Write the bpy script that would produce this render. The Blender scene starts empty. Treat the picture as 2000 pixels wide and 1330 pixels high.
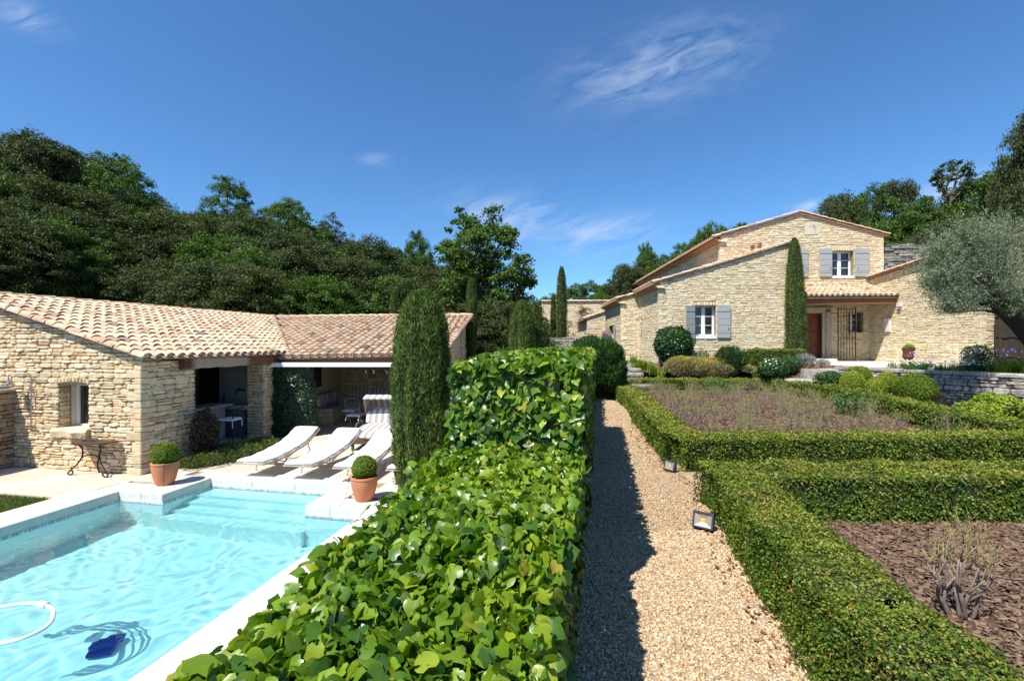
import bpy, math, random
import numpy as np
from math import radians as R, sin, cos, pi
rng = np.random.default_rng(7)
random.seed(7)
sc = bpy.context.scene
col = sc.collection
EYE, F_, HOR = 2.63, 889.0, 670.0
TH = R(11.14)
CU, SU = cos(TH), sin(TH)

# ------------------------------------------------------------------ camera
cd = bpy.data.cameras.new('camera'); cam = bpy.data.objects.new('camera', cd); col.objects.link(cam)
cam.location = (0, 0, EYE); cam.rotation_euler = (R(90), 0, 0)
cd.sensor_width = 36; cd.lens = 16.0; cd.shift_y = 0.0025
cd.clip_start = 0.05; cd.clip_end = 1500
sc.camera = cam

# ------------------------------------------------------------------ light
AZ, EL = R(44), R(57)
sd = bpy.data.lights.new('sun', 'SUN'); sun = bpy.data.objects.new('sun', sd); col.objects.link(sun)
sd.energy = 5.0; sd.angle = R(0.53); sd.color = (1.0, 0.955, 0.88)
sun.rotation_euler = (pi/2 - EL, 0, -AZ)   # light travels towards +x +y, down
w = bpy.data.worlds.new('World'); sc.world = w; w.use_nodes = True
nt = w.node_tree; nt.nodes.clear()
out = nt.nodes.new('ShaderNodeOutputWorld'); bg = nt.nodes.new('ShaderNodeBackground')
sky = nt.nodes.new('ShaderNodeTexSky'); sky.sky_type = 'NISHITA'; sky.sun_disc = False
sky.sun_elevation = EL; sky.sun_rotation = pi + AZ
sky.altitude = 300; sky.air_density = 1.0; sky.dust_density = 0.25; sky.ozone_density = 2.2
SKY_STRENGTH = 0.093
def wn(t, **k):
    n = nt.nodes.new(t)
    for a, b in k.items(): setattr(n, a, b)
    return n
def wm(op, a, b=None, c=None, clamp=False):
    n = wn('ShaderNodeMath', operation=op); n.use_clamp = clamp
    for i, v in enumerate((a, b, c)):
        if v is None: continue
        if isinstance(v, (int, float)): n.inputs[i].default_value = v
        else: nt.links.new(v, n.inputs[i])
    return n.outputs[0]
# thin cirrus: a flat layer high above, looked up by direction (x/z, y/z)
geo = wn('ShaderNodeTexCoord'); sep = wn('ShaderNodeSeparateXYZ'); nt.links.new(geo.outputs['Generated'], sep.inputs[0])
dx, dy, dz = sep.outputs
dyc = wm('MAXIMUM', dy, 0.02)
qx = wm('DIVIDE', dx, dyc); qy = wm('DIVIDE', dz, dyc)
front = wm('GREATER_THAN', dy, 0.05)
comb = wn('ShaderNodeCombineXYZ')
# rotate/stretch so that the streaks run up to the right
rx = wm('ADD', wm('MULTIPLY', qx, 0.94), wm('MULTIPLY', qy, 0.34))
ry = wm('SUBTRACT', wm('MULTIPLY', qy, 0.94), wm('MULTIPLY', qx, 0.34))
nt.links.new(wm('MULTIPLY', rx, 5.0), comb.inputs[0]); nt.links.new(wm('MULTIPLY', ry, 17.0), comb.inputs[1])
nz = wn('ShaderNodeTexNoise'); nz.inputs['Scale'].default_value = 1.6; nz.inputs['Detail'].default_value = 7; nz.inputs['Roughness'].default_value = 0.62; nz.inputs['Distortion'].default_value = 0.7
nt.links.new(comb.outputs[0], nz.inputs['Vector'])
comb2 = wn('ShaderNodeCombineXYZ')
nt.links.new(wm('MULTIPLY', rx, 22.0), comb2.inputs[0]); nt.links.new(wm('MULTIPLY', ry, 44.0), comb2.inputs[1])
nz2 = wn('ShaderNodeTexNoise'); nz2.inputs['Scale'].default_value = 1.3; nz2.inputs['Detail'].default_value = 4
nt.links.new(comb2.outputs[0], nz2.inputs['Vector'])
def blob(px, py, rx_, ry_, tilt, amp):
    cx, cy = (px-1000)/F_, (HOR-py)/F_
    a = wm('SUBTRACT', qx, cx); b = wm('SUBTRACT', qy, cy)
    u = wm('ADD', wm('MULTIPLY', a, cos(tilt)), wm('MULTIPLY', b, sin(tilt)))
    v = wm('SUBTRACT', wm('MULTIPLY', b, cos(tilt)), wm('MULTIPLY', a, sin(tilt)))
    u = wm('DIVIDE', u, rx_/F_); v = wm('DIVIDE', v, ry_/F_)
    d = wm('ADD', wm('MULTIPLY', u, u), wm('MULTIPLY', v, v))
    return wm('MULTIPLY', wm('POWER', 2.718, wm('MULTIPLY', d, -1.3)), amp)
bl = [blob(1290, 130, 190, 75, 0.28, 0.80), blob(1000, 425, 120, 45, -0.12, 0.95), blob(1190, 455, 105, 34, 0.12, 1.15),
      blob(735, 313, 34, 13, 0, 0.45), blob(45, 30, 75, 30, -0.4, 0.7), blob(1900, 370, 130, 34, 0.15, 1.5), blob(1580, 402, 50, 12, 0.1, 1.1),
      blob(2500, 500, 500, 60, 0.1, 0.8), blob(-600, 350, 350, 60, 0.1, 0.6)]
s = bl[0]
for b_ in bl[1:]: s = wm('ADD', s, b_)
n1 = wm('MULTIPLY', wm('SUBTRACT', nz.outputs['Fac'], 0.36), 3.0, clamp=True)
n2 = wm('MULTIPLY_ADD', nz2.outputs['Fac'], 0.9, 0.45)
cl = wm('MULTIPLY', wm('MULTIPLY', wm('MULTIPLY', s, n1), n2), front)
cl = wm('MULTIPLY', cl, 0.62, clamp=True)
mix = wn('ShaderNodeMix', data_type='RGBA'); nt.links.new(cl, mix.inputs[0])
hs = wn('ShaderNodeHueSaturation'); hs.inputs['Saturation'].default_value = 1.05; hs.inputs['Value'].default_value = 1.0; hs.inputs['Hue'].default_value = 0.502
nt.links.new(sky.outputs[0], hs.inputs['Color'])
wb = wn('ShaderNodeVectorMath', operation='MULTIPLY'); wb.inputs[1].default_value = (0.64, 1.0, 1.25)
nt.links.new(hs.outputs[0], wb.inputs[0]); nt.links.new(wb.outputs[0], mix.inputs[6])
mix.inputs[7].default_value = (5.6, 6.3, 7.6, 1)
nt.links.new(mix.outputs[2], bg.inputs[0]); bg.inputs[1].default_value = SKY_STRENGTH
nt.links.new(bg.outputs[0], out.inputs[0])

vs = sc.view_settings; vs.view_transform = 'Standard'; vs.look = 'None'; vs.exposure = 0.60; vs.gamma = 1; vs.use_curve_mapping = False
sc.render.engine = 'CYCLES'
sc.cycles.use_denoising = True
sc.cycles.max_bounces = 10; sc.cycles.diffuse_bounces = 4; sc.cycles.transmission_bounces = 8; sc.cycles.transparent_max_bounces = 8
sc.cycles.sample_clamp_indirect = 6

# ------------------------------------------------------------------ helpers
def LT(l, t, z=0.0): return (CU*l + SU*t, -SU*l + CU*t, z)
def toLT(x, y): return (CU*x - SU*y, SU*x + CU*y)
def P(px, py, Y): return ((px-1000)/F_*Y, Y, EYE - (py-HOR)/F_*Y)
def proj(p):
    y = max(p[1], 0.05); return (1000 + F_*p[0]/y, HOR - F_*(p[2]-EYE)/y)
def nrm(v):
    v = np.asarray(v, float); return v/np.maximum(np.linalg.norm(v, axis=-1, keepdims=True), 1e-9)

MATS = {}
def mat(name, cols, rough=0.8, noise=0.0, nscale=8.0, bump=0.0, bscale=40.0, trans=0.0, tcol=None, spec=0.3, metal=0.0, coord='Object', stretch=(1,1,1), detail=6):
    """cols: one colour or a list mapped over the 'tint' attribute"""
    if name in MATS: return MATS[name]
    m = bpy.data.materials.new(name); m.use_nodes = True; MATS[name] = m
    n = m.node_tree; n.nodes.clear(); L = n.links
    o = n.nodes.new('ShaderNodeOutputMaterial'); p = n.nodes.new('ShaderNodeBsdfPrincipled')
    p.inputs['Roughness'].default_value = rough; p.inputs['Metallic'].default_value = metal
    p.inputs['Specular IOR Level'].default_value = spec
    if not isinstance(cols, list): cols = [cols]
    tc = n.nodes.new('ShaderNodeTexCoord')
    mp = n.nodes.new('ShaderNodeMapping'); mp.inputs['Scale'].default_value = stretch
    gg = n.nodes.new('ShaderNodeNewGeometry')
    L.new(gg.outputs['Position'], mp.inputs['Vector'])
    if len(cols) > 1:
        at = n.nodes.new('ShaderNodeAttribute'); at.attribute_name = 'tint'
        cr = n.nodes.new('ShaderNodeValToRGB'); e = cr.color_ramp.elements
        while len(e) < len(cols): e.new(0.5)
        for i, c in enumerate(cols):
            e[i].position = i/(len(cols)-1); e[i].color = (*c, 1)
        L.new(at.outputs['Fac'], cr.inputs[0]); c_out = cr.outputs[0]
    else:
        rgb = n.nodes.new('ShaderNodeRGB'); rgb.outputs[0].default_value = (*cols[0], 1); c_out = rgb.outputs[0]
    if noise > 0:
        nz = n.nodes.new('ShaderNodeTexNoise'); nz.inputs['Scale'].default_value = nscale; nz.inputs['Detail'].default_value = detail; nz.inputs['Roughness'].default_value = 0.65
        L.new(mp.outputs[0], nz.inputs['Vector'])
        mr = n.nodes.new('ShaderNodeMapRange'); mr.inputs[1].default_value = 0.25; mr.inputs[2].default_value = 0.75
        mr.inputs[3].default_value = 1-noise; mr.inputs[4].default_value = 1+noise
        L.new(nz.outputs['Fac'], mr.inputs[0])
        mx = n.nodes.new('ShaderNodeVectorMath'); mx.operation = 'SCALE'
        L.new(c_out, mx.inputs[0]); L.new(mr.outputs[0], mx.inputs['Scale']); c_out = mx.outputs[0]
    L.new(c_out, p.inputs['Base Color'])
    if bump > 0:
        nb = n.nodes.new('ShaderNodeTexNoise'); nb.inputs['Scale'].default_value = bscale; nb.inputs['Detail'].default_value = 5
        L.new(mp.outputs[0], nb.inputs['Vector'])
        bp = n.nodes.new('ShaderNodeBump'); bp.inputs['Strength'].default_value = 1.0; bp.inputs['Distance'].default_value = bump
        L.new(nb.outputs['Fac'], bp.inputs['Height']); L.new(bp.outputs[0], p.inputs['Normal'])
    if trans > 0:
        tr = n.nodes.new('ShaderNodeBsdfTranslucent'); ms = n.nodes.new('ShaderNodeMixShader'); ms.inputs[0].default_value = trans
        vm = n.nodes.new('ShaderNodeVectorMath'); vm.operation = 'MULTIPLY'; vm.inputs[1].default_value = tcol or (1.5, 1.6, 0.5)
        L.new(c_out, vm.inputs[0]); L.new(vm.outputs[0], tr.inputs[0])
        L.new(p.outputs[0], ms.inputs[1]); L.new(tr.outputs[0], ms.inputs[2]); L.new(ms.outputs[0], o.inputs[0])
    else:
        L.new(p.outputs[0], o.inputs[0])
    return m

def wloc(o):
    v = np.zeros(3)
    while o is not None:
        v += np.array(o.location); o = o.parent
    return v
def link(name, me, m, parent=None, kind=None, label=None):
    o = bpy.data.objects.new(name, me); col.objects.link(o)
    if m is not None and not me.materials: me.materials.append(m)
    if parent is not None: o.parent = parent
    if kind: o['kind'] = kind
    if label: o['label'] = label
    return o
def npmesh(name, V, F, tint=None, smooth=False, off=None):
    """V (n,3), F (m,k) uniform polygons"""
    V = np.asarray(V, np.float32); F = np.asarray(F, np.int32)
    if off is not None: V = V - np.asarray(off, np.float32)
    me = bpy.data.meshes.new(name)
    me.vertices.add(len(V)); me.vertices.foreach_set('co', V.ravel())
    k = F.shape[1]
    me.loops.add(F.size); me.loops.foreach_set('vertex_index', F.ravel())
    me.polygons.add(len(F)); me.polygons.foreach_set('loop_start', np.arange(0, F.size, k, dtype=np.int32))
    try: me.polygons.foreach_set('loop_total', np.full(len(F), k, np.int32))
    except Exception: pass
    if tint is not None:
        a = me.attributes.new('tint', 'FLOAT', 'POINT'); a.data.foreach_set('value', np.asarray(tint, np.float32).ravel())
    me.update(calc_edges=True)
    if smooth: me.shade_smooth()
    return me

class MB:
    def __init__(s): s.v = []; s.f = []; s.t = []; s.tint = 0.5
    def add(s, vs, fs):
        b = len(s.v); s.v += [tuple(map(float, q)) for q in vs]; s.f += [tuple(b+i for i in f) for f in fs]; s.t += [s.tint]*len(vs); return s
    def box(s, c, sz, ang=0.0, tilt=0.0):
        """c centre, sz full size, ang about z (x axis -> (cos,sin))"""
        hx, hy, hz = sz[0]/2, sz[1]/2, sz[2]/2; ca, sa = cos(ang), sin(ang)
        vs = []
        for z in (-hz, hz):
            for (x, y) in ((-hx, -hy), (hx, -hy), (hx, hy), (-hx, hy)):
                zz = z + x*math.tan(tilt)
                vs.append((c[0]+x*ca-y*sa, c[1]+x*sa+y*ca, c[2]+zz))
        return s.add(vs, [(3,2,1,0), (4,5,6,7), (0,1,5,4), (1,2,6,5), (2,3,7,6), (3,0,4,7)])
    def hexa(s, v8): return s.add(v8, [(3,2,1,0), (4,5,6,7), (0,1,5,4), (1,2,6,5), (2,3,7,6), (3,0,4,7)])
    def chbox(s, c, sz, ch, ang=0.0):
        """box with chamfered top and vertical edges"""
        hx, hy, hz = sz[0]/2, sz[1]/2, sz[2]/2; ca, sa = cos(ang), sin(ang)
        rings = []
        for (g, z) in ((0, -hz), (0, hz-ch), (ch, hz)):
            a, b = hx-g, hy-g; k = ch
            pts = [(-a+k, -b), (a-k, -b), (a, -b+k), (a, b-k), (a-k, b), (-a+k, b), (-a, b-k), (-a, -b+k)]
            rings.append([(c[0]+x*ca-y*sa, c[1]+x*sa+y*ca, c[2]+z) for x, y in pts])
        vs = sum(rings, []); fs = [tuple(range(7, -1, -1)), tuple(range(16, 24))]
        for r in range(2):
            for i in range(8): j = (i+1) % 8; fs.append((r*8+i, r*8+j, r*8+8+j, r*8+8+i))
        return s.add(vs, fs)
    def tube(s, pts, rad, seg=8, cap=True):
        pts = np.asarray(pts, float); n = len(pts)
        if np.isscalar(rad): rad = [rad]*n
        tan = np.gradient(pts, axis=0) if n > 2 else np.repeat([pts[1]-pts[0]], 2, 0)
        tan = nrm(tan)
        ref = np.array([0, 0, 1.0]) if abs(tan[0][2]) < 0.9 else np.array([1.0, 0, 0])
        vs = []; a = nrm(np.cross(tan[0], ref))
        for i in range(n):
            a = nrm(a - tan[i]*np.dot(a, tan[i])); b = np.cross(tan[i], a)
            for k in range(seg):
                th = 2*pi*k/seg; vs.append(pts[i] + rad[i]*(cos(th)*a + sin(th)*b))
        fs = []
        for i in range(n-1):
            for k in range(seg): k2 = (k+1) % seg; fs.append((i*seg+k, i*seg+k2, (i+1)*seg+k2, (i+1)*seg+k))
        if cap: fs += [tuple(range(seg-1, -1, -1)), tuple((n-1)*seg+k for k in range(seg))]
        return s.add(vs, fs)
    def lathe(s, c, prof, seg=20):
        """prof [(r,z)] bottom to top"""
        vs = []; n = len(prof)
        for r, z in prof:
            for k in range(seg): th = 2*pi*k/seg; vs.append((c[0]+r*cos(th), c[1]+r*sin(th), c[2]+z))
        fs = []
        for i in range(n-1):
            for k in range(seg): k2 = (k+1) % seg; fs.append((i*seg+k, i*seg+k2, (i+1)*seg+k2, (i+1)*seg+k))
        fs += [tuple(range(seg-1, -1, -1)), tuple((n-1)*seg+k for k in range(seg))]
        return s.add(vs, fs)
    def prism(s, poly, z0, z1):
        n = len(poly); zz0 = z0 if hasattr(z0, '__len__') else [z0]*n; zz1 = z1 if hasattr(z1, '__len__') else [z1]*n
        vs = [(x, y, zz0[i]) for i, (x, y) in enumerate(poly)] + [(x, y, zz1[i]) for i, (x, y) in enumerate(poly)]
        ar = sum(poly[i][0]*poly[(i+1) % n][1]-poly[(i+1) % n][0]*poly[i][1] for i in range(n))
        if ar < 0: vs = vs[:n][::-1] + vs[n:][::-1]
        return s.add(vs, [tuple(range(n-1, -1, -1)), tuple(range(n, 2*n))] + [(i, (i+1) % n, n+(i+1) % n, n+i) for i in range(n)])
    def build(s, name, m, parent=None, kind=None, label=None, smooth=False):
        me = bpy.data.meshes.new(name)
        off = wloc(parent) if parent is not None else np.zeros(3)
        V = np.asarray(s.v, float) - off
        me.from_pydata(V.tolist(), [], s.f)
        a = me.attributes.new('tint', 'FLOAT', 'POINT'); a.data.foreach_set('value', np.asarray(s.t, np.float32))
        if smooth:
            me.shade_smooth()
            if smooth == 'auto':
                try: me.set_sharp_from_angle(angle=R(35))
                except Exception: pass
        return link(name, me, m, parent, kind, label)

def thing(name, label, cat, loc=(0,0,0), group=None):
    o = bpy.data.objects.new(name, None); col.objects.link(o); o.location = loc; o.empty_display_size = 0.2
    o['label'] = label; o['category'] = cat
    if group: o['group'] = group
    return o
def tag(o, label, cat, group=None):
    o['label'] = label; o['category'] = cat
    if group: o['group'] = group
    return o
def struct(o): o['kind'] = 'structure'; return o
def copy_tree(o, parent=None):
    c = o.copy(); col.objects.link(c)
    if parent is not None: c.parent = parent
    for ch in list(o.children): copy_tree(ch, c)
    return c

# leaf templates: verts (x width, y length, z normal), faces
def T_rhomb(wd=0.55, fold=0.12): return (np.array([(0,0,0), (-wd/2,.45,fold), (0,1,0), (wd/2,.45,fold)]), np.array([(0,3,2,1)]))
def T_blade(wd=0.12): return (np.array([(-wd/2,0,0), (wd/2,0,0), (wd*.35,.55,.06), (0,1,-.04), (-wd*.35,.55,.06)]), np.array([(0,1,2,3,4)]))
def T_oval():
    v = [(0,0,0), (.22,.25,.05), (.27,.55,.06), (0,1,-.08), (-.27,.55,.06), (-.22,.25,.05)]
    return np.array(v), np.array([(0,1,2,3,4,5)])
def T_ivy2():
    # juvenile, almost heart-shaped leaf
    V, F = T_ivy(); V = V.copy()
    o = {4: (.22,-.10), 5: (.38,.02), 6: (.44,.20), 7: (.42,.42), 8: (.30,.62), 9: (.14,.82)}
    for k, (x, y) in o.items():
        zz = .30*x-.75*x*x-.25*(y-.4)**2; V[k] = (x, y, zz); V[k+7] = (-x, y, zz)
    return V, F
def T_ivy():
    # shallow-lobed leaf: folded along the midrib, lobes cupped, tip drooping
    def z(x, y): return .34*abs(x)-.62*x*x-.20*(y-.45)**2-.16*max(0, y-.6)+.05*math.sin(7*y)*(abs(x) > .2)
    mid = [(0,.02), (0,.28), (0,.56), (0,.97)]
    right = [(.24,-.12), (.44,.03), (.44,.20), (.53,.42), (.36,.56), (.17,.77), (.20,.25)]
    vs = [(x, y, z(x, y)) for x, y in mid+right+[(-x, y) for x, y in right]]
    tr = [(0,4,10),(4,5,10),(5,6,10),(0,10,1),(10,6,7),(10,7,8),(10,8,2),(1,10,2),(2,8,9),(2,9,3)]
    def m(k): return k if k < 4 else k+7
    tr += [(m(a), m(c), m(b)) for a, b, c in tr]
    return np.array(vs, float), np.array(tr)
def T_ico():
    p = (1+5**.5)/2
    v = nrm(np.array([(-1,p,0),(1,p,0),(-1,-p,0),(1,-p,0),(0,-1,p),(0,1,p),(0,-1,-p),(0,1,-p),(p,0,-1),(p,0,1),(-p,0,-1),(-p,0,1)]))
    f = np.array([(0,11,5),(0,5,1),(0,1,7),(0,7,10),(0,10,11),(1,5,9),(5,11,4),(11,10,2),(10,7,6),(7,1,8),(3,9,4),(3,4,2),(3,2,6),(3,6,8),(3,8,9),(4,9,5),(2,4,11),(6,2,10),(8,6,7),(9,8,1)])
    return v, f
def T_octa():
    v = np.array([(1,0,0),(0,1,0),(-1,0,0),(0,-1,0),(0,0,.8),(0,0,-.8)], float)
    return v, np.array([(0,1,4),(1,2,4),(2,3,4),(3,0,4),(1,0,5),(2,1,5),(3,2,5),(0,3,5)])

def scatter(tmpl, pos, nor, tip, size, tint, wscale=None):
    TV, TF = tmpl
    pos = np.asarray(pos, float); N = len(pos)
    nor = nrm(nor); tip = np.asarray(tip, float)
    tip = nrm(tip - nor*np.sum(tip*nor, 1, keepdims=True)); side = np.cross(tip, nor)
    size = np.broadcast_to(np.asarray(size, float), (N,))
    ws = np.ones(N) if wscale is None else wscale
    V = pos[:, None, :] + size[:, None, None]*(TV[None, :, 0:1]*ws[:, None, None]*side[:, None, :] + TV[None, :, 1:2]*tip[:, None, :] + TV[None, :, 2:3]*nor[:, None, :])
    F = TF[None] + (np.arange(N)*len(TV))[:, None, None]
    t = np.repeat(np.broadcast_to(tint, (N,)), len(TV))
    return V.reshape(-1, 3), F.reshape(-1, TF.shape[1]), t
def cat_(lst):
    Vs, Fs, Ts = [], [], []; b = 0
    for V, F, t in lst:
        Vs.append(V); Fs.append(F+b); Ts.append(t); b += len(V)
    return np.concatenate(Vs), np.concatenate(Fs), np.concatenate(Ts)
def rdir(n): return nrm(rng.normal(size=(n, 3)))

def noise3(p, f=1.0, seed=0):
    """cheap smooth lumps, about -1..1"""
    p = np.asarray(p)*f; s = seed*1.7
    return (np.sin(p[..., 0]*1.7+s+1.3*np.sin(p[..., 1]*1.1+s)) + np.sin(p[..., 1]*2.1+1.9*s+1.1*np.sin(p[..., 2]*1.6+2*s)) + np.sin(p[..., 2]*1.9+.7*s+1.2*np.sin(p[..., 0]*1.3+3*s)))/3
# ------------------------------------------------------------------ materials
STONE_COLS = [(.35,.28,.185), (.55,.42,.26), (.68,.54,.34), (.62,.46,.27), (.73,.60,.42), (.62,.38,.19)]
M_stone = mat('warm limestone', STONE_COLS, 0.9, 0.28, 9, 0.012, 45)
M_hstone = mat('pale limestone', [(.46,.37,.23), (.64,.53,.35), (.71,.60,.41), (.62,.50,.30), (.76,.67,.49), (.66,.49,.26)], 0.9, 0.22, 7, 0.010, 50)
M_gstone = mat('grey weathered limestone', [(.15,.135,.115), (.31,.28,.235), (.42,.38,.31), (.26,.235,.20), (.50,.45,.36)], 0.95, 0.5, 6, 0.03, 22)
M_bstone = mat('brown garden stone', [(.16,.12,.09), (.30,.23,.15), (.38,.29,.19), (.30,.20,.12)], 0.95, 0.4, 7, 0.02, 30)
M_mortar = mat('sandy mortar', (.30,.23,.145), 0.95, 0.3, 20, 0.006, 60)
M_mortar_dark = mat('dark joint soil', (.10,.085,.065), 1.0, 0.3, 20)  # dark soil colour behind the dry stone walls
M_plaster = mat('cream plaster', (.62,.55,.40), 0.9, 0.08, 5, 0.003, 60)
M_plaster_grey = mat('grey plaster', (.36,.35,.33), 0.9, 0.08, 3)
M_tile = mat('roman clay tile', [(.18,.14,.11), (.50,.35,.22), (.60,.45,.29), (.54,.375,.25), (.61,.49,.34), (.47,.27,.17), (.40,.34,.27)], 0.85, 0.35, 11, 0.004, 60)
M_tile_old = mat('mortar bedded roof', (.30,.23,.17), 0.95, 0.3, 12)
M_wood = mat('weathered beam wood', [(.12,.05,.025), (.40,.33,.26), (.20,.09,.04)], 0.85, 0.45, 5, 0.01, 20, stretch=(3,3,14))
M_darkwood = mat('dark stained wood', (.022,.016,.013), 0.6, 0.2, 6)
M_door = mat('red brown door wood', (.17,.045,.02), 0.45, 0.25, 8, stretch=(6,6,1))
M_iron = mat('black wrought iron', (.022,.018,.016), 0.5, spec=0.4)
M_iron_grey = mat('grey iron', (.14,.15,.17), 0.45, spec=0.4)
M_white = mat('white paint', (.80,.80,.79), 0.45, 0.03, 4)
M_shutter = mat('grey shutter paint', (.36,.37,.36), 0.6, 0.06, 5)
M_glass = mat('dark window glass', (.015,.017,.02), 0.05, spec=0.9)
M_paver = mat('pale limestone paving', [(.53,.44,.35), (.59,.49,.39), (.64,.56,.47), (.58,.46,.37)], 0.75, 0.10, 6, 0.002, 40)
M_coping = mat('white coping stone', [(.60,.56,.49), (.66,.62,.56), (.63,.59,.52)], 0.8, 0.13, 9, 0.003, 60)
M_terracotta = mat('terracotta', (.52,.20,.095), 0.8, 0.14, 7, 0.002, 30)
M_cushion = mat('white cushion cloth', (.80,.80,.79), 0.95, 0.03, 6, 0.004, 14)
M_lframe = mat('taupe lounger frame', (.42,.33,.24), 0.5)
M_gravelbase = mat('gravel bed', [(.38,.27,.16)], 0.95, 0.5, 60, 0.01, 120)
M_pebble = mat('river pebbles', [(.14,.11,.08), (.41,.27,.14), (.56,.40,.22), (.63,.48,.29), (.49,.30,.15), (.70,.60,.44), (.26,.23,.19)], 0.75, 0.15, 60)
M_mulch = mat('bark mulch', [(.09,.055,.035)], 1.0, 0.5, 25, 0.03, 60)
M_chip = mat('bark chips', [(.04,.024,.016), (.13,.072,.042), (.20,.125,.08), (.25,.165,.10), (.10,.075,.062)], 0.9)
M_soil = mat('garden soil', [(.13,.09,.06)], 1.0, 0.4, 8, 0.02, 30)
M_wood_floor = mat('woodland ground', [(.05,.055,.02)], 1.0, 0.5, 2)
M_bark = mat('tree bark', [(.09,.075,.06)], 0.95, 0.4, 10, 0.02, 25)
M_rosewood = mat('rose stems', [(.17,.135,.115), (.23,.18,.145), (.24,.19,.09), (.29,.29,.08)], 0.8, 0.3, 30)
M_ivy = mat('ivy leaves', [(.006,.022,.005), (.018,.06,.008), (.05,.125,.010), (.115,.215,.012), (.22,.32,.018), (.42,.36,.05)], 0.34, 0.25, 12, bump=.002, bscale=18, trans=0.30, spec=0.42)
M_box = mat('box leaves', [(.018,.048,.008), (.045,.10,.012), (.085,.155,.014), (.15,.215,.020), (.26,.28,.035), (.34,.21,.06)], 0.5, 0.25, 3, trans=0.28, spec=0.35)
M_cyp = mat('cypress foliage', [(.020,.045,.012), (.05,.095,.018), (.095,.155,.026), (.15,.21,.036), (.26,.17,.08)], 0.7, 0.25, 4, trans=0.18)
M_oakdark = mat('holm oak leaves', [(.020,.034,.012), (.045,.066,.018), (.078,.104,.027), (.13,.15,.042)], 0.65, 0.35, 0.5, trans=0.18)
M_oakgreen = mat('downy oak leaves', [(.025,.058,.012), (.055,.108,.018), (.09,.16,.025), (.145,.215,.038)], 0.6, 0.3, 0.6, trans=0.28)
M_oakbrown = mat('bronze tinged leaves', [(.05,.045,.025), (.09,.075,.04), (.14,.09,.06)], 0.7, 0.3, 0.6, trans=0.2)
M_olive = mat('olive leaves', [(.07,.10,.05), (.14,.18,.10), (.24,.29,.18), (.38,.42,.30)], 0.55, 0.2, 2, trans=0.15)
M_shrub = mat('shrub leaves', [(.012,.04,.012), (.03,.085,.02), (.06,.14,.03), (.10,.19,.045)], 0.5, 0.2, 3, trans=0.25)
M_lime = mat('lime green leaves', [(.05,.09,.01), (.12,.19,.015), (.22,.30,.02), (.30,.36,.04)], 0.6, 0.2, 3, trans=0.3)
M_ballgreen = mat('clipped box leaves', [(.05,.09,.01), (.11,.18,.014), (.19,.27,.02), (.30,.35,.03)], 0.55, 0.2, 6, trans=0.25)
M_silver = mat('silver foliage', [(.20,.22,.19), (.32,.35,.31), (.44,.46,.43)], 0.8, 0.15, 8)
M_santo = mat('santolina foliage', [(.16,.16,.10), (.24,.23,.17), (.33,.29,.10), (.52,.42,.03), (.60,.46,.03)], 0.8, 0.15, 8)
M_maple = mat('maroon leaves', [(.02,.025,.012), (.05,.03,.018), (.07,.06,.02), (.09,.13,.03)], 0.6, trans=0.25)
M_petalw = mat('white petals', (.80,.80,.74), 0.8)
M_petalp = mat('pink petals', (.70,.14,.30), 0.7, trans=0.2, tcol=(1,.6,.8))
M_petalv = mat('lilac petals', (.42,.28,.62), 0.7, trans=0.2, tcol=(1,.8,1.1))
M_grass = mat('lawn blades', [(.03,.08,.01), (.07,.15,.015), (.12,.20,.03)], 0.7, 0.2, 3, trans=0.25)
M_stripe_g = mat('charcoal stripe cloth', (.33,.305,.28), 0.95)
M_hose = mat('white hose', (.82,.84,.84), 0.4)
M_blue = mat('blue plastic', (.01,.03,.30), 0.35)

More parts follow.
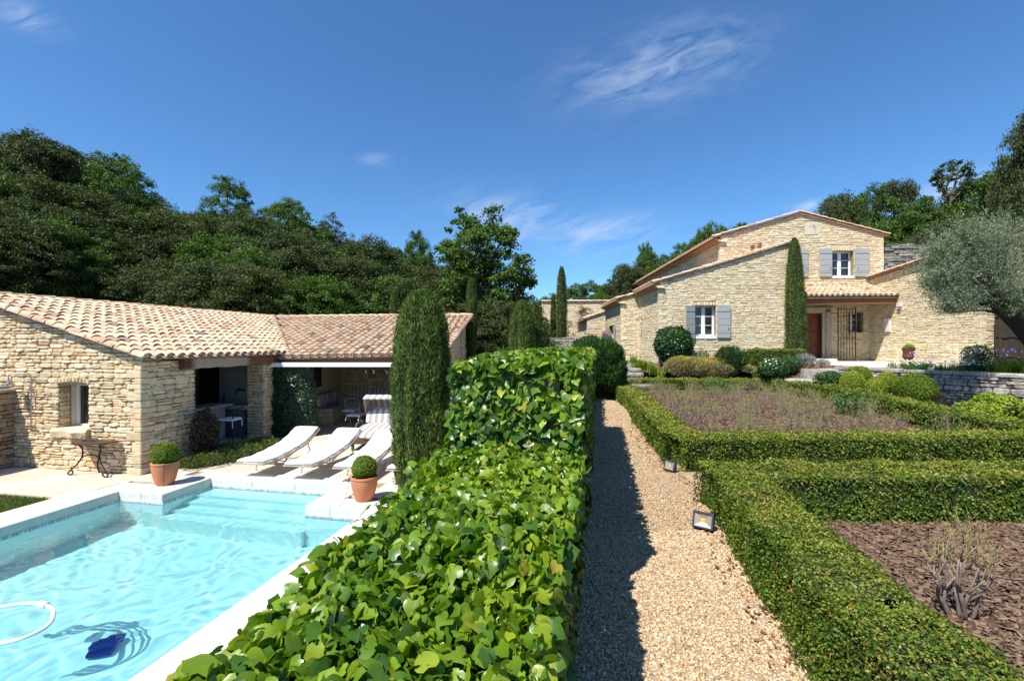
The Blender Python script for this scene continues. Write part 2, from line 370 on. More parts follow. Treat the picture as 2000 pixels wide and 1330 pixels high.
# ------------------------------------------------------------------ ground heights
G = 0.73; HG = 1.76
RW = [(5.0, 16.6), (8.0, 15.95), (10.0, 15.2), (12.5, 14.06), (13.6, 13.45), (14.6, 12.95), (15.6, 12.35), (16.6, 11.75)]  # (Y, X) of the grey retaining wall
def rwx(y): return float(np.interp(y, [a for a, b in RW], [b for a, b in RW]))
PX0, PX1, PT1 = -8.35, -3.60, 6.53      # pool l range and far edge t
AL0, AL1, AT = -7.43, -4.68, 7.52       # alcove
def smooth(a, b, x):
    t = np.clip((x-a)/(b-a), 0, 1); return t*t*(3-2*t)
def gz(x, y):
    x = np.asarray(x, float); y = np.asarray(y, float)
    l = CU*x - SU*y; t = SU*x + CU*y
    px = 1000 + F_*x/np.maximum(y, 3.0)
    pool_side = -0.07 + 1.5*smooth(15.5, 22, t)
    z = np.where(l < -0.62, pool_side, G-0.03)
    # house plateau
    rise = smooth(18.9, 20.0, y)*(1.72-(G-0.03))
    z = z + np.where(l >= -0.62, rise, 0)
    rx_ = np.interp(y, [a for a, b in RW], [b for a, b in RW])
    z = np.where((l > 0) & (x > rx_+0.15) & (y > -6), np.maximum(z, 1.72), z)
    # rocky slope left of the wall end
    sl = smooth(9.6, 12.3, x)*smooth(15.6, 17.4, y)
    z = np.where((l > 0) & (x <= rx_+0.15), np.maximum(z, (G-0.03) + sl*0.95), z)
    # wooded hills
    wl = np.interp(px, [-600, 0, 400, 700, 880, 1050], [1.1, 1.0, .70, .45, .28, 0])
    wr = np.interp(px, [1050, 1200, 1440, 1600, 2000, 2600], [.02, .12, .28, .42, .52, .6])
    dist = np.clip(y, 0, 75)
    z = z + np.maximum(0, dist-20.5)*0.42*wl*(px < 1050) + np.maximum(0, dist-27)*0.55*wr*(px >= 1050)
    z = z + smooth(16, 26, -l)*smooth(4, 12, y)*3.0*(l < 0)
    # pool excavation
    inp = ((l > PX0-.25) & (l < PX1+.25) & (t > -3.5) & (t < PT1+.25)) | ((l > AL0-.25) & (l < AL1+.25) & (t > 3) & (t < AT+.25))
    z = np.where(inp, -2.2, z)
    return z

def grid_axis(parts):
    a = []
    for lo, hi, st in parts: a += list(np.arange(lo, hi, st))
    return np.array(sorted(set(np.round(a, 4))))
gx = grid_axis([(-600, -60, 45), (-60, -16, 3), (-16, 18.3, .3), (18.3, 60, 3), (60, 640, 45)])
gy = grid_axis([(-300, -6, 30), (-6, 24, .3), (24, 80, 2.5), (80, 700, 45)])
X, Y = np.meshgrid(gx, gy)
Z = gz(X, Y)
nx, ny = len(gx), len(gy)
V = np.stack([X.ravel(), Y.ravel(), Z.ravel()], 1)
i = np.arange(nx-1)[None, :] + (np.arange(ny-1)*nx)[:, None]; i = i.ravel()
Fq = np.stack([i, i+1, i+nx+1, i+nx], 1)
me = npmesh('ground', V, Fq, smooth=False)
me.materials.append(M_soil); me.materials.append(M_wood_floor)
yc = Y[:-1, :-1].ravel(); me.polygons.foreach_set('material_index', (yc > 20.3).astype(np.int32))
struct(link('ground', me, None))

# ------------------------------------------------------------------ gravel path
def path_l(t): return -0.24
hedge1_out = [(2.62, 6.62), (2.42, 7.0), (2.40, 7.5), (2.85, 10.6), (3.27, 13.0), (3.62, 17.8)]
hedge2_out = [(1.62, 1.6), (1.70, 2.5), (1.86, 3.31), (1.99, 4.02), (2.26, 5.0), (2.45, 5.7)]
def right_x(y):
    pts = sorted(hedge2_out + [(2.45, 6.2)] + hedge1_out[2:], key=lambda q: q[1])
    return float(np.interp(y, [q[1] for q in pts], [q[0] for q in pts]))
ys = np.linspace(-1.0, 18.9, 60)
mb = MB()
for a, b in zip(ys[:-1], ys[1:]):
    la = LT(-.35, a/CU); lb = LT(-.35, b/CU)
    xa = SU/CU*a - .32; xb = SU/CU*b - .32
    ra = right_x(a)+.25; rb = right_x(b)+.25
    if 5.4 < a < 6.9: ra += 4.5
    if 5.4 < b < 6.9: rb += 4.5
    mb.add([(xa, a, G), (ra, a, G), (rb, b, G), (xb, b, G)], [(0, 1, 2, 3)])
gp = struct(mb.build('gravel_path', M_gravelbase))
def pebbles(n, y0, y1, r0, r1, tm, sink=0.3):
    y = y0 + (y1-y0)*rng.random(n)
    xl = SU/CU*y - .26; xr = np.array([right_x(q) for q in y]) + .06
    gap = (y > 5.75) & (y < 6.6)
    xr = np.where(gap, xr+1.0, xr)
    x = xl + (xr-xl)*rng.random(n)
    s = r0 + (r1-r0)*rng.random(n)**1.5
    pos = np.stack([x, y, G + s*(1-sink)*.6*rng.random(n) + .001], 1)
    nor = nrm(np.stack([rng.normal(size=n)*.35, rng.normal(size=n)*.35, np.ones(n)], 1))
    TV, TF = tm; TV = TV*np.array([.8, 1.0, .55])
    return scatter((TV, TF), pos, nor, rdir(n), s, rng.random(n), 0.7+.6*rng.random(n))
V, F, t = pebbles(23000, 1.8, 4.6, .0065, .0135, T_ico())
me = npmesh('pebbles', V, F, t, smooth=True); o = link('pebbles', me, M_pebble, kind='stuff')
tag(o, 'tan and cream river pebbles covering the near end of the garden path', 'gravel')
V, F, t = pebbles(42000, 4.5, 18.6, .009, .019, T_octa())
me = npmesh('pebbles', V, F, t, smooth=True); o = link('pebbles', me, M_pebble, kind='stuff')
tag(o, 'tan gravel on the narrowing far stretch of the garden path', 'gravel')

n = 420; y = 1.9+9*rng.random(n)**1.3; x = np.array([right_x(q) for q in y]) - .02 - .22*rng.random(n)**2
tv = np.array([(-.3,-.5,0), (.3,-.45,.02), (.36,.45,0), (-.25,.5,.05)]); tf = np.array([(0,1,2,3)])
V, F, t = scatter((tv, tf), np.stack([x, y, np.full(n, G+.018)], 1), nrm(np.stack([rng.normal(size=n)*.3, rng.normal(size=n)*.3, np.ones(n)], 1)), rdir(n), .012+.03*rng.random(n), rng.random(n))
o = link('bark_chips', npmesh('bark_chips', V, F, t), mat('spilled bark', [(.05,.025,.015), (.16,.07,.035), (.24,.12,.06)], .9), kind='stuff'); tag(o, 'reddish bark crumbs spilled onto the gravel along the foot of the hedges', 'mulch')
# ------------------------------------------------------------------ mulch beds
b1 = [(2.9, 7.2), (2.8, 7.6), (3.3, 10.8), (3.7, 13.2), (4.0, 18.4), (10.2, 18.2), (10.2, 15.6), (10.1, 13.1), (9.3, 10.8), (9.0, 9.6), (8.7, 7.9), (9.0, 7.2)]
b2 = [(2.0, -0.5), (2.1, 2.5), (2.3, 3.5), (2.6, 4.9), (11.0, 4.95), (11.0, -0.5)]
mb = MB()
for poly in (b1, b2): mb.add([(x, y, G+.004) for x, y in poly], [tuple(range(len(poly)))[::-1] if sum(poly[i][0]*poly[(i+1) % len(poly)][1]-poly[(i+1) % len(poly)][0]*poly[i][1] for i in range(len(poly))) < 0 else tuple(range(len(poly)))])
mb.add([(5.0, 19.0, HG-.35), (13.2, 19.0, HG-.35), (12.9, 20.2, HG-.02), (5.0, 20.2, HG-.02)], [(0, 1, 2, 3)])
struct(mb.build('mulch_ground', M_mulch))
def inpoly(x, y, poly):
    c = np.zeros(len(x), bool); n = len(poly)
    for i in range(n):
        x1, y1 = poly[i]; x2, y2 = poly[(i+1) % n]
        if y1 == y2: continue
        c ^= ((y1 > y) != (y2 > y)) & (x < (x2-x1)*(y-y1)/(y2-y1)+x1)
    return c
def chips(poly, n, s0, s1):
    P_ = np.array(poly); lo, hi = P_.min(0), P_.max(0)
    x = lo[0]+(hi[0]-lo[0])*rng.random(n); y = lo[1]+(hi[1]-lo[1])*rng.random(n)
    k = inpoly(x, y, poly); x, y = x[k], y[k]; n = len(x)
    s = s0+(s1-s0)*rng.random(n)**2
    tv = np.array([(-.3,-.5,0), (.3,-.45,.02), (.36,.45,0), (-.25,.5,.03), (-.3,-.5,-.12), (.3,-.45,-.12), (.36,.45,-.12), (-.25,.5,-.12)])
    tf = np.array([(0,1,2,3), (0,4,5,1), (1,5,6,2), (2,6,7,3), (3,7,4,0)])
    nor = nrm(np.stack([rng.normal(size=n)*.3, rng.normal(size=n)*.3, np.ones(n)], 1))
    return scatter((tv, tf), np.stack([x, y, G+.012+.02*rng.random(n)], 1), nor, rdir(n), s, rng.random(n), .5+.8*rng.random(n))
V, F, t = chips([(2.3, 1.5), (2.4, 3.5), (2.7, 4.9), (6.6, 4.95), (3.6, 1.5)], 30000, .018, .065)
o = link('bark_chips', npmesh('bark_chips', V, F, t), M_chip, kind='stuff'); tag(o, 'brown bark chips around the pruned rose in the near bed', 'mulch')
V, F, t = chips(b1, 26000, .03, .09)
o = link('bark_chips', npmesh('bark_chips', V, F, t), M_chip, kind='stuff'); tag(o, 'brown bark chips under the bare roses of the far hedged bed', 'mulch')
V, F, t = chips([(9.2, 15.9), (9.2, 19.6), (12.4, 19.6), (12.4, 15.9)], 2500, .04, .10)
V[:, 2] += gz(V[:, 0], V[:, 1]) - G + .03
o = link('bark_chips', npmesh('bark_chips', V, F, t), M_chip, kind='stuff'); tag(o, 'brown bark chips on the slope between the boulders and the door terrace', 'mulch')

# ------------------------------------------------------------------ terrace by the pool
ter = MB()
def ltbox(mb, l0, l1, t0, t1, z0, z1):
    pts = [LT(l0, t0), LT(l1, t0), LT(l1, t1), LT(l0, t1)]
    return mb.hexa([(p[0], p[1], z0) for p in pts] + [(p[0], p[1], z1) for p in pts])
CW = 0.45
for (l0, l1, t0, t1) in [(-16, PX0-CW, 6.05, 13.5), (-9.15, PX0-CW, -3, 6.05), (PX1+CW, -1.0, -3, 16), (PX0-CW, AL0-CW, PT1+CW, 13.5), (AL1+CW, PX1+CW, PT1+CW, 16), (AL0-CW, AL1+CW, AT+CW, 16), (-16, PX0-CW, 13.5, 16), (PX0-CW, AL0-CW, 13.5, 16)]:
    ltbox(ter, l0, l1, t0, t1, -.09, -.028)
terr = struct(ter.build('terrace', M_mortar))
# paving slabs: laid in courses running across, individually
pav = []
rr = random.Random(5)
t0 = -0.4; ci = 0
while t0 < 15.9:
    h = rr.choice([.42, .5, .5, .6]); l = -15.2 + rr.random()*.6
    while l < -1.05:
        wd = rr.choice([.6, .75, .9, 1.05]); l1 = l+wd
        cells = [(l, l1)]
        for (a, b) in cells:
            a2, b2 = a, b; cl_, ct_ = (a+b)/2, t0+h/2
            # clip against coping, lawn
            def cut(a2, b2, A, B):
                if b2 <= A or a2 >= B: return [(a2, b2)]
                r_ = []
                if a2 < A-.08: r_.append((a2, A))
                if b2 > B+.08: r_.append((B, b2))
                return r_
            segs = [(a2, b2)]
            if ct_ < PT1+CW: segs = sum([cut(p, q, PX0-CW, PX1+CW) for p, q in segs], [])
            elif ct_ < AT+CW: segs = sum([cut(p, q, AL0-CW, AL1+CW) for p, q in segs], [])
            if ct_ < 6.05: segs = sum([cut(p, q, -30, -9.15) for p, q in segs], [])
            for p, q in segs:
                te0, te1 = t0, t0+h
                if te0 < PT1+CW < te1 and not (q < PX0-CW or p > PX1+CW):
                    if te1-(PT1+CW) > .08: te0 = PT1+CW
                if te0 < AT+CW < te1 and not (q < AL0-CW or p > AL1+CW): te0 = AT+CW
                pav.append((p, q, te0, te1))
        l = l1
    t0 += h
def area_px(c4):
    q = [proj(p) for p in c4]
    if min(p[1] for p in c4) < .3: return 0
    a = abs(sum(q[i][0]*q[(i+1) % 4][1]-q[(i+1) % 4][0]*q[i][1] for i in range(4)))/2
    cx = sum(k[0] for k in q)/4; cy = sum(k[1] for k in q)/4
    return a if (-60 < cx < 2060 and -60 < cy < 1390) else a*1e-4
def pieces(parent, name, items, build, m, nmax=300, restname=None, smooth=False):
    """items: (size_on_screen, data). The largest nmax become objects, the rest one mesh."""
    items = sorted(items, key=lambda q: -q[0]); n = 0
    for a, d in items[:nmax]:
        mb = MB(); build(mb, d); mb.build(name, m, parent, smooth=smooth); n += 1
    if len(items) > nmax:
        mb = MB()
        for a, d in items[nmax:]: build(mb, d)
        mb.build(restname or name+'_courses', m, parent, kind='stuff', smooth=smooth)
def bpav(mb, d):
    l0, l1, t0, t1, tn, dz = d; g = .004; mb.tint = tn
    pts = [LT(l0+g, t0+g), LT(l1-g, t0+g), LT(l1-g, t1-g), LT(l0+g, t1-g)]
    pti = [LT(l0+g+.004, t0+g+.004), LT(l1-g-.004, t0+g+.004), LT(l1-g-.004, t1-g-.004), LT(l0+g+.004, t1-g-.004)]
    b = len(mb.v); z = dz
    vs = [(p[0], p[1], -.03) for p in pts] + [(p[0], p[1], z-.004) for p in pts] + [(p[0], p[1], z) for p in pti]
    mb.add(vs, [(0,1,5,4), (1,2,6,5), (2,3,7,6), (3,0,4,7), (4,5,9,8), (5,6,10,9), (6,7,11,10), (7,4,8,11), (8,9,10,11)])
items = []
for (a, b, c, d) in pav:
    q = [LT(a, c), LT(b, c), LT(b, d), LT(a, d)]
    items.append((area_px(q), (a, b, c, d, rr.random(), rr.uniform(-.002, .002))))
pieces(terr, 'paver', items, bpav, M_paver, 300, 'paving')

# lawn corner
lw = MB(); ltbox(lw, -16, -9.15, -3, 6.05, -.09, -.01)
lawn = struct(lw.build('lawn', M_soil))
n = 26000
l = -9.16 - 2.6*rng.random(n)**1.3; tt = 3.0+3.03*rng.random(n)
x = CU*l+SU*tt; y = -SU*l+CU*tt
nor = nrm(np.stack([rng.normal(size=n), rng.normal(size=n), .3*np.ones(n)], 1)); tip = nrm(np.stack([rng.normal(size=n)*.4, rng.normal(size=n)*.4, np.ones(n)], 1))
V, F, t = scatter(T_rhomb(.14, .02), np.stack([x, y, np.full(n, -.012)], 1), nor, tip, .035+.03*rng.random(n), rng.random(n))
o = link('grass', npmesh('grass', V, F, t), M_grass, kind='stuff'); tag(o, 'green lawn grass beside the left pool coping', 'grass')

# ------------------------------------------------------------------ pool
WZ = -0.15; PD = -1.35
M_liner = mat('pale pool lining', (.80,.83,.80), 0.7, 0.04, 3)
M_mosaic = mat('pool mosaic', [(.30,.36,.38), (.48,.52,.52), (.62,.64,.62), (.38,.42,.43)], 0.4)
pb = MB()
T0 = -3.0
ltbox(pb, PX0-.2, PX1+.2, T0, PT1+.2, PD-.2, PD)
ltbox(pb, PX0-.2, PX0, T0, PT1+.2, PD, -.115); ltbox(pb, PX1, PX1+.2, T0, PT1+.2, PD, -.115)
ltbox(pb, PX0, AL0, PT1, PT1+.2, PD, -.115); ltbox(pb, AL1, PX1, PT1, PT1+.2, PD, -.115)
ltbox(pb, AL0-.2, AL0, PT1+.2, AT+.2, PD, -.115); ltbox(pb, AL1, AL1+.2, PT1+.2, AT+.2, PD, -.115); ltbox(pb, AL0, AL1, AT, AT+.2, PD, -.115)
ltbox(pb, PX0, PX1, T0, T0+.2, PD, -.115)
basin = struct(pb.build('pool_basin', M_liner))
for k in range(4):
    s_ = MB(); zt = -.27 - .17*k; te = AT - (.24*k + .36); t1_ = AT-.004 if k == 0 else AT-(.24*(k-1)+.36)
    ltbox(s_, AL0+.004, AL1-.004, te, t1_, PD+.002, zt)
    s_.build('step', M_liner, basin)
# mosaic band just under the coping: small tiles, real pieces
mz = []
def band(p0, p1):
    L_ = math.dist(p0, p1); n_ = int(L_/.05)
    ux, uy = (p1[0]-p0[0])/L_, (p1[1]-p0[1])/L_
    for i in range(n_):
        for r_ in range(2):
            mz.append((p0[0]+ux*(i+.5)*.05, p0[1]+uy*(i+.5)*.05, -.118-.05*r_-.025, ux, uy))
tl = lambda l, t: LT(l, t)[:2]
band(tl(PX0+.004, 1.5), tl(PX0+.004, PT1)); band(tl(PX0, PT1-.004), tl(AL0, PT1-.004)); band(tl(AL0+.004, PT1), tl(AL0+.004, AT))
band(tl(AL0, AT-.004), tl(AL1, AT-.004)); band(tl(AL1, PT1-.004), tl(PX1, PT1-.004))
mb = MB()
for (x, y, z, ux, uy) in mz:
    mb.tint = rr.random(); mb.box((x, y, z), (.044, .012, .044), math.atan2(uy, ux))
mb.build('mosaic_band', M_mosaic, basin, kind='stuff')
# coping stones
def coping(l0, l1, t0, t1, axis, step=1.0):
    n_ = max(1, round(((l1-l0) if axis == 'l' else (t1-t0))/step))
    for i in range(n_):
        if axis == 'l': a, b, c, d = l0+(l1-l0)*i/n_, l0+(l1-l0)*(i+1)/n_, t0, t1
        else: a, b, c, d = l0, l1, t0+(t1-t0)*i/n_, t0+(t1-t0)*(i+1)/n_
        cx, cy, _ = LT((a+b)/2, (c+d)/2); mb = MB(); mb.tint = rr.random()
        zt = .022+rr.uniform(-.0015, .0015)
        mb.chbox((cx, cy, (zt-.115)/2), (b-a-.002, d-c-.002, zt+.115), .008, -TH)
        mb.build('coping_stone', M_coping, basin)
coping(PX0-CW, PX0, -.5, PT1+CW, 't'); coping(PX1, PX1+CW, 1.2, PT1+CW, 't')
coping(PX0, AL0-CW, PT1, PT1+CW, 'l', .5); coping(AL1+CW, PX1, PT1, PT1+CW, 'l')
coping(AL0-CW, AL0, PT1, AT+CW, 't'); coping(AL1, AL1+CW, PT1, AT+CW, 't'); coping(AL0, AL1, AT, AT+CW, 'l')

# water: a finely rippled sheet that really refracts
mw = bpy.data.materials.new('pool water'); mw.use_nodes = True; n_ = mw.node_tree; n_.nodes.clear(); L = n_.links
o_ = n_.nodes.new('ShaderNodeOutputMaterial')
pw = n_.nodes.new('ShaderNodeBsdfPrincipled'); pw.inputs['Transmission Weight'].default_value = 1.0; pw.inputs['Roughness'].default_value = 0.0; pw.inputs['IOR'].default_value = 1.33
pw.inputs['Base Color'].default_value = (.34, .79, .86, 1)
L.new(pw.outputs[0], o_.inputs[0])
gl_, gt_ = np.arange(PX0, PX1+.001, .025), np.arange(T0+.2, AT, .025)
LL, TT = np.meshgrid(gl_, gt_)
def rip(l, t):
    rw_ = np.random.default_rng(4); h = 0; wl_ = .10*6.5**rw_.random(46)
    lw = l + .10*np.sin(2.1*t+1.0)+.07*np.sin(5.3*l+2.2*t)+.04*np.sin(9.7*t-4.1*l); tw = t + .11*np.sin(1.7*l)+.07*np.sin(4.9*t-3.1*l+1)+.04*np.sin(8.9*l+6.3*t)
    for wl in wl_:
        a = rw_.random()*2*pi; q = 2*pi/wl; env = .6+.4*np.sin(.9*l*math.cos(a*3)+1.3*t*math.sin(a*5)+a*7)
        h = h + env*wl*.00105*np.sin(q*(lw*math.cos(a)+tw*math.sin(a))+rw_.random()*6.3)
    return h
ZZ = WZ + rip(LL, TT)
Vw = np.stack([CU*LL+SU*TT, -SU*LL+CU*TT, ZZ], -1).reshape(-1, 3); nl = len(gl_); ii = (np.arange(nl-1)[None]+(np.arange(len(gt_)-1)*nl)[:, None])
cl_ = (LL[:-1, :-1]+.0125); ct_ = (TT[:-1, :-1]+.0125)
keep = (ct_ < PT1) | ((cl_ > AL0-.03) & (cl_ < AL1+.03)); ii = ii[keep].ravel()
wo_ = struct(link('pool_water', npmesh('pool_water', Vw, np.stack([ii, ii+1, ii+nl+1, ii+nl], 1), smooth=True), mw))
wo_.cycles.is_caustics_caster = True
for q in [basin]+list(basin.children): q.cycles.is_caustics_receiver = True
sd.cycles.is_caustics_light = True

# ------------------------------------------------------------------ stone walls
def backing(mb, O, E, N, U, top, z0, holes, th):
    """solid wall behind the face plane with real openings"""
    us = sorted(set([0.0, U] + [h[0] for h in holes] + [h[1] for h in holes] + list(getattr(top, 'brk', []))))
    us = [u for u in us if 0 <= u <= U]
    for a, b in zip(us[:-1], us[1:]):
        if b-a < 1e-4: continue
        m_ = (a+b)/2; hs = sorted([(h[2], h[3]) for h in holes if h[0] < m_ < h[1]])
        z = z0; segs = []
        for (h0, h1) in hs:
            if h0 > z: segs.append((z, z, h0, h0))
            z = h1
        segs.append((z, z, top(a), top(b)))
        for (za, zb, zc, zd) in segs:
            pf = lambda u, z, d: (O[0]+E[0]*u-N[0]*d, O[1]+E[1]*u-N[1]*d, z)
            mb.hexa([pf(a, za, 0), pf(b, zb, 0), pf(b, zb, th), pf(a, za, th), pf(a, zc, 0), pf(b, zd, 0), pf(b, zd, th), pf(a, zc, th)])
def cells(O, E, N, U, top, z0, holes=(), hc=(.07,.15), wc=(.12,.38), proud=(.015,.050), seed=1, gap=.010, tfun=None, u0=-.03, u1=.03, double=.22, jit=.013):
    r = random.Random(seed); res = []
    z = z0; zmax = max(top(u) for u in np.linspace(0, U, 60))
    while z < zmax:
        h = r.uniform(*hc); zm = z+h/2
        iv = [(u0, U+u1)]
        for (a, b, c, d) in holes:
            if c < zm < d:
                nv = []
                for p, q in iv:
                    if b <= p or a >= q: nv.append((p, q)); continue
                    if a > p: nv.append((p, a))
                    if b < q: nv.append((b, q))
                iv = nv
        for p, q in iv:
            u = p
            while u < q-.02:
                wd = r.uniform(*wc)*(1.0 if h < .12 else 1.15); v = min(q, u+wd)
                if q-v < wc[0]*.6: v = q
                sub = [(z, z+h)]
                if r.random() < double and h > hc[0]*1.5: k = r.uniform(.35, .65); sub = [(z, z+h*k), (z+h*k, z+h)]
                for (c, d) in sub:
                    j = gap/2; jz = lambda: r.uniform(-jit, jit)
                    uc = (u+v)/2
                    ta, tb = top(max(0, min(U, u))), top(max(0, min(U, v)))
                    z1a, z1b = min(d+jz(), ta), min(d+jz(), tb); z0a, z0b = c+jz(), c+jz()
                    if z1a-z0a < .02 and z1b-z0b < .02: continue
                    z1a = max(z1a, z0a+.012); z1b = max(z1b, z0b+.012)
                    pr = r.uniform(*proud); tn = tfun(r, uc, (c+d)/2) if tfun else r.random()
                    c4 = [(u+j, z0a+j), (v-j, z0b+j), (v-j, z1b-j), (u+j, z1a-j)]
                    P3 = [(O[0]+E[0]*a, O[1]+E[1]*a, b) for a, b in c4]
                    res.append((area_px(P3), (O, E, N, c4, pr, tn, r.random())))
                u = v
        z += h
    return res
def bstone(mb, d):
    O, E, N, c4, pr, tn, sd = d; mb.tint = tn; r = random.Random(sd)
    w_ = c4[1][0]-c4[0][0]; h_ = c4[3][1]-c4[0][1]
    cu = sum(c[0] for c in c4)/4; cz = sum(c[1] for c in c4)/4
    bv = min(.022, .28*min(w_, max(h_, .015)))
    back, mid, fr_ = [], [], []
    # eight-point outline: corners cut unevenly
    pts = []
    for i in range(4):
        a = c4[i]; nx_ = c4[(i+1) % 4]; pv = c4[i-1]
        k1 = r.uniform(.08, .25); k2 = r.uniform(.08, .3)
        k = min(.03/max(w_, .02), .3)
        if i in (0, 2): kx, kz = k2*.5, k1
        else: kx, kz = k1, k2*.5
        pts.append((a[0]+(pv[0]-a[0])*(min(k1*1.5, .040/max(math.dist(a, pv), .01)) if i in (1, 3) else min(k1*1.5, .040/max(math.dist(a, pv), .01))), a[1]+(pv[1]-a[1])*min(k1*1.5, .040/max(math.dist(a, pv), .01))))
        pts.append((a[0]+(nx_[0]-a[0])*min(k2*1.5, .040/max(math.dist(a, nx_), .01)), a[1]+(nx_[1]-a[1])*min(k2*1.5, .040/max(math.dist(a, nx_), .01))))
    f3 = lambda u, z, dd: (O[0]+E[0]*u+N[0]*dd, O[1]+E[1]*u+N[1]*dd, z)
    tilt = r.uniform(-.35, .35); tz = r.uniform(-.3, .3)
    for (u, z) in pts: mid.append(f3(u, z, pr*.55)); back.append(f3(u, z, -.01))
    for (u, z) in pts:
        du, dz_ = cu-u, cz-z; ln = max(math.hypot(du, dz_), 1e-4)
        u2 = u+du*min(bv/ln*1.3, .4); z2 = z+dz_*min(bv/max(abs(h_)/2, .01)*.6, .45)
        fr_.append(f3(u2, z2, pr*(1+tilt*(u-cu)/max(w_, .05)+tz*(z-cz)/max(h_, .05))+r.uniform(-.003, .003)))
    vs = back+mid+fr_
    fs = [(i, (i+1) % 8, 8+(i+1) % 8, 8+i) for i in range(8)] + [(8+i, 8+(i+1) % 8, 16+(i+1) % 8, 16+i) for i in range(8)] + [tuple(range(16, 24))]
    # orientation: E x Z should equal N for outward faces
    if E[1]*1*N[0] - E[0]*1*N[1] < 0: fs = [tuple(reversed(f)) for f in fs]
    mb.add(vs, fs)
def bstone_lite(mb, d):
    O, E, N, c4, pr, tn, sd = d; mb.tint = tn; r = random.Random(sd)
    f3 = lambda u, z, dd: (O[0]+E[0]*u+N[0]*dd, O[1]+E[1]*u+N[1]*dd, z)
    cu = sum(c[0] for c in c4)/4; cz = sum(c[1] for c in c4)/4
    h_ = c4[3][1]-c4[0][1]; w_ = c4[1][0]-c4[0][0]
    b_ = min(.015, .25*h_)
    vs = [f3(u, z, -.01) for u, z in c4] + [f3(u, z, pr*.6) for u, z in c4] + [f3(u+np.sign(cu-u)*b_*1.2, z+np.sign(cz-z)*b_, pr+r.uniform(-.005, .005)) for u, z in c4]
    fs = [(i, (i+1) % 4, 4+(i+1) % 4, 4+i) for i in range(4)] + [(4+i, 4+(i+1) % 4, 8+(i+1) % 4, 8+i) for i in range(4)] + [(8, 9, 10, 11)]
    if E[1]*1*N[0] - E[0]*1*N[1] < 0: fs = [tuple(reversed(f)) for f in fs]
    mb.add(vs, fs)

uvec = (SU, CU); vvec = (CU, -SU)      # pool heading and its right-hand perpendicular
neg = lambda a: (-a[0], -a[1])
def clustered(orange=.10, pale=.5):
    def f(r, u, z):
        q = noise3(np.array([u*1.3, z*1.7, 3.0]), 1.0, 2)
        if r.random() < orange*(1+1.5*max(0, q)): return r.uniform(.9, 1.0)
        return min(.85, max(0.03, .48 + .22*q + r.gauss(0, .19)))
    return f

def bwall(parent, *a, name='wall', m=None):
    mb = MB(); backing(mb, *a); return mb.build(name, m or M_mortar, parent)
def quoins(parent, c, Ea, Eb, z0, z1, m, seed, pr=.045, hr=(.08, .17), la=(.16, .34)):
    """squared corner stones, long and short sides alternating; c is the corner point"""
    r = random.Random(seed); z = z0; k = 0
    while z < z1-.04:
        h = min(r.uniform(*hr), z1-z); A = r.uniform(*la); B = r.uniform(la[0]*.7, la[0])
        if k % 2: A, B = B, A
        k += 1; p2 = pr*r.uniform(.75, 1.1)
        cx = c[0]+Ea[0]*(A-p2)/2+Eb[0]*(B-p2)/2; cy = c[1]+Ea[1]*(A-p2)/2+Eb[1]*(B-p2)/2
        mb = MB(); mb.tint = min(.84, max(.05, .5+r.gauss(0, .22))); mb.chbox((cx, cy, z+h/2), (A+p2, B+p2, h-.012), .012, math.atan2(Ea[1], Ea[0])); mb.build('corner_stone', m, parent); z += h
# ------------------------------------------------------------------ roofs
def tile_mesh(mb, o, e, s, n, w0, w1, L_, th=.014, seg=6):
    """barrel tile: low end at o (width w0), high end o+s*L_ (width w1); arch up along n"""
    vs = []
    for (pos, wd, k) in ((0, w0, 0), (L_, w1, 1)):
        for r_ in (wd/2, wd/2-th):
            for i in range(seg+1):
                a = pi*i/seg
                lift = 0 if k else 0
                p = o + s*pos + e*(-cos(a)*r_) + n*(sin(a)*r_*.82 + (0.0 if k else .018))
                vs.append(p)
    m_ = seg+1; fs = []
    A, B, C, D = 0, m_, 2*m_, 3*m_
    for i in range(seg):
        fs.append((A+i, A+i+1, C+i+1, C+i)[::-1]); fs.append((B+i, B+i+1, A+i+1, A+i)[::-1])
    fs.append((A, C, D, B)); 
    mb.add(vs, fs)
def fr_plane(o, e, s):
    e = nrm(e); s = np.asarray(s, float); s = nrm(s - e*np.dot(s, e)); n = np.cross(e, s)
    if n[2] < 0: n = -n
    return np.asarray(o, float), e, s, n
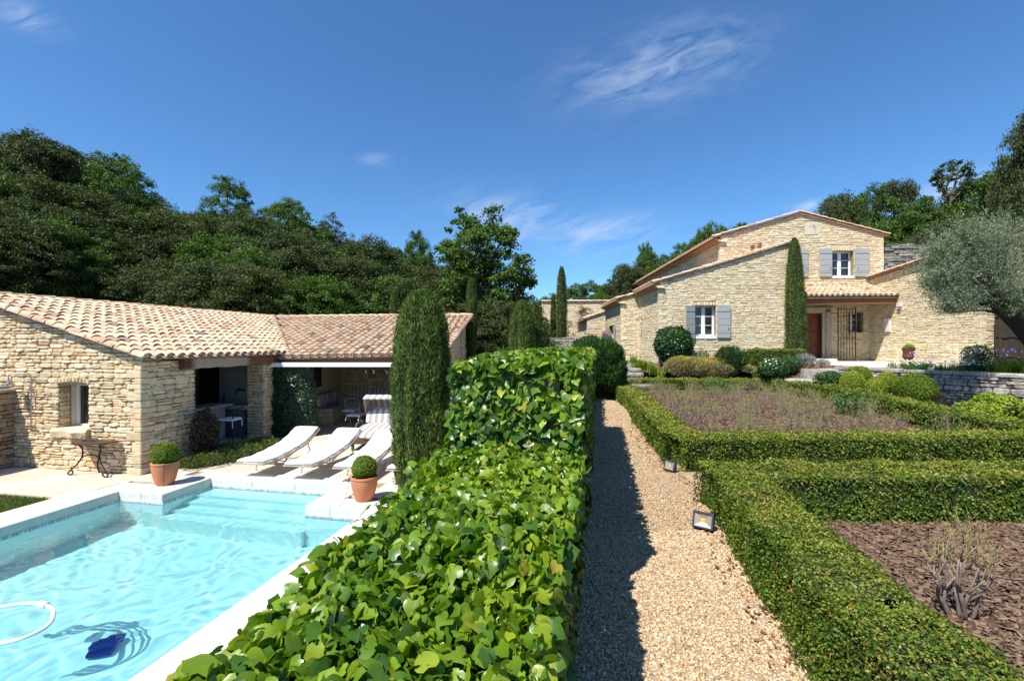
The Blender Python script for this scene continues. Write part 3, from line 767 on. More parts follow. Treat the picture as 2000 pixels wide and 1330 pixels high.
def tiled(parent, o, e, s, poly, sp=.245, ex=.335, nmax=300, seed=3, m=M_tile, trange=None, wid=(.205,.165), partname='roof_tile', plugs=True):
    """poly: list of (a,b) in plane coords. Lays cover tiles over a channel-tile layer."""
    o, e, s, n = fr_plane(o, e, s); r = random.Random(seed)
    A = np.array(poly); amin, amax = A[:, 0].min(), A[:, 0].max(); bmin, bmax = A[:, 1].min(), A[:, 1].max()
    items = []; chan = MB(); na = int(round((amax-amin)/sp))
    cspan = []
    for i in range(na+1):
        a = amin + (amax-amin)*i/na
        for j in range(int((bmax-bmin)/ex)+2):
            b = bmin + j*ex
            if not inpoly(np.array([a if i not in (0, na) else (a+.01 if i == 0 else a-.01)]), np.array([b+ex*.45]), poly)[0]: continue
            q = noise3(np.array([a*.8, b*.8, 1.0]), 1.0, 5)
            tn = min(1, max(0, .47 + .12*q + r.gauss(0, .17)))
            if r.random() < .10: tn = r.uniform(.78, .92)
            if r.random() < .04: tn = r.uniform(0, .12)
            base = o + e*(a+r.uniform(-.010, .010)) + s*(b-.03+r.uniform(-.014, .014)) + n*(.03 + r.uniform(-.004, .006))
            c4 = [base-e*.09, base+e*.09, base+e*.09+s*ex, base-e*.09+s*ex]
            items.append((area_px([tuple(p) for p in c4]), (base, tn, r.uniform(-.04, .04))))
    def b_(mb, d):
        base, tn, yaw = d; mb.tint = tn
        e2 = nrm(e + s*yaw*.6); s2 = nrm(s - e*yaw*.6)
        tile_mesh(mb, base, e2, s2, n, wid[0], wid[1], ex+.07)
    pieces(parent, partname, items, b_, m, nmax, partname+'s', smooth=False)
    if plugs:
        pg = MB()
        for i in range(na+1):
            a = amin + (amax-amin)*i/na; c = o+e*a+s*(bmin+.012)+n*.028; rr2 = wid[0]/2-.012
            if not inpoly(np.array([a if 0 < i < na else (a+.01 if i == 0 else a-.01)]), np.array([bmin+.1]), poly)[0]: continue
            ring = [c+e*(-cos(pi*k/8)*rr2)+n*(sin(pi*k/8)*rr2*.8) for k in range(9)]; pg.add(ring+[q+s*.03 for q in ring], [tuple(range(9))]+[(k, k+1, 10+k, 9+k) for k in range(8)])
        pg.build('mortar_plugs', mat('grey lime mortar', (.46,.43,.37), .95, .2, 20), parent, kind='stuff')
    # channel tiles between the covers, one strip per column
    ch = MB()
    for i in range(na):
        a0 = amin + (amax-amin)*(i+.5)/na
        for j in range(int((bmax-bmin)/ex)+1):
            b0 = bmin + j*ex
            if not inpoly(np.array([a0]), np.array([b0+ex*.5]), poly)[0]: continue
            ch.tint = min(1, max(0, .4+r.gauss(0, .15)))
            vs = []
            for (bb, up) in ((b0-.05, .014), (b0+ex+.02, .0)):
                for k in range(5):
                    th = -1+2*k/4; vs.append(o+e*(a0+th*sp*.47)+s*bb+n*(.008+up+.035*th*th))
            ch.add(vs, [(k, k+1, 5+k+1, 5+k) for k in range(4)])
    ch.build('channel_tiles', m, parent, kind='stuff')
    return o, e, s, n
def slab(mb, pts, th):
    """closed slab under polygon pts (3d)"""
    n_ = len(pts); vs = [tuple(p) for p in pts] + [(p[0], p[1], p[2]-th) for p in pts]
    mb.add(vs, [tuple(range(n_)), tuple(range(2*n_-1, n_-1, -1))] + [(i, n_+i, n_+(i+1) % n_, (i+1) % n_) for i in range(n_)])
def row_tiles(parent, p0, p1, up=(0, 0, 1), name='ridge_tile', wd=.2, L_=.36, seed=4, m=M_tile, tint=(.1,.6), skip=()):
    """a row of barrel tiles laid end to end from p0 to p1, each overlapping the next"""
    p0 = np.array(p0, float); p1 = np.array(p1, float); D = p1-p0; n_ = max(1, int(np.linalg.norm(D)/L_)); s = nrm(D); r = random.Random(seed)
    e = nrm(np.cross(s, np.array(up, float))); nn = np.cross(e, s); nn = nn if nn[2] > 0 else -nn
    for i in range(n_):
        mb = MB(); mb.tint = r.uniform(*tint)
        if r.random() < .12: mb.tint = .85
        tile_mesh(mb, p0 + D*i/n_ + nn*.012 + e*r.uniform(-.008, .008), e, s, nn, wd, wd*.85, np.linalg.norm(D)/n_+.06)
        mb.build(name, m, parent)

# ------------------------------------------------------------------ pool house
AL_, AT_ = -9.04, 7.50
A3 = LT(AL_, AT_)
ph = thing('pool_house', 'low stone pool house with pink and cream barrel tile roof', 'building', (A3[0], A3[1], 0))
SL1 = .286
top_g = lambda s: 2.335 + SL1*s
win1 = (1.30, 2.08, EYE-1.79, EYE-.86)
gO, gE, gN = (A3[0], A3[1]), neg(vvec), neg(uvec)
bwall(ph, gO, gE, gN, 5.2, top_g, -.05, [win1], .42)
f1O, f1E, f1N = (A3[0], A3[1]), uvec, vvec
f1top = lambda u: 2.26 if u < .80 else 2.05
# front wall piece behind the gable thickness
pA = LT(AL_, AT_+.42); bwall(ph, pA[:2], uvec, vvec, .78, lambda u: 2.24, -.05, [], .42)
# pillar
pt0, pt1 = AT_+3.38, AT_+4.10
pP = LT(AL_, pt0); bwall(ph, pP[:2], uvec, vvec, pt1-pt0, lambda u: 2.12, -.05, [], .50, name='pier')
# corner wall towards the second wing, faces the camera
c2 = (-6.62, 13.05)
bwall(ph, c2, (1, 0), (0, -1), .76, lambda u: 2.16, -.05, [], .35)
cs = cells(gO, gE, gN, 5.2, top_g, 0.0, [(win1[0], win1[1], win1[2], win1[3]+.17)], (.055,.125), (.11,.36), (.012,.045), 11, tfun=clustered(.08), u0=-.035, u1=0, double=.3)
cs += cells(f1O, f1E, f1N, 1.2, f1top, 0.0, [], (.055,.14), (.11,.34), (.012,.042), 12, tfun=clustered(.04), u0=-.035, u1=.0)
cs += cells(pP[:2], uvec, vvec, pt1-pt0, lambda u: 2.12, 0.0, [], (.055,.12), (.11,.34), (.012,.04), 13, tfun=clustered(.04))
q = LT(AL_-.50, pt0); cs += cells(q[:2], vvec, neg(uvec), .50, lambda u: 2.12, 0.0, [], (.055,.12), (.11,.3), (.012,.04), 14, tfun=clustered(.03))
cs += cells(c2, (1, 0), (0, -1), .76, lambda u: 2.16, 0.0, [], (.055,.12), (.11,.34), (.012,.04), 15, tfun=clustered(.04))
# stone return on the inner jamb of the front wall piece
q = LT(AL_-.42, AT_+1.2); cs += cells(LT(AL_, AT_+1.2)[:2], neg(vvec), uvec, .42, lambda u: 2.12, 0.0, [], (.06,.12), (.11,.3), (.012,.03), 16, tfun=clustered(.03))
# window arch stones: upright wedges
wu0, wu1 = win1[0]-.06, win1[1]+.06; nv = 10
for i in range(nv):
    a = wu0+(wu1-wu0)*i/nv; b = wu0+(wu1-wu0)*(i+1)/nv; k = (i+.5)/nv-.5; zt = win1[3]+.165-.10*k*k*2; zb = win1[3]+.012 + .05*(1-4*k*k)
    c4 = [(a+.006, zb-.01), (b-.006, zb-.01), (b-.004, zt+random.uniform(-.01, .02)), (a+.004, zt+random.uniform(-.01, .02))]
    P3 = [(gO[0]+gE[0]*a_, gO[1]+gE[1]*a_, b_) for a_, b_ in c4]
    cs.append((area_px(P3)*3, (gO, gE, gN, c4, .05, random.uniform(.2, .6), random.random())))
# stones of the left reveal of the window
q0 = (gO[0]+gE[0]*win1[1], gO[1]+gE[1]*win1[1])
cs += [(a*3, d) for a, d in cells(q0, uvec, vvec, .20, lambda u: win1[3], win1[2], [], (.06,.12), (.12,.2), (.01,.02), 17, tfun=clustered(.02), u0=0, u1=0)]
pieces(ph, 'stone', cs, bstone, M_stone, 300, 'stonework')
quoins(ph, (A3[0], A3[1]), gE, uvec, 0.0, 2.16, M_stone, 5)
# window: plaster reveal, white frame, glass, rough sill
wb = MB()
def gpt(u, d, z): return (gO[0]+gE[0]*u-gN[0]*d, gO[1]+gE[1]*u-gN[1]*d, z)
def gbox(mb, u0, u1, d0, d1, z0, z1): return mb.hexa([gpt(u0, d0, z0), gpt(u1, d0, z0), gpt(u1, d1, z0), gpt(u0, d1, z0), gpt(u0, d0, z1), gpt(u1, d0, z1), gpt(u1, d1, z1), gpt(u0, d1, z1)])
gbox(wb, win1[1]-.022, win1[1]+.05, .22, .50, win1[2], win1[3]); wb.build('plaster_reveal', M_plaster, ph)
wf = MB()
for (a, b, c, d) in [(win1[0], win1[0]+.06, win1[2], win1[3]), (win1[1]-.09, win1[1]-.03, win1[2], win1[3]), (win1[0], win1[1]-.03, win1[2], win1[2]+.06), (win1[0], win1[1]-.03, win1[3]-.05, win1[3])]:
    gbox(wf, a+.001, b, .30, .37, c, d)
gbox(wf, win1[0]+.36, win1[0]+.42, .305, .365, win1[2]+.06, win1[3]-.05)
wfo = wf.build('window', M_white, ph); g_ = MB(); gbox(g_, win1[0]+.05, win1[1]-.05, .335, .345, win1[2]+.05, win1[3]-.04); g_.build('pane', M_glass, wfo)
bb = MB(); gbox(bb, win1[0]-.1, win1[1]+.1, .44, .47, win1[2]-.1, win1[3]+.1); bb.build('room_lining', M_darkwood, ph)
sb = MB(); sb.tint = .72; n_ = 9
for i in range(n_):
    u0 = win1[0]-.06+(win1[1]+.14-win1[0])*i/n_; 
rs = random.Random(8); ring = []
for i in range(12):
    u = win1[0]-.05+(win1[1]-win1[0]+.12)*i/11; ring.append((u, .10+.05*rs.random()+.05*math.sin(i*.6), -.04-.05*rs.random()))
vs = []
for (u, pr, dz) in ring: vs += [gpt(u, .30, win1[2]+.02), gpt(u, -pr*.6, win1[2]+.03), gpt(u, -pr, win1[2]-.03), gpt(u, -pr*.8, win1[2]-.09+dz), gpt(u, .05, win1[2]-.13+dz*.6)]
fs = [tuple(range(5))] + [(5*i+k, 5*i+(k+1) % 5, 5*i+5+(k+1) % 5, 5*i+5+k) for i in range(11) for k in range(5)] + [tuple(range(59, 54, -1))]
sb.add(vs, fs); sb.build('sill', M_stone, ph, smooth=False)

# interior of the kitchen bay
it = MB()
ltbox(it, -13.6, -9.56, 11.40, 11.60, -.05, 2.5)           # back wall of the bay (faces the camera)
ltbox(it, -13.8, -13.6, 7.9, 17, -.05, 3.3)
it.build('plaster_wall', M_plaster_grey, ph)
it = MB(); ltbox(it, -13.6, -9.30, 7.95, 11.6, 2.36, 2.42); it.build('ceiling', M_darkwood, ph)
def ltat(px, t):   # l where the plane t=const crosses picture column px
    r = (px-1000)/F_; return (r*CU*t - SU*t)/(CU + r*SU)
dl0, dl1 = ltat(391, 11.4), ltat(428, 11.4)
d_ = MB(); ltbox(d_, dl0, dl1, 11.36, 11.42, 0.0, 2.12); dd = d_.build('door', M_darkwood, ph)
h_ = MB(); ltbox(h_, dl0+.06, dl0+.10, 11.32, 11.36, .95, 1.05); h_.build('handle', M_iron, dd)
# tiled splashback
sp_ = ltat(440, 11.39); sq = ltat(488, 11.39)
for i in range(4):
    for j in range(3):
        m_ = MB(); w0 = (sq-sp_)/4; m_.tint = .3+.3*random.random()
        ltbox(m_, sp_+w0*i+.006, sp_+w0*(i+1)-.006, 11.375, 11.40, 1.02+.24*j+.006, 1.02+.24*(j+1)-.006); m_.build('wall_tile', mat('splashback tile', [(.40,.39,.36), (.46,.45,.42)], .4), ph)
si = MB(); ltbox(si, dl1+.05, -9.58, 10.86, 11.375, .80, .90); si.build('stone_counter', mat('pale counter stone', (.50,.47,.42), .6), ph)
si = MB(); ltbox(si, sp_-.02, -9.70, 10.95, 11.38, 0, .79)
cab = si.build('cabinet', mat('grey cabinet', (.14,.14,.145), .6), ph)
for k in range(2):
    m_ = MB(); a = sp_+.03+k*.42; ltbox(m_, a, a+.38, 10.93, 10.95, .08, .74); m_.build('cabinet_door', MATS['grey cabinet'], cab)
fa = MB(); f_l = ltat(470, 11.3)
fa.tube([LT(f_l-.12, 11.34, 1.28), LT(f_l+.12, 11.34, 1.28)], .02, 8); fa.tube([LT(f_l, 11.34, 1.28), LT(f_l, 11.22, 1.33), LT(f_l, 11.12, 1.29), LT(f_l, 11.10, 1.18)], .015, 8)
fa.build('faucet', M_iron, ph)
bo = MB(); bo.lathe(LT(ltat(437, 11.1), 11.1, .90), [(.035,0), (.04,.02), (.04,.14), (.015,.19), (.012,.26)], 12); tag(bo.build('bottle', mat('dark bottle glass', (.03,.05,.07), .1)), 'dark bottle standing on the stone counter by the sink', 'bottle')
# bar counter
br = MB(); ltbox(br, -10.55, -10.15, 8.9, 10.75, 0, .92); ltbox(br, -10.62, -9.95, 8.85, 10.8, .92, .98); br.build('bar_counter', M_plaster_grey, ph)

# beams
def beam(p0, p1, w_, h_, tn, name='beam', seg=10, seed=0):
    r = random.Random(seed); p0 = np.array(p0, float); p1 = np.array(p1, float); s = nrm(p1-p0); e = nrm(np.cross(s, [0, 0, 1])); mb = MB(); vs = []
    for i in range(seg+1):
        c = p0+(p1-p0)*i/seg; mb.tint = tn(i/seg) if callable(tn) else tn
        a, b = w_/2*(1+r.uniform(-.07, .07)), h_/2*(1+r.uniform(-.08, .08)); k = .25
        ring = [(-a, -b*(1-k)), (-a*(1-k), -b), (a*(1-k), -b), (a, -b*(1-k)), (a, b*(1-k)), (a*(1-k), b), (-a*(1-k), b), (-a, b*(1-k))]
        mb.add([c+e*x+np.array([0, 0, z]) for x, z in ring], [])
    fs = [(8*i+k, 8*i+(k+1) % 8, 8*i+8+(k+1) % 8, 8*i+8+k) for i in range(seg) for k in range(8)] + [tuple(range(7, -1, -1)), tuple(8*seg+k for k in range(8))]
    mb.f += fs
    return mb.build(name, M_wood, ph)
beam(LT(AL_-.04, AT_+.82, 2.185), LT(AL_-.04, AT_+4.7, 2.165), .34, .25, lambda k: (.0 if k < .09 else .5 if k < .46 else 1.0), seg=22, seed=2)
beam((-6.75, 12.93, 2.13), (-1.95, 12.93, 2.13), .26, .20, 1.0, seed=3)

# roof one
rz = lambda l: 2.30 + SL1*(AL_-l+.0)*1.0
def R1(l, t): x, y, _ = LT(l, t); return (x, y, 2.315 + SL1*(EVL-l))
EVL = -8.84
e1 = np.array([SU, CU, 0]); s1 = np.array([-CU, SU, SL1]); s1n = nrm(s1); sl1 = math.sqrt(1+SL1**2)
VT = 11.60
RL = -13.72
mb = MB(); slab(mb, [R1(EVL-.04, 7.46), R1(EVL-.04, VT), R1(RL, 17.0), R1(RL, 7.46)], .035)
# far slope behind the ridge
slab(mb, [R1(RL, 7.36), R1(RL, 17.0), (LT(-16.5, 17)[0], LT(-16.5, 17)[1], R1(RL, 17)[2]-.8), (LT(-16.5, 7.36)[0], LT(-16.5, 7.36)[1], R1(RL, 7.36)[2]-.8)], .09)
mb.build('roof', M_tile_old, ph)
poly1 = [(0, 0), (VT-7.44, 0), (17.0-7.44, (EVL-RL)*sl1), (0, (EVL-RL)*sl1)]
tiled(ph, R1(EVL, 7.44), e1, s1, poly1, nmax=300, seed=21)
row_tiles(ph, R1(RL, 17.0), R1(RL, 7.4), name='ridge_tile', wd=.24, L_=.42, tint=(.05,.35), seed=6)
row_tiles(ph, R1(EVL-.01, 7.43), R1(RL, 7.43), name='verge_tile', wd=.20, L_=.34, tint=(.1,.6), seed=7)
# seam tiles standing over the second wing roof
row_tiles(ph, np.array(R1(EVL-.05, VT+.02)) + [0, 0, .05], np.array(R1(RL, 17.05)) + [0, 0, .05], name='valley_tile', wd=.2, L_=.36, tint=(.3,.6), seed=8)

# roof two
B_, C_ = .018, .235
def R2(x, y): return (x, y, 2.20 + B_*(x+6.45) + C_*(y-12.70))
mb = MB(); slab(mb, [R2(-6.52, 12.74), R2(-2.03, 12.74), R2(-1.72, 19.0), R2(-10.25, 19.4)], .04)
slab(mb, [R2(-10.25, 19.4), R2(-1.72, 19.0), (-1.7, 21.5, R2(-1.72, 19)[2]-.9), (-10.3, 21.8, R2(-10.2, 19.4)[2]-.9)], .09)
mb.build('roof', M_tile_old, ph)
e2 = np.array([1, 0, B_]); s2 = np.array([0.045, 1, C_]); sl2 = math.sqrt(1+C_**2)
poly2 = [(0.08, 0), (4.46, 0), (4.50, 6.3*sl2), (-3.9, 6.65*sl2)]
# shear: columns follow the verge, so compute the outline in that frame
o2, ee2, ss2, nn2 = fr_plane(R2(-6.45, 12.70), e2, s2)
def to2(x, y): p = np.array(R2(x, y))-o2; return (float(np.dot(p, ee2)), float(np.dot(p, ss2)))
poly2 = [to2(-6.38, 12.70), to2(-1.98, 12.70), to2(-1.70, 19.0), to2(-10.0, 19.38)]
tiled(ph, R2(-6.45, 12.70), ee2, ss2, poly2, nmax=300, seed=22)
row_tiles(ph, R2(-10.3, 19.4), R2(-1.7, 19.0), name='ridge_tile', wd=.24, L_=.42, tint=(.3,.65), seed=9)
row_tiles(ph, R2(-1.96, 12.68), R2(-1.68, 19.0), name='verge_tile', wd=.20, L_=.34, tint=(.3,.9), seed=10)

# second wing shell
sh = MB()
sh.hexa([(-6.60, 13.4, -.05), (-6.40, 13.4, -.05), (-6.40, 17.2, -.05), (-6.60, 17.2, -.05), (-6.60, 13.4, 2.2), (-6.40, 13.4, 2.2), (-6.40, 17.2, 3.0), (-6.60, 17.2, 3.0)])
sh.build('plaster_wall', M_plaster, ph)
bwall(ph, (-6.42, 17.0), (1, 0), (0, -1), 4.5, lambda u: 3.0, -.05, [], .3)
# gable end towards the camera's right
def rt(u): return R2(-1.95, 12.95+u)[2]-.10
bwall(ph, (-1.95, 12.95), (0, 1), (1, 0), 6.0, rt, -.05, [], .35)
cs = cells((-6.42, 17.0), (1, 0), (0, -1), 4.5, lambda u: 3.0, .35, [], (.09,.16), (.2,.45), (.015,.04), 31, tfun=clustered(.05), u0=0, u1=0)
cs += cells((-1.95, 12.95), (0, 1), (1, 0), 6.0, rt, .9, [], (.10,.17), (.2,.42), (.012,.03), 32, tfun=clustered(.06))
mb = MB()
for a, d in cs: bstone_lite(mb, d)
mb.build('inner_stonework', M_stone, ph, kind='stuff')
ce = MB(); ce.hexa([(-6.6, 13.1, 2.12), (-2.0, 13.1, 2.12), (-2.0, 17.1, 3.02), (-6.6, 17.1, 3.02), (-6.6, 13.1, 2.17), (-2.0, 13.1, 2.17), (-2.0, 17.1, 3.07), (-6.6, 17.1, 3.07)]); ce.build('ceiling', M_darkwood, ph)
# small window in the plaster wall
wi = MB()
for (a, b, c, d) in [(14.55, 14.62, 1.20, 1.92), (15.13, 15.20, 1.20, 1.92), (14.62, 15.13, 1.86, 1.92), (14.62, 15.13, 1.20, 1.26)]:
    wi.box((-6.385, (a+b)/2, (c+d)/2), (.05, b-a, d-c))
wo = wi.build('window', M_darkwood, ph); g_ = MB(); g_.box((-6.393, 14.875, 1.56), (.02, .52, .60)); g_.build('pane', M_glass, wo)
g_ = MB(); g_.box((-6.36, 14.875, 1.17), (.12, .75, .05)); g_.build('sill', M_plaster, ph)
g_ = MB()
for k in range(3): g_.tube([(-6.33, 14.72+.15*k, 1.22), (-6.33, 14.72+.15*k, 1.92)], .012, 6)
g_.build('window_bar', M_iron, wo)

# awning cassette under the second eave
aw = tag(MB().chbox((-4.40, 12.62, 2.03), (4.55, .15, .115), .03).build('awning', M_white), 'rolled white awning in its long case under the tiled eave', 'awning')

# built in L bench with cushions
bn = thing('corner_bench', 'L-shaped stone bench with grey seat pads and striped cushions in the covered corner', 'bench', (-6.0, 15.5, 0))
mb = MB(); mb.box((-6.06, 15.75, .20), (.62, 2.4, .40)); mb.box((-4.6, 16.66, .20), (2.4, .62, .40)); mb.build('bench_base', M_mortar, bn)
cs = cells((-5.73, 14.52), (0, 1), (1, 0), 2.0, lambda u: .40, 0, [], (.07,.13), (.14,.36), (.01,.03), 41, tfun=clustered(.03))
cs += cells((-6.37, 14.53), (1, 0), (0, -1), .62, lambda u: .40, 0, [], (.07,.13), (.14,.3), (.01,.03), 42, tfun=clustered(.03))
cs += cells((-5.73, 16.33), (1, 0), (0, -1), 2.3, lambda u: .40, 0, [], (.07,.13), (.14,.36), (.01,.03), 43, tfun=clustered(.03))
for a, d in cs:
    mb = MB(); bstone_lite(mb, d); mb.build('stone', M_stone, bn)
M_seat = mat('oatmeal seat pad', (.42,.40,.37), .95)
MB().chbox((-6.05, 15.7, .47), (.64, 2.4, .14), .04).build('seat_pad', M_seat, bn); MB().chbox((-4.55, 16.65, .47), (2.3, .64, .14), .04).build('seat_pad', M_seat, bn)
M_strw = mat('cream stripe cloth', (.62,.60,.56), .95)
def striped(parent, name, c, sz, ang, n_, tilt=0.0, ax='x', m1=M_strw, m2=M_stripe_g, r0=.35, sides=1.0):
    """plump cushion cut in fabric stripes across its width; stripes are sub-parts of the cushion"""
    base = MB(); dark = MB(); ca, sa = cos(ang), sin(ang)
    K = n_*2+1
    for i in range(K):
        x0 = -sz[0]/2+sz[0]*i/K; x1 = -sz[0]/2+sz[0]*(i+1)/K
        for (mb, wch) in ((base, 0), (dark, 1)):
            if i % 2 != wch: continue
            vs = []
            for xx in (x0, x1):
                pf = (1-(abs(xx)/(sz[0]/2))**4*.35)
                for k in range(12):
                    a = 2*pi*k/12; yy = cos(a); zz = sin(a)
                    yy = np.sign(yy)*abs(yy)**.5*sz[1]/2*pf; zz = np.sign(zz)*abs(zz)**.5*sz[2]/2*pf
                    yt = yy*cos(tilt)-zz*sin(tilt); zt = yy*sin(tilt)+zz*cos(tilt)
                    vs.append((c[0]+xx*ca-yt*sa, c[1]+xx*sa+yt*ca, c[2]+zt))
            mb.add(vs, [(k, (k+1) % 12, 12+(k+1) % 12, 12+k)[::-1] for k in range(12)] + [tuple(range(12)), tuple(range(23, 11, -1))])
    b = base.build(name, m1, parent); dark.build('stripe', m2, b)
    return b
for k in range(3): striped(bn, 'cushion', (-6.25, 14.95+.62*k, .74), (.58, .14, .42), pi/2, 3, tilt=-.15)
for k in range(3): striped(bn, 'cushion', (-5.55+.62*k, 16.86, .76), (.6, .14, .44), 0, 4, tilt=-.15)
# ------------------------------------------------------------------ terrace furniture
def arc(pts_, n=6):
    """smooth a polyline (Catmull-Rom)"""
    p = np.array(pts_, float); p = np.vstack([2*p[0]-p[1], p, 2*p[-1]-p[-2]]); o = []
    for i in range(1, len(p)-2):
        for k in range(n):
            t = k/n; o.append(.5*((2*p[i])+(-p[i-1]+p[i+1])*t+(2*p[i-1]-5*p[i]+4*p[i+1]-p[i+2])*t*t+(-p[i-1]+3*p[i]-3*p[i+1]+p[i+2])*t**3))
    o.append(p[-2]); return np.array(o)
prof = arc([(0, 0, .30), (0, .35, .275), (0, .75, .30), (0, 1.05, .335), (0, 1.32, .375), (0, 1.62, .475), (0, 1.93, .62)], 5)
def make_lounger(lbl):
    t = thing('sun_lounger', lbl, 'sun lounger', group='white sun loungers lined up behind the pool')
    f = MB()
    for sx in (-.29, .29): f.tube([(sx, p[1], p[2]) for p in prof],   .022, 8)
    for k in (0, 6, 12, 18, 24, len(prof)-1): f.tube([(-.29, prof[k][1], prof[k][2]), (.29, prof[k][1], prof[k][2])], .013, 6)
    f.build('frame', M_lframe, t, smooth='auto')
    for sx in (-.30, .30):
        l_ = MB(); l_.tube(arc([(sx, .92, .31), (sx, .72, .25), (sx*1.05, .62, .12), (sx*1.05, .58, .0)], 4), .013, 7); l_.build('leg', M_lframe, t, smooth='auto')
        l_ = MB(); l_.tube([(sx, 1.45, .39), (sx, 1.62, .01)], .012, 7); l_.tube([(sx, 1.42, .20), (sx, 1.55, .19)], .01, 6); l_.build('leg', M_lframe, t, smooth='auto')
    for sx in (-.26, .26):
        w_ = MB(); w_.tube([(sx-.02, 1.12, .07), (sx+.02, 1.12, .07)], .07, 16); w_.build('wheel', M_lframe, t, smooth='auto')
    l_ = MB(); l_.tube([(-.3, .60, .14), (.3, .60, .14)], .011, 6); l_.tube([(-.26, 1.12, .07), (.26, 1.12, .07)], .012, 6); l_.tube([(0, 1.12, .07), (0, 1.05, .31)], .012, 6); l_.build('crossbar', M_lframe, t)
    m = MB(); n_ = len(prof); vs = []; K = 14
    for i, p in enumerate(prof):
        tg = prof[min(i+1, n_-1)]-prof[max(i-1, 0)]; tg = nrm(tg); nn = np.array([0, -tg[2], tg[1]])
        e_ = 1.0 if 0 < i < n_-1 else .45
        for k in range(K):
            a = 2*pi*k/K; x = np.sign(cos(a))*abs(cos(a))**.35*.285; z = np.sign(sin(a))*abs(sin(a))**.6*.040*e_
            z += .006*math.sin(i*1.3+x*9)+.004*math.sin(i*2.7-x*17)
            vs.append(p + nn*(.052+z) + np.array([x, 0, 0]))
    m.add(vs, [(i*K+k, i*K+(k+1) % K, (i+1)*K+(k+1) % K, (i+1)*K+k) for i in range(n_-1) for k in range(K)] + [tuple(range(K-1, -1, -1)), tuple((n_-1)*K+k for k in range(K))])
    m.build('cushion', M_cushion, t, smooth=True)
    for sx in (-.30, .30):
        s_ = MB(); s_.add([(sx-.002, .80, .34), (sx+.002, .80, .34), (sx+.01, .83, .22), (sx-.01, .84, .21)], [(0, 1, 2, 3)]); s_.add([(sx+.003, .78, .34), (sx+.02, .74, .25), (sx+.012, .73, .24), (sx-.002, .77, .34)], [(0, 1, 2, 3)]); s_.build('tie', M_cushion, t)
    return t
lg = make_lounger('white cushioned sun lounger at the left end of the row, nearest the bar stools')
lab = ['white sun lounger second from the left end of the row', 'white sun lounger third in the row, behind the small right-hand terracotta pot', 'white sun lounger mostly hidden behind the large clipped cypress']
for i, (x, y, a) in enumerate([(-5.06, 8.78, 8), (-4.05, 8.60, 9), (-3.04, 8.42, 8), (-2.02, 8.30, 9)]):
    o = lg if i == 0 else copy_tree(lg)
    if i: o['label'] = lab[i-1]
    o.location = (x, y, .001); o.rotation_euler = (0, 0, -R(a))

# hooded striped daybed
M_wicker = mat('brown wicker', (.10,.075,.05), .8, .3, 60, .004, 120)
db = thing('daybed', 'wide hooded daybed with grey and cream striped cushions behind the loungers', 'daybed', (-3.25, 12.05, 0))
MB().chbox((-3.25, 11.95, .24), (1.45, 1.75, .14), .02).build('base', M_wicker, db)
for (x, y) in ((-3.9, 11.15), (-2.6, 11.15), (-3.9, 12.75), (-2.6, 12.75)):
    MB().tube([(x, y, 0), (x, y, .2)], .04, 8).build('leg', M_wicker, db)
striped(db, 'seat_cushion', (-3.25, 11.75, .38), (1.5, 1.45, .16), 0, 9, tilt=.06)
striped(db, 'back_cushion', (-3.25, 12.42, .60), (1.40, .26, .48), 0, 8, tilt=-.45)
hd = MB(); hs_ = MB(); K = 17
for i in range(K):   # hood shell, arched front to back, one strip per stripe
    x0 = -3.98+1.46*i/K; x1 = -3.98+1.46*(i+1)/K
    mb = hd if i % 2 == 0 else hs_
    vs = []
    for x in (x0, x1):
        for th in (0, .03):
            for k in range(9):
                a = R(-8)+R(128)*k/8; r_ = .56-th; vs.append((x, 12.42+cos(a)*r_, .66+sin(a)*r_*1.0))
    fs = [(k, k+1, 18+k+1, 18+k) for k in range(8)] + [(9+k, 27+k, 27+k+1, 9+k+1) for k in range(8)] + [(8, 17, 35, 26), (0, 18, 27, 9)]
    mb.add(vs, fs)
for i in range(9):   # side panels as radial stripes
    for x in (-3.985, -2.515):
        mb = hs_ if i % 2 else hd
        a0 = R(-8)+R(128)*i/9; a1 = R(-8)+R(128)*(i+1)/9
        for dxx in (0, .012):
            pts = [(x+dxx, 12.42, .62), (x+dxx, 12.42+cos(a0)*.565, .66+sin(a0)*.565), (x+dxx, 12.42+cos(a1)*.565, .66+sin(a1)*.565)]
            mb.add(pts, [(0, 1, 2)])
hb = hd.build('hood', M_strw, db); hs_.build('stripe', M_stripe_g, hb)
bk_ = MB(); bk_.box((-3.25, 12.94, .55), (1.46, .04, .55)); bk_.build('hood_back', M_strw, db)
ar = MB()
for x in (-4.02, -2.48): ar.tube(arc([(x, 12.3, .30), (x, 12.25, .52), (x, 12.0, .56), (x, 11.75, .50), (x, 11.7, .32)], 4), .03, 8)
ar.build('armrest', M_wicker, db, smooth='auto')

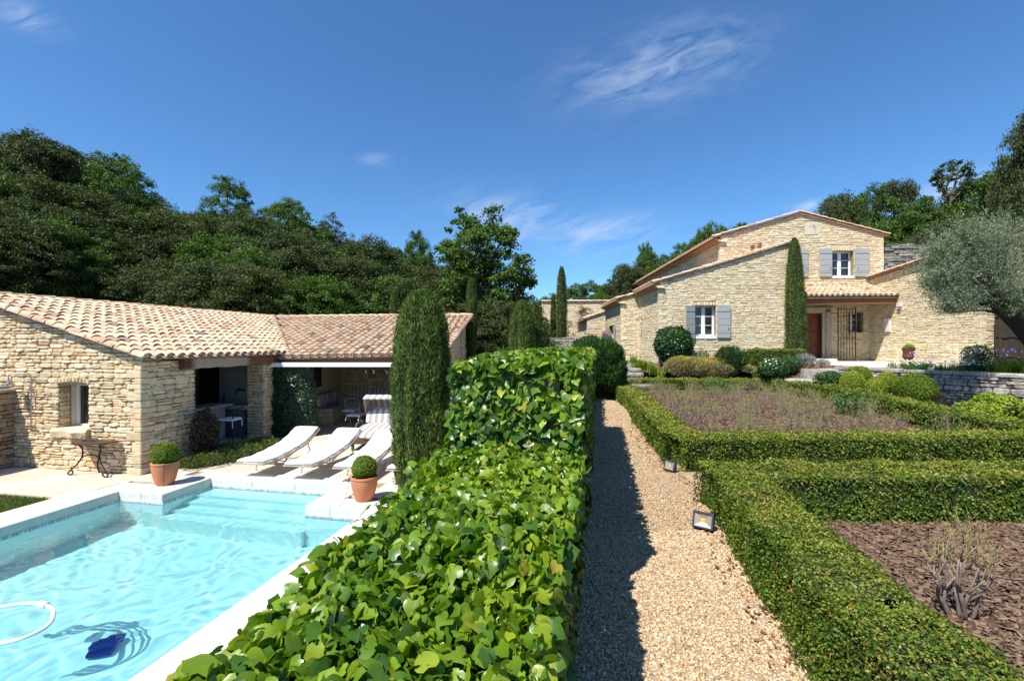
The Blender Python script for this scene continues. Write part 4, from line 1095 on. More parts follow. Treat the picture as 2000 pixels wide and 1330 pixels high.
# wrought iron garden chairs and table
def make_chair(lbl):
    t = thing('iron_chair', lbl, 'chair', group='iron chairs round the garden table')
    s_ = MB(); s_.tube(arc([(-.20, -.2, .44), (.20, -.2, .44), (.22, .18, .44), (-.22, .18, .44), (-.20, -.2, .44)], 3), .009, 6); s_.build('seat_frame', M_iron_grey, t)
    b = MB(); b.tube(arc([(-.20, .20, .44), (-.21, .24, .70), (-.22, .28, .95), (-.12, .29, .97), (-.05, .29, 1.01), (0, .29, .97), (.05, .29, 1.01), (.12, .29, .97), (.22, .28, .95), (.21, .24, .70), (.20, .20, .44)], 3), .009, 6)
    b.tube([(-.21, .235, .66), (.21, .235, .66)], .007, 5)
    for k in range(6): x = -.15+.06*k; b.tube([(x, .21, .46), (x, .285, .94)], .005, 5)
    b.build('backrest', M_iron_grey, t)
    for sx in (-1, 1):
        for p in ([(sx*.19, -.18, .44), (sx*.17, 0, .30), (sx*.19, .14, .10), (sx*.20, .24, 0)], [(sx*.19, .18, .44), (sx*.17, .02, .30), (sx*.19, -.15, .10), (sx*.20, -.26, 0)]):
            l_ = MB(); l_.tube(arc(p, 4), .009, 6); l_.build('leg', M_iron_grey, t)
    c = MB().chbox((0, -.01, .475), (.42, .40, .05), .02).build('seat_cushion', M_cushion, t)
    for sx in (-.19, .19):
        q = MB(); q.add([(sx, .20, .47), (sx+.02, .20, .47), (sx+.045, .23, .34), (sx+.02, .235, .33)], [(0, 1, 2, 3)]); q.build('ribbon', M_cushion, c)
    return t
ch = make_chair('iron chair with white pad facing away, left one of the pair by the hooded daybed')
specs = [(-4.72, 13.75, R(178), None), (-3.95, 13.80, R(172), 'iron chair with white pad half hidden by the daybed hood'), (-5.20, 14.65, R(85), 'iron chair standing side-on between the bench corner and the garden table')]
for i, (x, y, a, lb) in enumerate(specs):
    o = ch if i == 0 else copy_tree(ch)
    if lb: o['label'] = lb
    o.location = (x, y, .002); o.rotation_euler = (0, 0, a)
tb = thing('garden_table', 'round iron garden table between the chairs and the corner bench', 'table', (-4.35, 14.75, 0))
MB().lathe((-4.35, 14.75, .72), [(.55, 0), (.56, .01), (.56, .03), (.54, .04)], 28).build('table_top', M_iron_grey, tb)
for k in range(4):
    a = pi/4+k*pi/2; l_ = MB(); l_.tube(arc([(-4.35+cos(a)*.15, 14.75+sin(a)*.15, .72), (-4.35+cos(a)*.22, 14.75+sin(a)*.22, .45), (-4.35+cos(a)*.12, 14.75+sin(a)*.12, .22), (-4.35+cos(a)*.4, 14.75+sin(a)*.4, 0)], 4), .013, 7); l_.build('leg', M_iron_grey, tb)

# chandelier
cdl = thing('chandelier', 'black iron chandelier with rings of small white candle cups', 'chandelier', (-3.9, 14.6, 1.75))
mb = MB(); cx, cy = -3.95, 14.7
for (rr_, z) in ((.78, 1.72), (.45, 2.02)):
    mb.tube([(cx+cos(a)*rr_, cy+sin(a)*rr_*.6, z) for a in np.linspace(0, 2*pi, 25)], .010, 5)
    for k in range(4): a = k*pi/2+.4; mb.tube([(cx+cos(a)*rr_, cy+sin(a)*rr_*.6, z), (cx, cy, 2.25)], .006, 5)
mb.tube([(cx, cy, 2.2), (cx, cy, 2.52)], .01, 6); mb.build('frame', M_iron, cdl)
for (rr_, z, n_) in ((.78, 1.66, 11), (.45, 1.98, 7)):
    for k in range(n_):
        a = 2*pi*k/n_+.2; q = MB(); q.lathe((cx+cos(a)*rr_, cy+sin(a)*rr_*.6, z), [(.012, 0), (.024, .02), (.028, .09), (.022, .10)], 8); q.build('candle_cup', M_white, cdl)

# bar stools
def make_stool(lbl):
    t = thing('bar_stool', lbl, 'bar stool', group='bar stools at the kitchen bay')
    for sx in (-1, 1):
        for sy in (-1, 1):
            l_ = MB(); l_.tube([(sx*.15, sy*.15, .70), (sx*.21, sy*.21, 0)], .013, 6); l_.build('leg', M_iron, t)
    f = MB(); f.tube([(-.195, -.195, .25), (.195, -.195, .25), (.195, .195, .25), (-.195, .195, .25), (-.195, -.195, .25)], .009, 5); f.build('footrest', M_iron, t)
    MB().box((0, 0, .705), (.36, .36, .02)).build('seat', M_iron, t)
    c = MB().chbox((0, 0, .74), (.38, .37, .05), .02).build('cushion', M_cushion, t)
    b = MB()
    for sx in (-.16, .16): b.tube([(sx, .17, .70), (sx, .22, 1.02)], .011, 6)
    for z in (.93, 1.0): b.box((0, .21, z), (.34, .015, .04))
    b.build('backrest', M_iron, t)
    for sx in (-.17, .17):
        q = MB(); q.add([(sx, .18, .73), (sx+.02, .18, .73), (sx+.05, .21, .56), (sx+.025, .215, .55)], [(0, 1, 2, 3)]); q.build('ribbon', M_cushion, c)
    return t
st = make_stool('black bar stool tucked closest to the left pier of the kitchen bay')
st.location = (-7.62, 11.0, .001); st.rotation_euler = (0, 0, R(-100))
s2_ = copy_tree(st); s2_['label'] = 'black bar stool standing farther out towards the climber-covered pillar'; s2_.location = (-7.02, 11.35, .001); s2_.rotation_euler = (0, 0, R(-95))

# terracotta pots with box balls
def pot(x, y, r_, h_, lbl, lbl2, z=0.0, br=.22, k=0):
    t = thing('terracotta_pot', lbl, 'plant pot', (x, y, z))
    MB().lathe((x, y, z), [(.56*r_, 0), (.60*r_, .01), (.80*r_, h_*.3), (.95*r_, h_*.62), (1.0*r_, h_*.80), (.985*r_, h_*.93), (1.03*r_, h_*.935), (1.03*r_, h_*.985), (1.0*r_, h_), (.90*r_, h_), (.90*r_, h_*.90)], 36).build('pot', M_terracotta, t, smooth='auto')
    MB().lathe((x, y, z), [(.89*r_, h_*.86), (.86*r_, h_*.92)], 24).build('soil', M_soil, t)
    return (x, y, z+h_*.92+br*.80)
balls = []
balls.append((pot(-6.42, 8.42, .215, .44, 'wide terracotta pot at the left corner of the pool alcove', ''), .22, 'clipped round box bush in the wide pot left of the pool steps'))
balls.append((pot(-2.46, 7.58, .215, .42, 'narrower terracotta pot at the right corner of the pool alcove', ''), .195, 'small clipped box ball in the narrower pot right of the pool steps'))
mb = MB(); mb.tube([(-6.29, 8.22, 0.02), (-6.28, 8.205, .2), (-6.275, 8.21, .44), (-6.30, 8.27, .46)], .004, 5); tag(mb.build('irrigation_tube', M_iron), 'thin black watering tube up the side of the wide terracotta pot', 'tube')
mb = MB(); mb.tube(arc([(-2.75, 7.25, .03), (-2.72, 7.4, .08), (-2.70, 7.5, .3), (-2.68, 7.5, .43), (-2.6, 7.52, .44)], 4), .004, 5); tag(mb.build('irrigation_tube', M_iron), 'thin black watering tube beside the narrower terracotta pot', 'tube')

# half-round console table with two glasses
ct = thing('console_table', 'half-round iron console table with scrolled legs against the stone gable', 'table', (-8.05, 8.95, 0))
nv_ = (-uvec[0], -uvec[1]); base = np.array([gO[0]+gE[0]*.92, gO[1]+gE[1]*.92])
def cp(a, d, z): return (base[0]+gE[0]*a+gN[0]*d, base[1]+gE[1]*a+gN[1]*d, z)
mb = MB(); half = [(.50*cos(a), .06+.40*sin(a)) for a in np.linspace(0, pi, 17)]
mb.prism([cp(a, d, 0)[:2] for a, d in half], .655, .675); mb.build('table_top', mat('brown metal top', (.07,.045,.03), .5), ct)
for a0, sx in ((-.33, -1), (.33, 1)):
    l_ = MB(); l_.tube([cp(*q) for q in arc([(a0*1.15, .26, .65), (a0*.75, .24, .56), (a0*.62, .24, .42), (a0*.85, .26, .25), (a0*1.25, .28, .12), (a0*1.5, .30, .03), (a0*1.25, .30, .015), (a0*1.1, .30, .06), (a0*1.25, .30, .10)], 5)], .014, 8); l_.build('leg', M_iron, ct, smooth='auto')
l_ = MB(); l_.tube([cp(*q) for q in arc([(.0, .08, .65), (0, .07, .45), (0, .12, .2), (0, .09, 0.012)], 5)], .013, 8); l_.build('leg', M_iron, ct)
l_ = MB(); l_.tube([cp(*q) for q in arc([(-.21, .24, .36), (-.1, .24, .40), (.1, .24, .40), (.21, .24, .36)], 4)], .010, 6); l_.build('stretcher', M_iron, ct)
M_clear = bpy.data.materials.new('clear glass'); M_clear.use_nodes = True
_p = M_clear.node_tree.nodes['Principled BSDF']; _p.inputs['Transmission Weight'].default_value = 1; _p.inputs['Roughness'].default_value = 0; _p.inputs['IOR'].default_value = 1.45
for k, (a, lb) in enumerate(((-.06, 'clear tumbler on the right half of the console table'), (.17, 'clear tumbler on the left half of the console table'))):
    g_ = MB(); c = cp(a, .25, .676); g_.lathe(c, [(.030, 0), (.038, .005), (.044, .11), (.040, .11), (.034, .012), (.01, .012)], 18)
    tag(g_.build('drinking_glass', M_clear, smooth='auto'), lb, 'glass')

# outdoor shower on the gable
M_chrome = mat('brushed metal', (.45,.45,.46), .3, metal=1.0)
shw = thing('wall_shower', 'wall shower with a riser pipe and bell-shaped head on the stone gable', 'shower', gpt(2.72, -.05, .9))
mb = MB(); mb.tube([gpt(2.72, -.07, .85), gpt(2.72, -.07, 1.92)], .012, 8); mb.build('pipe', M_chrome, shw)
mb = MB(); mb.tube(arc([gpt(2.72, -.07, 1.92), gpt(2.80, -.10, 1.99), gpt(3.0, -.22, 1.99), gpt(3.02, -.26, 1.93), gpt(3.02, -.26, 1.86)], 5), .011, 7); mb.build('arm', M_chrome, shw)
mb = MB(); mb.lathe(gpt(3.02, -.26, 1.76), [(.10, 0), (.10, .015), (.06, .04), (.02, .07), (.02, .11)], 18); mb.build('shower_head', M_chrome, shw, smooth='auto')
mb = MB(); mb.tube([gpt(2.60, -.08, .88), gpt(2.84, -.08, .88)], .018, 8); mb.tube([gpt(2.66, -.08, 1.6), gpt(2.66, -.08, 1.72)], .012, 6); mb.build('tap', M_chrome, shw)

# rough side wall at the left edge
sw = thing('garden_wall', 'dark-topped dry stone wall running out from the left end of the gable', 'wall', gpt(3.35, 0, 0))
q = gpt(3.27, -.02, 0)
mb = MB(); backing(mb, q[:2], neg(uvec), vvec, 2.6, lambda u: 1.60, -.05, [], .6); mb.build('wall', M_mortar_dark, sw)
cs = cells(q[:2], neg(uvec), vvec, 2.6, lambda u: 1.60, 0, [], (.07,.15), (.15,.42), (.02,.05), 51, tfun=lambda r, u, z: min(.99, max(0, .5+r.gauss(0, .25))), double=.3)
pieces(sw, 'stone', cs, bstone, M_bstone, 300)
r = random.Random(3)
for row, (h_, zz) in enumerate(((.07, 1.60), (.06, 1.68), (.10, 1.75))):
    d = -.05+row*.12
    while d < 2.5:
        L_ = r.uniform(.3, .6); c = gpt(3.27+.24+row*.05, -(d+L_/2), zz+h_/2); m_ = MB(); m_.tint = r.random()*.5
        m_.chbox(c, (L_-.01, .62-row*.08, h_), .02, math.atan2(uvec[1], uvec[0])+r.uniform(-.04, .04)); m_.build('coping_slab', M_gstone, sw); d += L_

# pool hose and cleaner
hp = arc([P(-60, 1205, 4.72), P(0, 1193, 4.78), P(45, 1184, 4.84), P(82, 1186, 4.83), P(103, 1204, 4.72), P(98, 1232, 4.50), P(70, 1252, 4.35), P(35, 1266, 4.25), P(0, 1276, 4.2), P(-50, 1282, 4.15)], 6); hp[:, 2] = WZ+.012
mb = MB(); mb.tube(hp, .019, 8); ho = mb.build('pool_hose', M_hose, smooth=True); tag(ho, 'white floating hose looping across the near left of the pool', 'hose')
mb = MB(); mb.tube([tuple(hp[17]), tuple(hp[20])], .034, 10); mb.build('float', M_hose, ho)
rb = thing('pool_cleaner', 'blue pool cleaning robot on the pool floor under the water', 'pool cleaner', (-4.05, 4.75, PD))
cxr, cyr = -4.42, 4.95
MB().chbox((cxr, cyr, PD+.15), (.24, .17, .11), .035, .35).build('body', M_blue, rb)
for s_ in (-.10, .10):
    w_ = MB(); w_.tube([(cxr-.11*cos(.35)-s_*sin(.35), cyr-.11*sin(.35)+s_*cos(.35), PD+.06), (cxr+.11*cos(.35)-s_*sin(.35), cyr+.11*sin(.35)+s_*cos(.35), PD+.06)], .055, 12); w_.build('roller', M_blue, rb)
w_ = MB(); w_.lathe((cxr-.12, cyr, PD+.23), [(.07, 0), (.08, .03), (.03, .07)], 12); w_.build('cap', M_hose, rb)

# flood lights on the path edge
M_led = mat('yellow led plate', (.75,.45,.02), .5)
M_reflect = mat('floodlight reflector', (.34,.30,.26), .5, metal=.3)
M_slate = mat('slate blue casting', (.045,.055,.07), .5)
def flood(x, y, z, ang, s, lbl):
    """ang: heading the lamp faces"""
    t = thing('floodlight', lbl, 'floodlight', (x, y, z), 'flat led floodlights along the path')
    t.rotation_euler = (0, 0, 0)
    def fb(mb, c, sz, tl=.30):
        hx, hy, hz = [q/2*s for q in sz]; vs = []
        for (X_, Y_, Z_) in ((-hx,-hy,-hz), (hx,-hy,-hz), (hx,hy,-hz), (-hx,hy,-hz), (-hx,-hy,hz), (hx,-hy,hz), (hx,hy,hz), (-hx,hy,hz)):
            px_, py_, pz_ = X_+c[0]*s, Y_+c[1]*s, Z_+c[2]*s
            y2 = py_*cos(tl)+pz_*sin(tl); z2 = -py_*sin(tl)+pz_*cos(tl)
            vs.append((x+px_*cos(ang)-y2*sin(ang), y+px_*sin(ang)+y2*cos(ang), z+.12*s+z2))
        return mb.hexa(vs)
    m_ = MB(); fb(m_, (0, .03, 0), (.22, .035, .18)); b = m_.build('housing', M_slate, t)
    for (c, sz) in (((0, 0, .082), (.226, .04, .018)), ((0, 0, -.082), (.226, .04, .018)), ((.104, 0, 0), (.018, .04, .146)), ((-.104, 0, 0), (.018, .04, .146))):
        m_ = MB(); fb(m_, c, sz); m_.build('rim', M_slate, b)
    m_ = MB()
    def fp(X_, Y_, Z_):
        tl = .30; px_, py_, pz_ = X_*s, Y_*s, Z_*s; y2 = py_*cos(tl)+pz_*sin(tl); z2 = -py_*sin(tl)+pz_*cos(tl)
        return (x+px_*cos(ang)-y2*sin(ang), y+px_*sin(ang)+y2*cos(ang), z+.12*s+z2)
    o4 = [fp(-.095, -.006, -.073), fp(.095, -.006, -.073), fp(.095, -.006, .073), fp(-.095, -.006, .073)]; i4 = [fp(-.025, .010, -.022), fp(.025, .010, -.022), fp(.025, .010, .022), fp(-.025, .010, .022)]
    m_.add(o4+i4, [(0,1,5,4), (1,2,6,5), (2,3,7,6), (3,0,4,7), (4,5,6,7)]); m_.build('reflector', M_reflect, t)
    m_ = MB(); fb(m_, (0, .006, .0), (.04, .004, .036)); m_.build('led', M_led, t)
    m_ = MB(); m_.tube([fp(-.12, .04, 0), fp(-.12, .05, -.10), fp(.12, .05, -.10), fp(.12, .04, 0)], .008*s, 6); m_.tube([fp(0, .05, -.10), (x+.03, y+.05, z-.02)], .012*s, 6); m_.build('bracket', M_slate, t)
    m_ = MB()
    for k in range(5): fb(m_, (-.08+.04*k, .06, 0), (.008, .03, .15))
    m_.build('cooling_fins', M_slate, b)
flood(1.94, 4.62, G, R(-38), .88, 'flat led floodlight on the gravel by the bend of the near hedge')
flood(2.33, 6.72, G, R(-58), .82, 'flat led floodlight farther up the path at the corner of the far hedge')
# ------------------------------------------------------------------ the main house
a_ = R(2.5); E1 = (cos(a_), -sin(a_)); E2 = (sin(a_), cos(a_)); NE1 = neg(E1); NE2 = neg(E2)
hs = thing('stone_house', 'large pale stone house with gabled front, grey shutters and tiled porch', 'house', (10.0, 20.5, HG))
def at(O, E, u, N, d, z): return (O[0]+E[0]*u+N[0]*d, O[1]+E[1]*u+N[1]*d, z)
def obox(mb, O, E, N, u0, u1, d0, d1, z0, z1):
    """d measured outwards along N"""
    v8 = [at(O, E, u0, N, d0, z0), at(O, E, u1, N, d0, z0), at(O, E, u1, N, d1, z0), at(O, E, u0, N, d1, z0)]
    v8 += [(p[0], p[1], z1) for p in v8]; return mb.hexa(v8)
zw = lambda py, Y: EYE-(py-HOR)/F_*Y
FO = (6.48, 20.0); FW = 5.60
def uf(px, O=FO): r = (px-1000)/F_; return (r*O[1]-O[0])/(E1[0]-r*E1[1])
f_top = lambda u: EYE + 2.66 + .296*u
MO = (10.1, 22.0); MW = 7.57; apu = 3.66
um = lambda px: uf(px, MO)
def m_top(u): return EYE + (5.16 + (6.20-5.16)*u/apu if u < apu else 6.20 - (6.20-5.12)*(u-apu)/(MW-apu))
m_top.brk = [apu]
wf_u0, wf_u1 = uf(1355), uf(1398); wf_z0, wf_z1 = zw(657, 19.8), zw(597, 19.8)
wm_u0, wm_u1 = um(1623), um(1667); wm_z0, wm_z1 = zw(541, 21.8), zw(491, 21.8)
wb_u0, wb_u1 = um(1657), um(1684); wb_z0, wb_z1 = zw(649, 21.7), zw(611, 21.7)
do_u0, do_u1 = um(1566), um(1605); do_z0, do_z1 = zw(699.5, 21.9), zw(612, 21.9)
wl_u0, wl_u1 = um(1541), um(1557)
bwall(hs, FO, E1, NE2, FW, f_top, .9, [(wf_u0, wf_u1, wf_z0, wf_z1)], .42)
FL = at(FO, E2, .42, NE1, 0, 0); bwall(hs, FL[:2], E2, NE1, 6.0, lambda u: EYE+2.62, .9, [], .4)
FR = at(FO, E1, FW, NE2, -.42, 0); bwall(hs, FR[:2], E2, E1, 1.7, lambda u: f_top(FW)-.05, .9, [], .4)
bwall(hs, MO, E1, NE2, MW, m_top, .9, [(wm_u0, wm_u1, wm_z0, wm_z1), (wb_u0, wb_u1, wb_z0, wb_z1), (do_u0, do_u1, do_z0-.02, do_z1)], .42)
ML = at(MO, E2, .42, NE1, 0, 0); bwall(hs, ML[:2], E2, NE1, 16.5, lambda u: EYE+5.1, 2.0, [], .4)
MR = at(MO, E1, MW, E2, .42, 0); bwall(hs, MR[:2], E2, E1, 16.5, lambda u: EYE+5.1, 1.2, [], .4)
RO = (17.02, 21.68); RN = NE1; RE = NE2; RLn = 5.4
r_top = lambda u: EYE + 3.02 + .10*u
bwall(hs, RO, RE, RN, RLn, r_top, .9, [], .4)
RFo = at(RO, RE, RLn, E1, .42, 0); bwall(hs, RFo[:2], E1, NE2, 5.0, lambda u: EYE+3.4, .9, [], .4)
GO = at(FO, E2, 3.85, NE1, 0, 0); gW = .90; GO = (GO[0]-gW*E1[0], GO[1]-gW*E1[1])
g_top = lambda u: EYE+2.32+.28*u
bwall(hs, GO, E1, NE2, gW, g_top, .9, [], .4)
gd0, gd1 = 2.0, 3.9
GL = at(GO, E2, .42, NE1, 0, 0); bwall(hs, GL[:2], E2, NE1, 4.8, lambda u: EYE+2.28, .9, [(gd0-.42, gd1-.42, 1.0, 3.62)], .4)
# stones
hc, wc, pr_ = (.06, .115), (.13, .36), (.010, .028)
tf = clustered(.05)
def arch(O, E, N, u0, u1, z0, z1, n_, px_):
    res = []; r = random.Random(int(u0*100))
    for i in range(n_):
        a = u0+(u1-u0)*i/n_; b = u0+(u1-u0)*(i+1)/n_
        c4 = [(a+.008, z0), (b-.008, z0), (b-.006, z1+r.uniform(-.02, .02)), (a+.006, z1+r.uniform(-.02, .02))]
        res.append((area_px([at(O, E, u, N, 0, z) for u, z in c4])*2, (O, E, N, c4, .022, r.uniform(.4, .7), r.random())))
    return res
cs = cells(FO, E1, NE2, FW, f_top, 1.55, [(wf_u0, wf_u1, wf_z0, wf_z1+.16)], hc, wc, pr_, 61, tfun=tf, u0=-.02, u1=0)
cs += arch(FO, E1, NE2, wf_u0-.12, wf_u1+.12, wf_z1+.01, wf_z1+.16, 9, 0)
cs += cells(FO, E2, NE1, 3.9, lambda u: EYE+2.62, 1.55, [], hc, wc, pr_, 62, tfun=tf)
su0, su1 = um(1571), um(1598); sz0, sz1 = zw(459, 21.8), zw(433, 21.8)
cs += cells(MO, E1, NE2, MW, m_top, 1.68, [(wm_u0, wm_u1, wm_z0, wm_z1+.27), (wb_u0, wb_u1, wb_z0, wb_z1+.24), (do_u0-.1, do_u1+.42, 1.0, do_z1+.22), (su0, su1, sz0, sz1)], hc, wc, pr_, 63, tfun=tf)
cs += arch(MO, E1, NE2, wm_u0-.2, wm_u1+.1, wm_z1+.01, wm_z1+.27, 11, 0); cs += arch(MO, E1, NE2, wb_u0-.05, wb_u1+.1, wb_z1+.01, wb_z1+.24, 7, 0)
cs += cells(MO, E2, NE1, 16.5, lambda u: EYE+5.1, 4.6, [], (.09, .13), (.25, .6), pr_, 64, tfun=tf)
cs += cells(RO, RE, RN, RLn, r_top, 1.68, [], hc, wc, pr_, 65, tfun=tf, u0=0)
cs += cells(at(RO, RE, RLn, RN, 0, 0)[:2], E1, NE2, 4.5, lambda u: EYE+3.4, 1.68, [], hc, wc, pr_, 66, tfun=tf)
cs += cells(GO, E1, NE2, gW, g_top, 1.5, [], hc, wc, pr_, 67, tfun=tf)
cs += cells(GO, E2, NE1, 4.8, lambda u: EYE+2.28, 1.5, [(gd0, gd1, 1.0, 3.62)], hc, wc, pr_, 68, tfun=tf)
cs = sorted(cs, key=lambda q: -q[0])
for a, d in cs[:300]: mb = MB(); bstone(mb, d); mb.build('stone', M_hstone, hs)
mb = MB()
for a, d in cs[300:]: bstone_lite(mb, d)
mb.build('stonework', M_hstone, hs, kind='stuff')
quoins(hs, FO, E1, E2, 1.6, EYE+2.60, M_hstone, 31, pr=.032, hr=(.12, .2)); quoins(hs, MO, E1, E2, EYE+3.3, EYE+5.1, M_hstone, 32, pr=.032, hr=(.12, .2))
quoins(hs, at(MO, E1, MW, NE2, 0, 0)[:2], NE1, E2, EYE+3.0, EYE+5.0, M_hstone, 33, pr=.032, hr=(.12, .2)); quoins(hs, at(RO, RE, RLn, RN, 0, 0)[:2], neg(RE), E1, 1.7, EYE+3.3, M_hstone, 34, pr=.032, hr=(.12, .2)); quoins(hs, GO, E1, E2, 1.6, EYE+2.25, M_hstone, 35, pr=.032, hr=(.12, .2))
# quoin block and sundial plate
mb = MB(); mb.tint = .8; obox(mb, MO, E1, NE2, .02, .30, 0, .035, EYE+4.88, EYE+5.12); obox(mb, FO, E1, NE2, .02, .34, 0, .035, EYE+2.52, EYE+2.68); mb.build('quoin_block', M_hstone, hs)
sdl = MB(); sdl.tint = .9; obox(sdl, MO, E1, NE2, su0+.01, su1-.01, -.01, .02, sz0+.01, sz1-.01); so = sdl.build('sundial', mat('sundial stone', (.62,.56,.44), .8, .1, 8), hs)
g_ = MB(); mid = (su0+su1)/2+.12; g_.tube([at(MO, E1, mid-.05, NE2, .02, sz1-.12), at(MO, E1, mid+.02, NE2, .16, sz0+.22)], .010, 5)
for k in range(7):
    an = R(-60+20*k); g_.tube([at(MO, E1, mid-.05+.10*math.sin(an), NE2, .021, sz1-.12-.10*cos(an)), at(MO, E1, mid-.05+.24*math.sin(an), NE2, .021, sz1-.12-.24*cos(an))], .004, 4)
g_.build('gnomon', mat('dial ink', (.22,.17,.12), .8), so)

def hwindow(O, N, u0, u1, z0, z1, dep, nr, name='window', fw=.055, cas=2):
    wf = MB(); obox(wf, O, E1, N, u0, u0+fw, -dep-.05, -dep, z0, z1); obox(wf, O, E1, N, u1-fw, u1, -dep-.05, -dep, z0, z1)
    obox(wf, O, E1, N, u0+fw, u1-fw, -dep-.05, -dep, z0, z0+fw*1.3); obox(wf, O, E1, N, u0+fw, u1-fw, -dep-.05, -dep, z1-fw, z1)
    um_ = (u0+u1)/2; obox(wf, O, E1, N, um_-.05, um_+.05, -dep-.045, -dep+.008, z0+fw*1.3, z1-fw)
    for (a, b) in ((u0+fw, um_-.05), (um_+.05, u1-fw)):
        obox(wf, O, E1, N, a, a+.03, -dep-.04, -dep+.004, z0+fw*1.3, z1-fw); obox(wf, O, E1, N, b-.03, b, -dep-.04, -dep+.004, z0+fw*1.3, z1-fw)
        for k in range(1, nr): zz = z0+fw*1.3+(z1-z0-fw*2.3)*k/nr; obox(wf, O, E1, N, a+.03, b-.03, -dep-.035, -dep-.002, zz-.012, zz+.012)
    wo_ = wf.build(name, M_white, hs)
    for (a, b) in ((u0+fw, um_-.05), (um_+.05, u1-fw)):
        for k in range(nr):
            za = z0+fw*1.3+(z1-z0-fw*2.3)*k/nr; zb = z0+fw*1.3+(z1-z0-fw*2.3)*(k+1)/nr
            g_ = MB(); obox(g_, O, E1, N, a+.02, b-.02, -dep-.03, -dep-.022, za+.005, zb-.005); g_.build('pane', M_glass, wo_)
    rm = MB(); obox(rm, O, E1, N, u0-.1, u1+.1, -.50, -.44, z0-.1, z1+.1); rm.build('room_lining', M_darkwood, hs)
    return wo_
hwindow(FO, NE2, wf_u0+.0, wf_u1-.0, wf_z0+.02, wf_z1, .20, 3)
hwindow(MO, NE2, wm_u0, wm_u1, wm_z0+.02, wm_z1, .22, 3)
cw = MB(); obox(cw, MO, E1, NE2, wm_u0+.5, wm_u1-.1, -.36, -.33, wm_z0+.1, wm_z1-.1); cw.build('curtain', mat('net curtain', (.35,.33,.30), .9), hs)
hwindow(MO, NE2, wb_u0, wb_u1-.12, wb_z0+.02, wb_z1, .20, 3, fw=.04)
mb = MB(); obox(mb, FO, E1, NE2, wf_u0-.02, wf_u1+.03, -.3, .05, wf_z0-.10, wf_z0+.02); mb.build('sill', M_white, hs)
mb = MB(); obox(mb, MO, E1, NE2, wm_u0-.02, wm_u1+.03, -.3, .05, wm_z0-.07, wm_z0+.02); mb.build('sill', M_white, hs)
mb = MB(); obox(mb, MO, E1, NE2, wb_u0-.04, wb_u1+.06, -.3, .04, wb_z0-.08, wb_z0+.0); mb.build('sill', M_hstone, hs)
# bars on the small window
gr = MB()
for k in range(5): u = wb_u0-.03+(wb_u1-wb_u0-.0)*k/4; gr.tube([at(MO, E1, u, NE2, .09, wb_z0-.1), at(MO, E1, u, NE2, .09, wb_z1+.08)], .012, 5)
for k in range(3): z = wb_z0+.08+(wb_z1-wb_z0-.16)*k/2; gr.tube([at(MO, E1, wb_u0-.12, NE2, .09, z), at(MO, E1, wb_u1+.1, NE2, .09, z)], .010, 5)
gr.build('window_grille', M_iron, hs)

def shutter(O, E, N, u0, u1, z0, z1, nb=5, hinge=None, lbl=None):
    n_ = nb; base = MB(); obox(base, O, E, N, u0, u1, .055, .075, z0, z1); so = base.build('shutter', M_shutter, hs, label=lbl)
    for k in range(n_):
        za = z0+(z1-z0)*k/n_; zb = z0+(z1-z0)*(k+1)/n_; m_ = MB(); obox(m_, O, E, N, u0-.004, u1+.004, .0752, .092, za+.007, zb-.007); m_.build('board', M_shutter, so)
    for z in (z0+.16*(z1-z0), z1-.16*(z1-z0)):
        m_ = MB(); obox(m_, O, E, N, u0+.02, u1-.02, .0925, .104, z-.018, z+.018); m_.build('hinge_strap', M_shutter, so)
    m_ = MB(); uu = u1-.1 if (hinge != 'r') else u0+.1; zc = z0+.30*(z1-z0); m_.tube([at(O, E, uu, N, .10, zc-.05), at(O, E, uu+.02, N, .13, zc), at(O, E, uu, N, .10, zc+.05)], .008, 5); m_.build('latch', M_iron, so)
    return so
shutter(FO, E1, NE2, uf(1400), uf(1425), zw(660, 19.8), zw(597, 19.8))
# left shutter of the ground floor window stands half open
Lh = at(FO, E1, wf_u0-.02, NE2, .03, 0)[:2]; an = R(150)
dE = (cos(an)*E1[0]-sin(an)*E2[0]*-1*-1, cos(an)*E1[1]-sin(an)*E2[1]*1)
dE = (E1[0]*cos(R(157))+NE2[0]*math.sin(R(157)), E1[1]*cos(R(157))+NE2[1]*math.sin(R(157))); dN = (NE2[0]*-cos(R(157))+E1[0]*math.sin(R(157)), NE2[1]*-cos(R(157))+E1[1]*math.sin(R(157)))
shutter(Lh, dE, dN, 0, .48, zw(661, 19.8), zw(597, 19.8))
shutter(MO, E1, NE2, um(1599.5), um(1623), zw(541, 21.8), zw(486, 21.8))
shutter(MO, E1, NE2, um(1668.5), um(1695), zw(540.5, 21.7), zw(485.5, 21.7), hinge='r')
shutter(MO, E1, NE2, um(1553), um(1576), zw(541, 21.9), zw(487, 21.9))
# big shutters and door recess on the garden side of the rear wing
for (d0, lb) in ((gd0-.55, None), (gd1, None)):
    Oo = at(GO, E2, d0, NE1, 0, 0)[:2]
    s_ = shutter(Oo, E2, NE1, 0, .53, 1.45, 3.64, nb=8)
gl_ = MB(); obox(gl_, GO, E2, NE1, gd0+.05, gd1-.05, -.3, -.25, 1.3, 3.6); gl_.build('glass_door', M_glass, hs)
sf = MB(); obox(sf, GO, E2, NE1, gd0, gd0+.07, -.25, -.18, 1.3, 3.6); obox(sf, GO, E2, NE1, gd1-.07, gd1, -.25, -.18, 1.3, 3.6); sf.build('door_frame', M_white, hs)

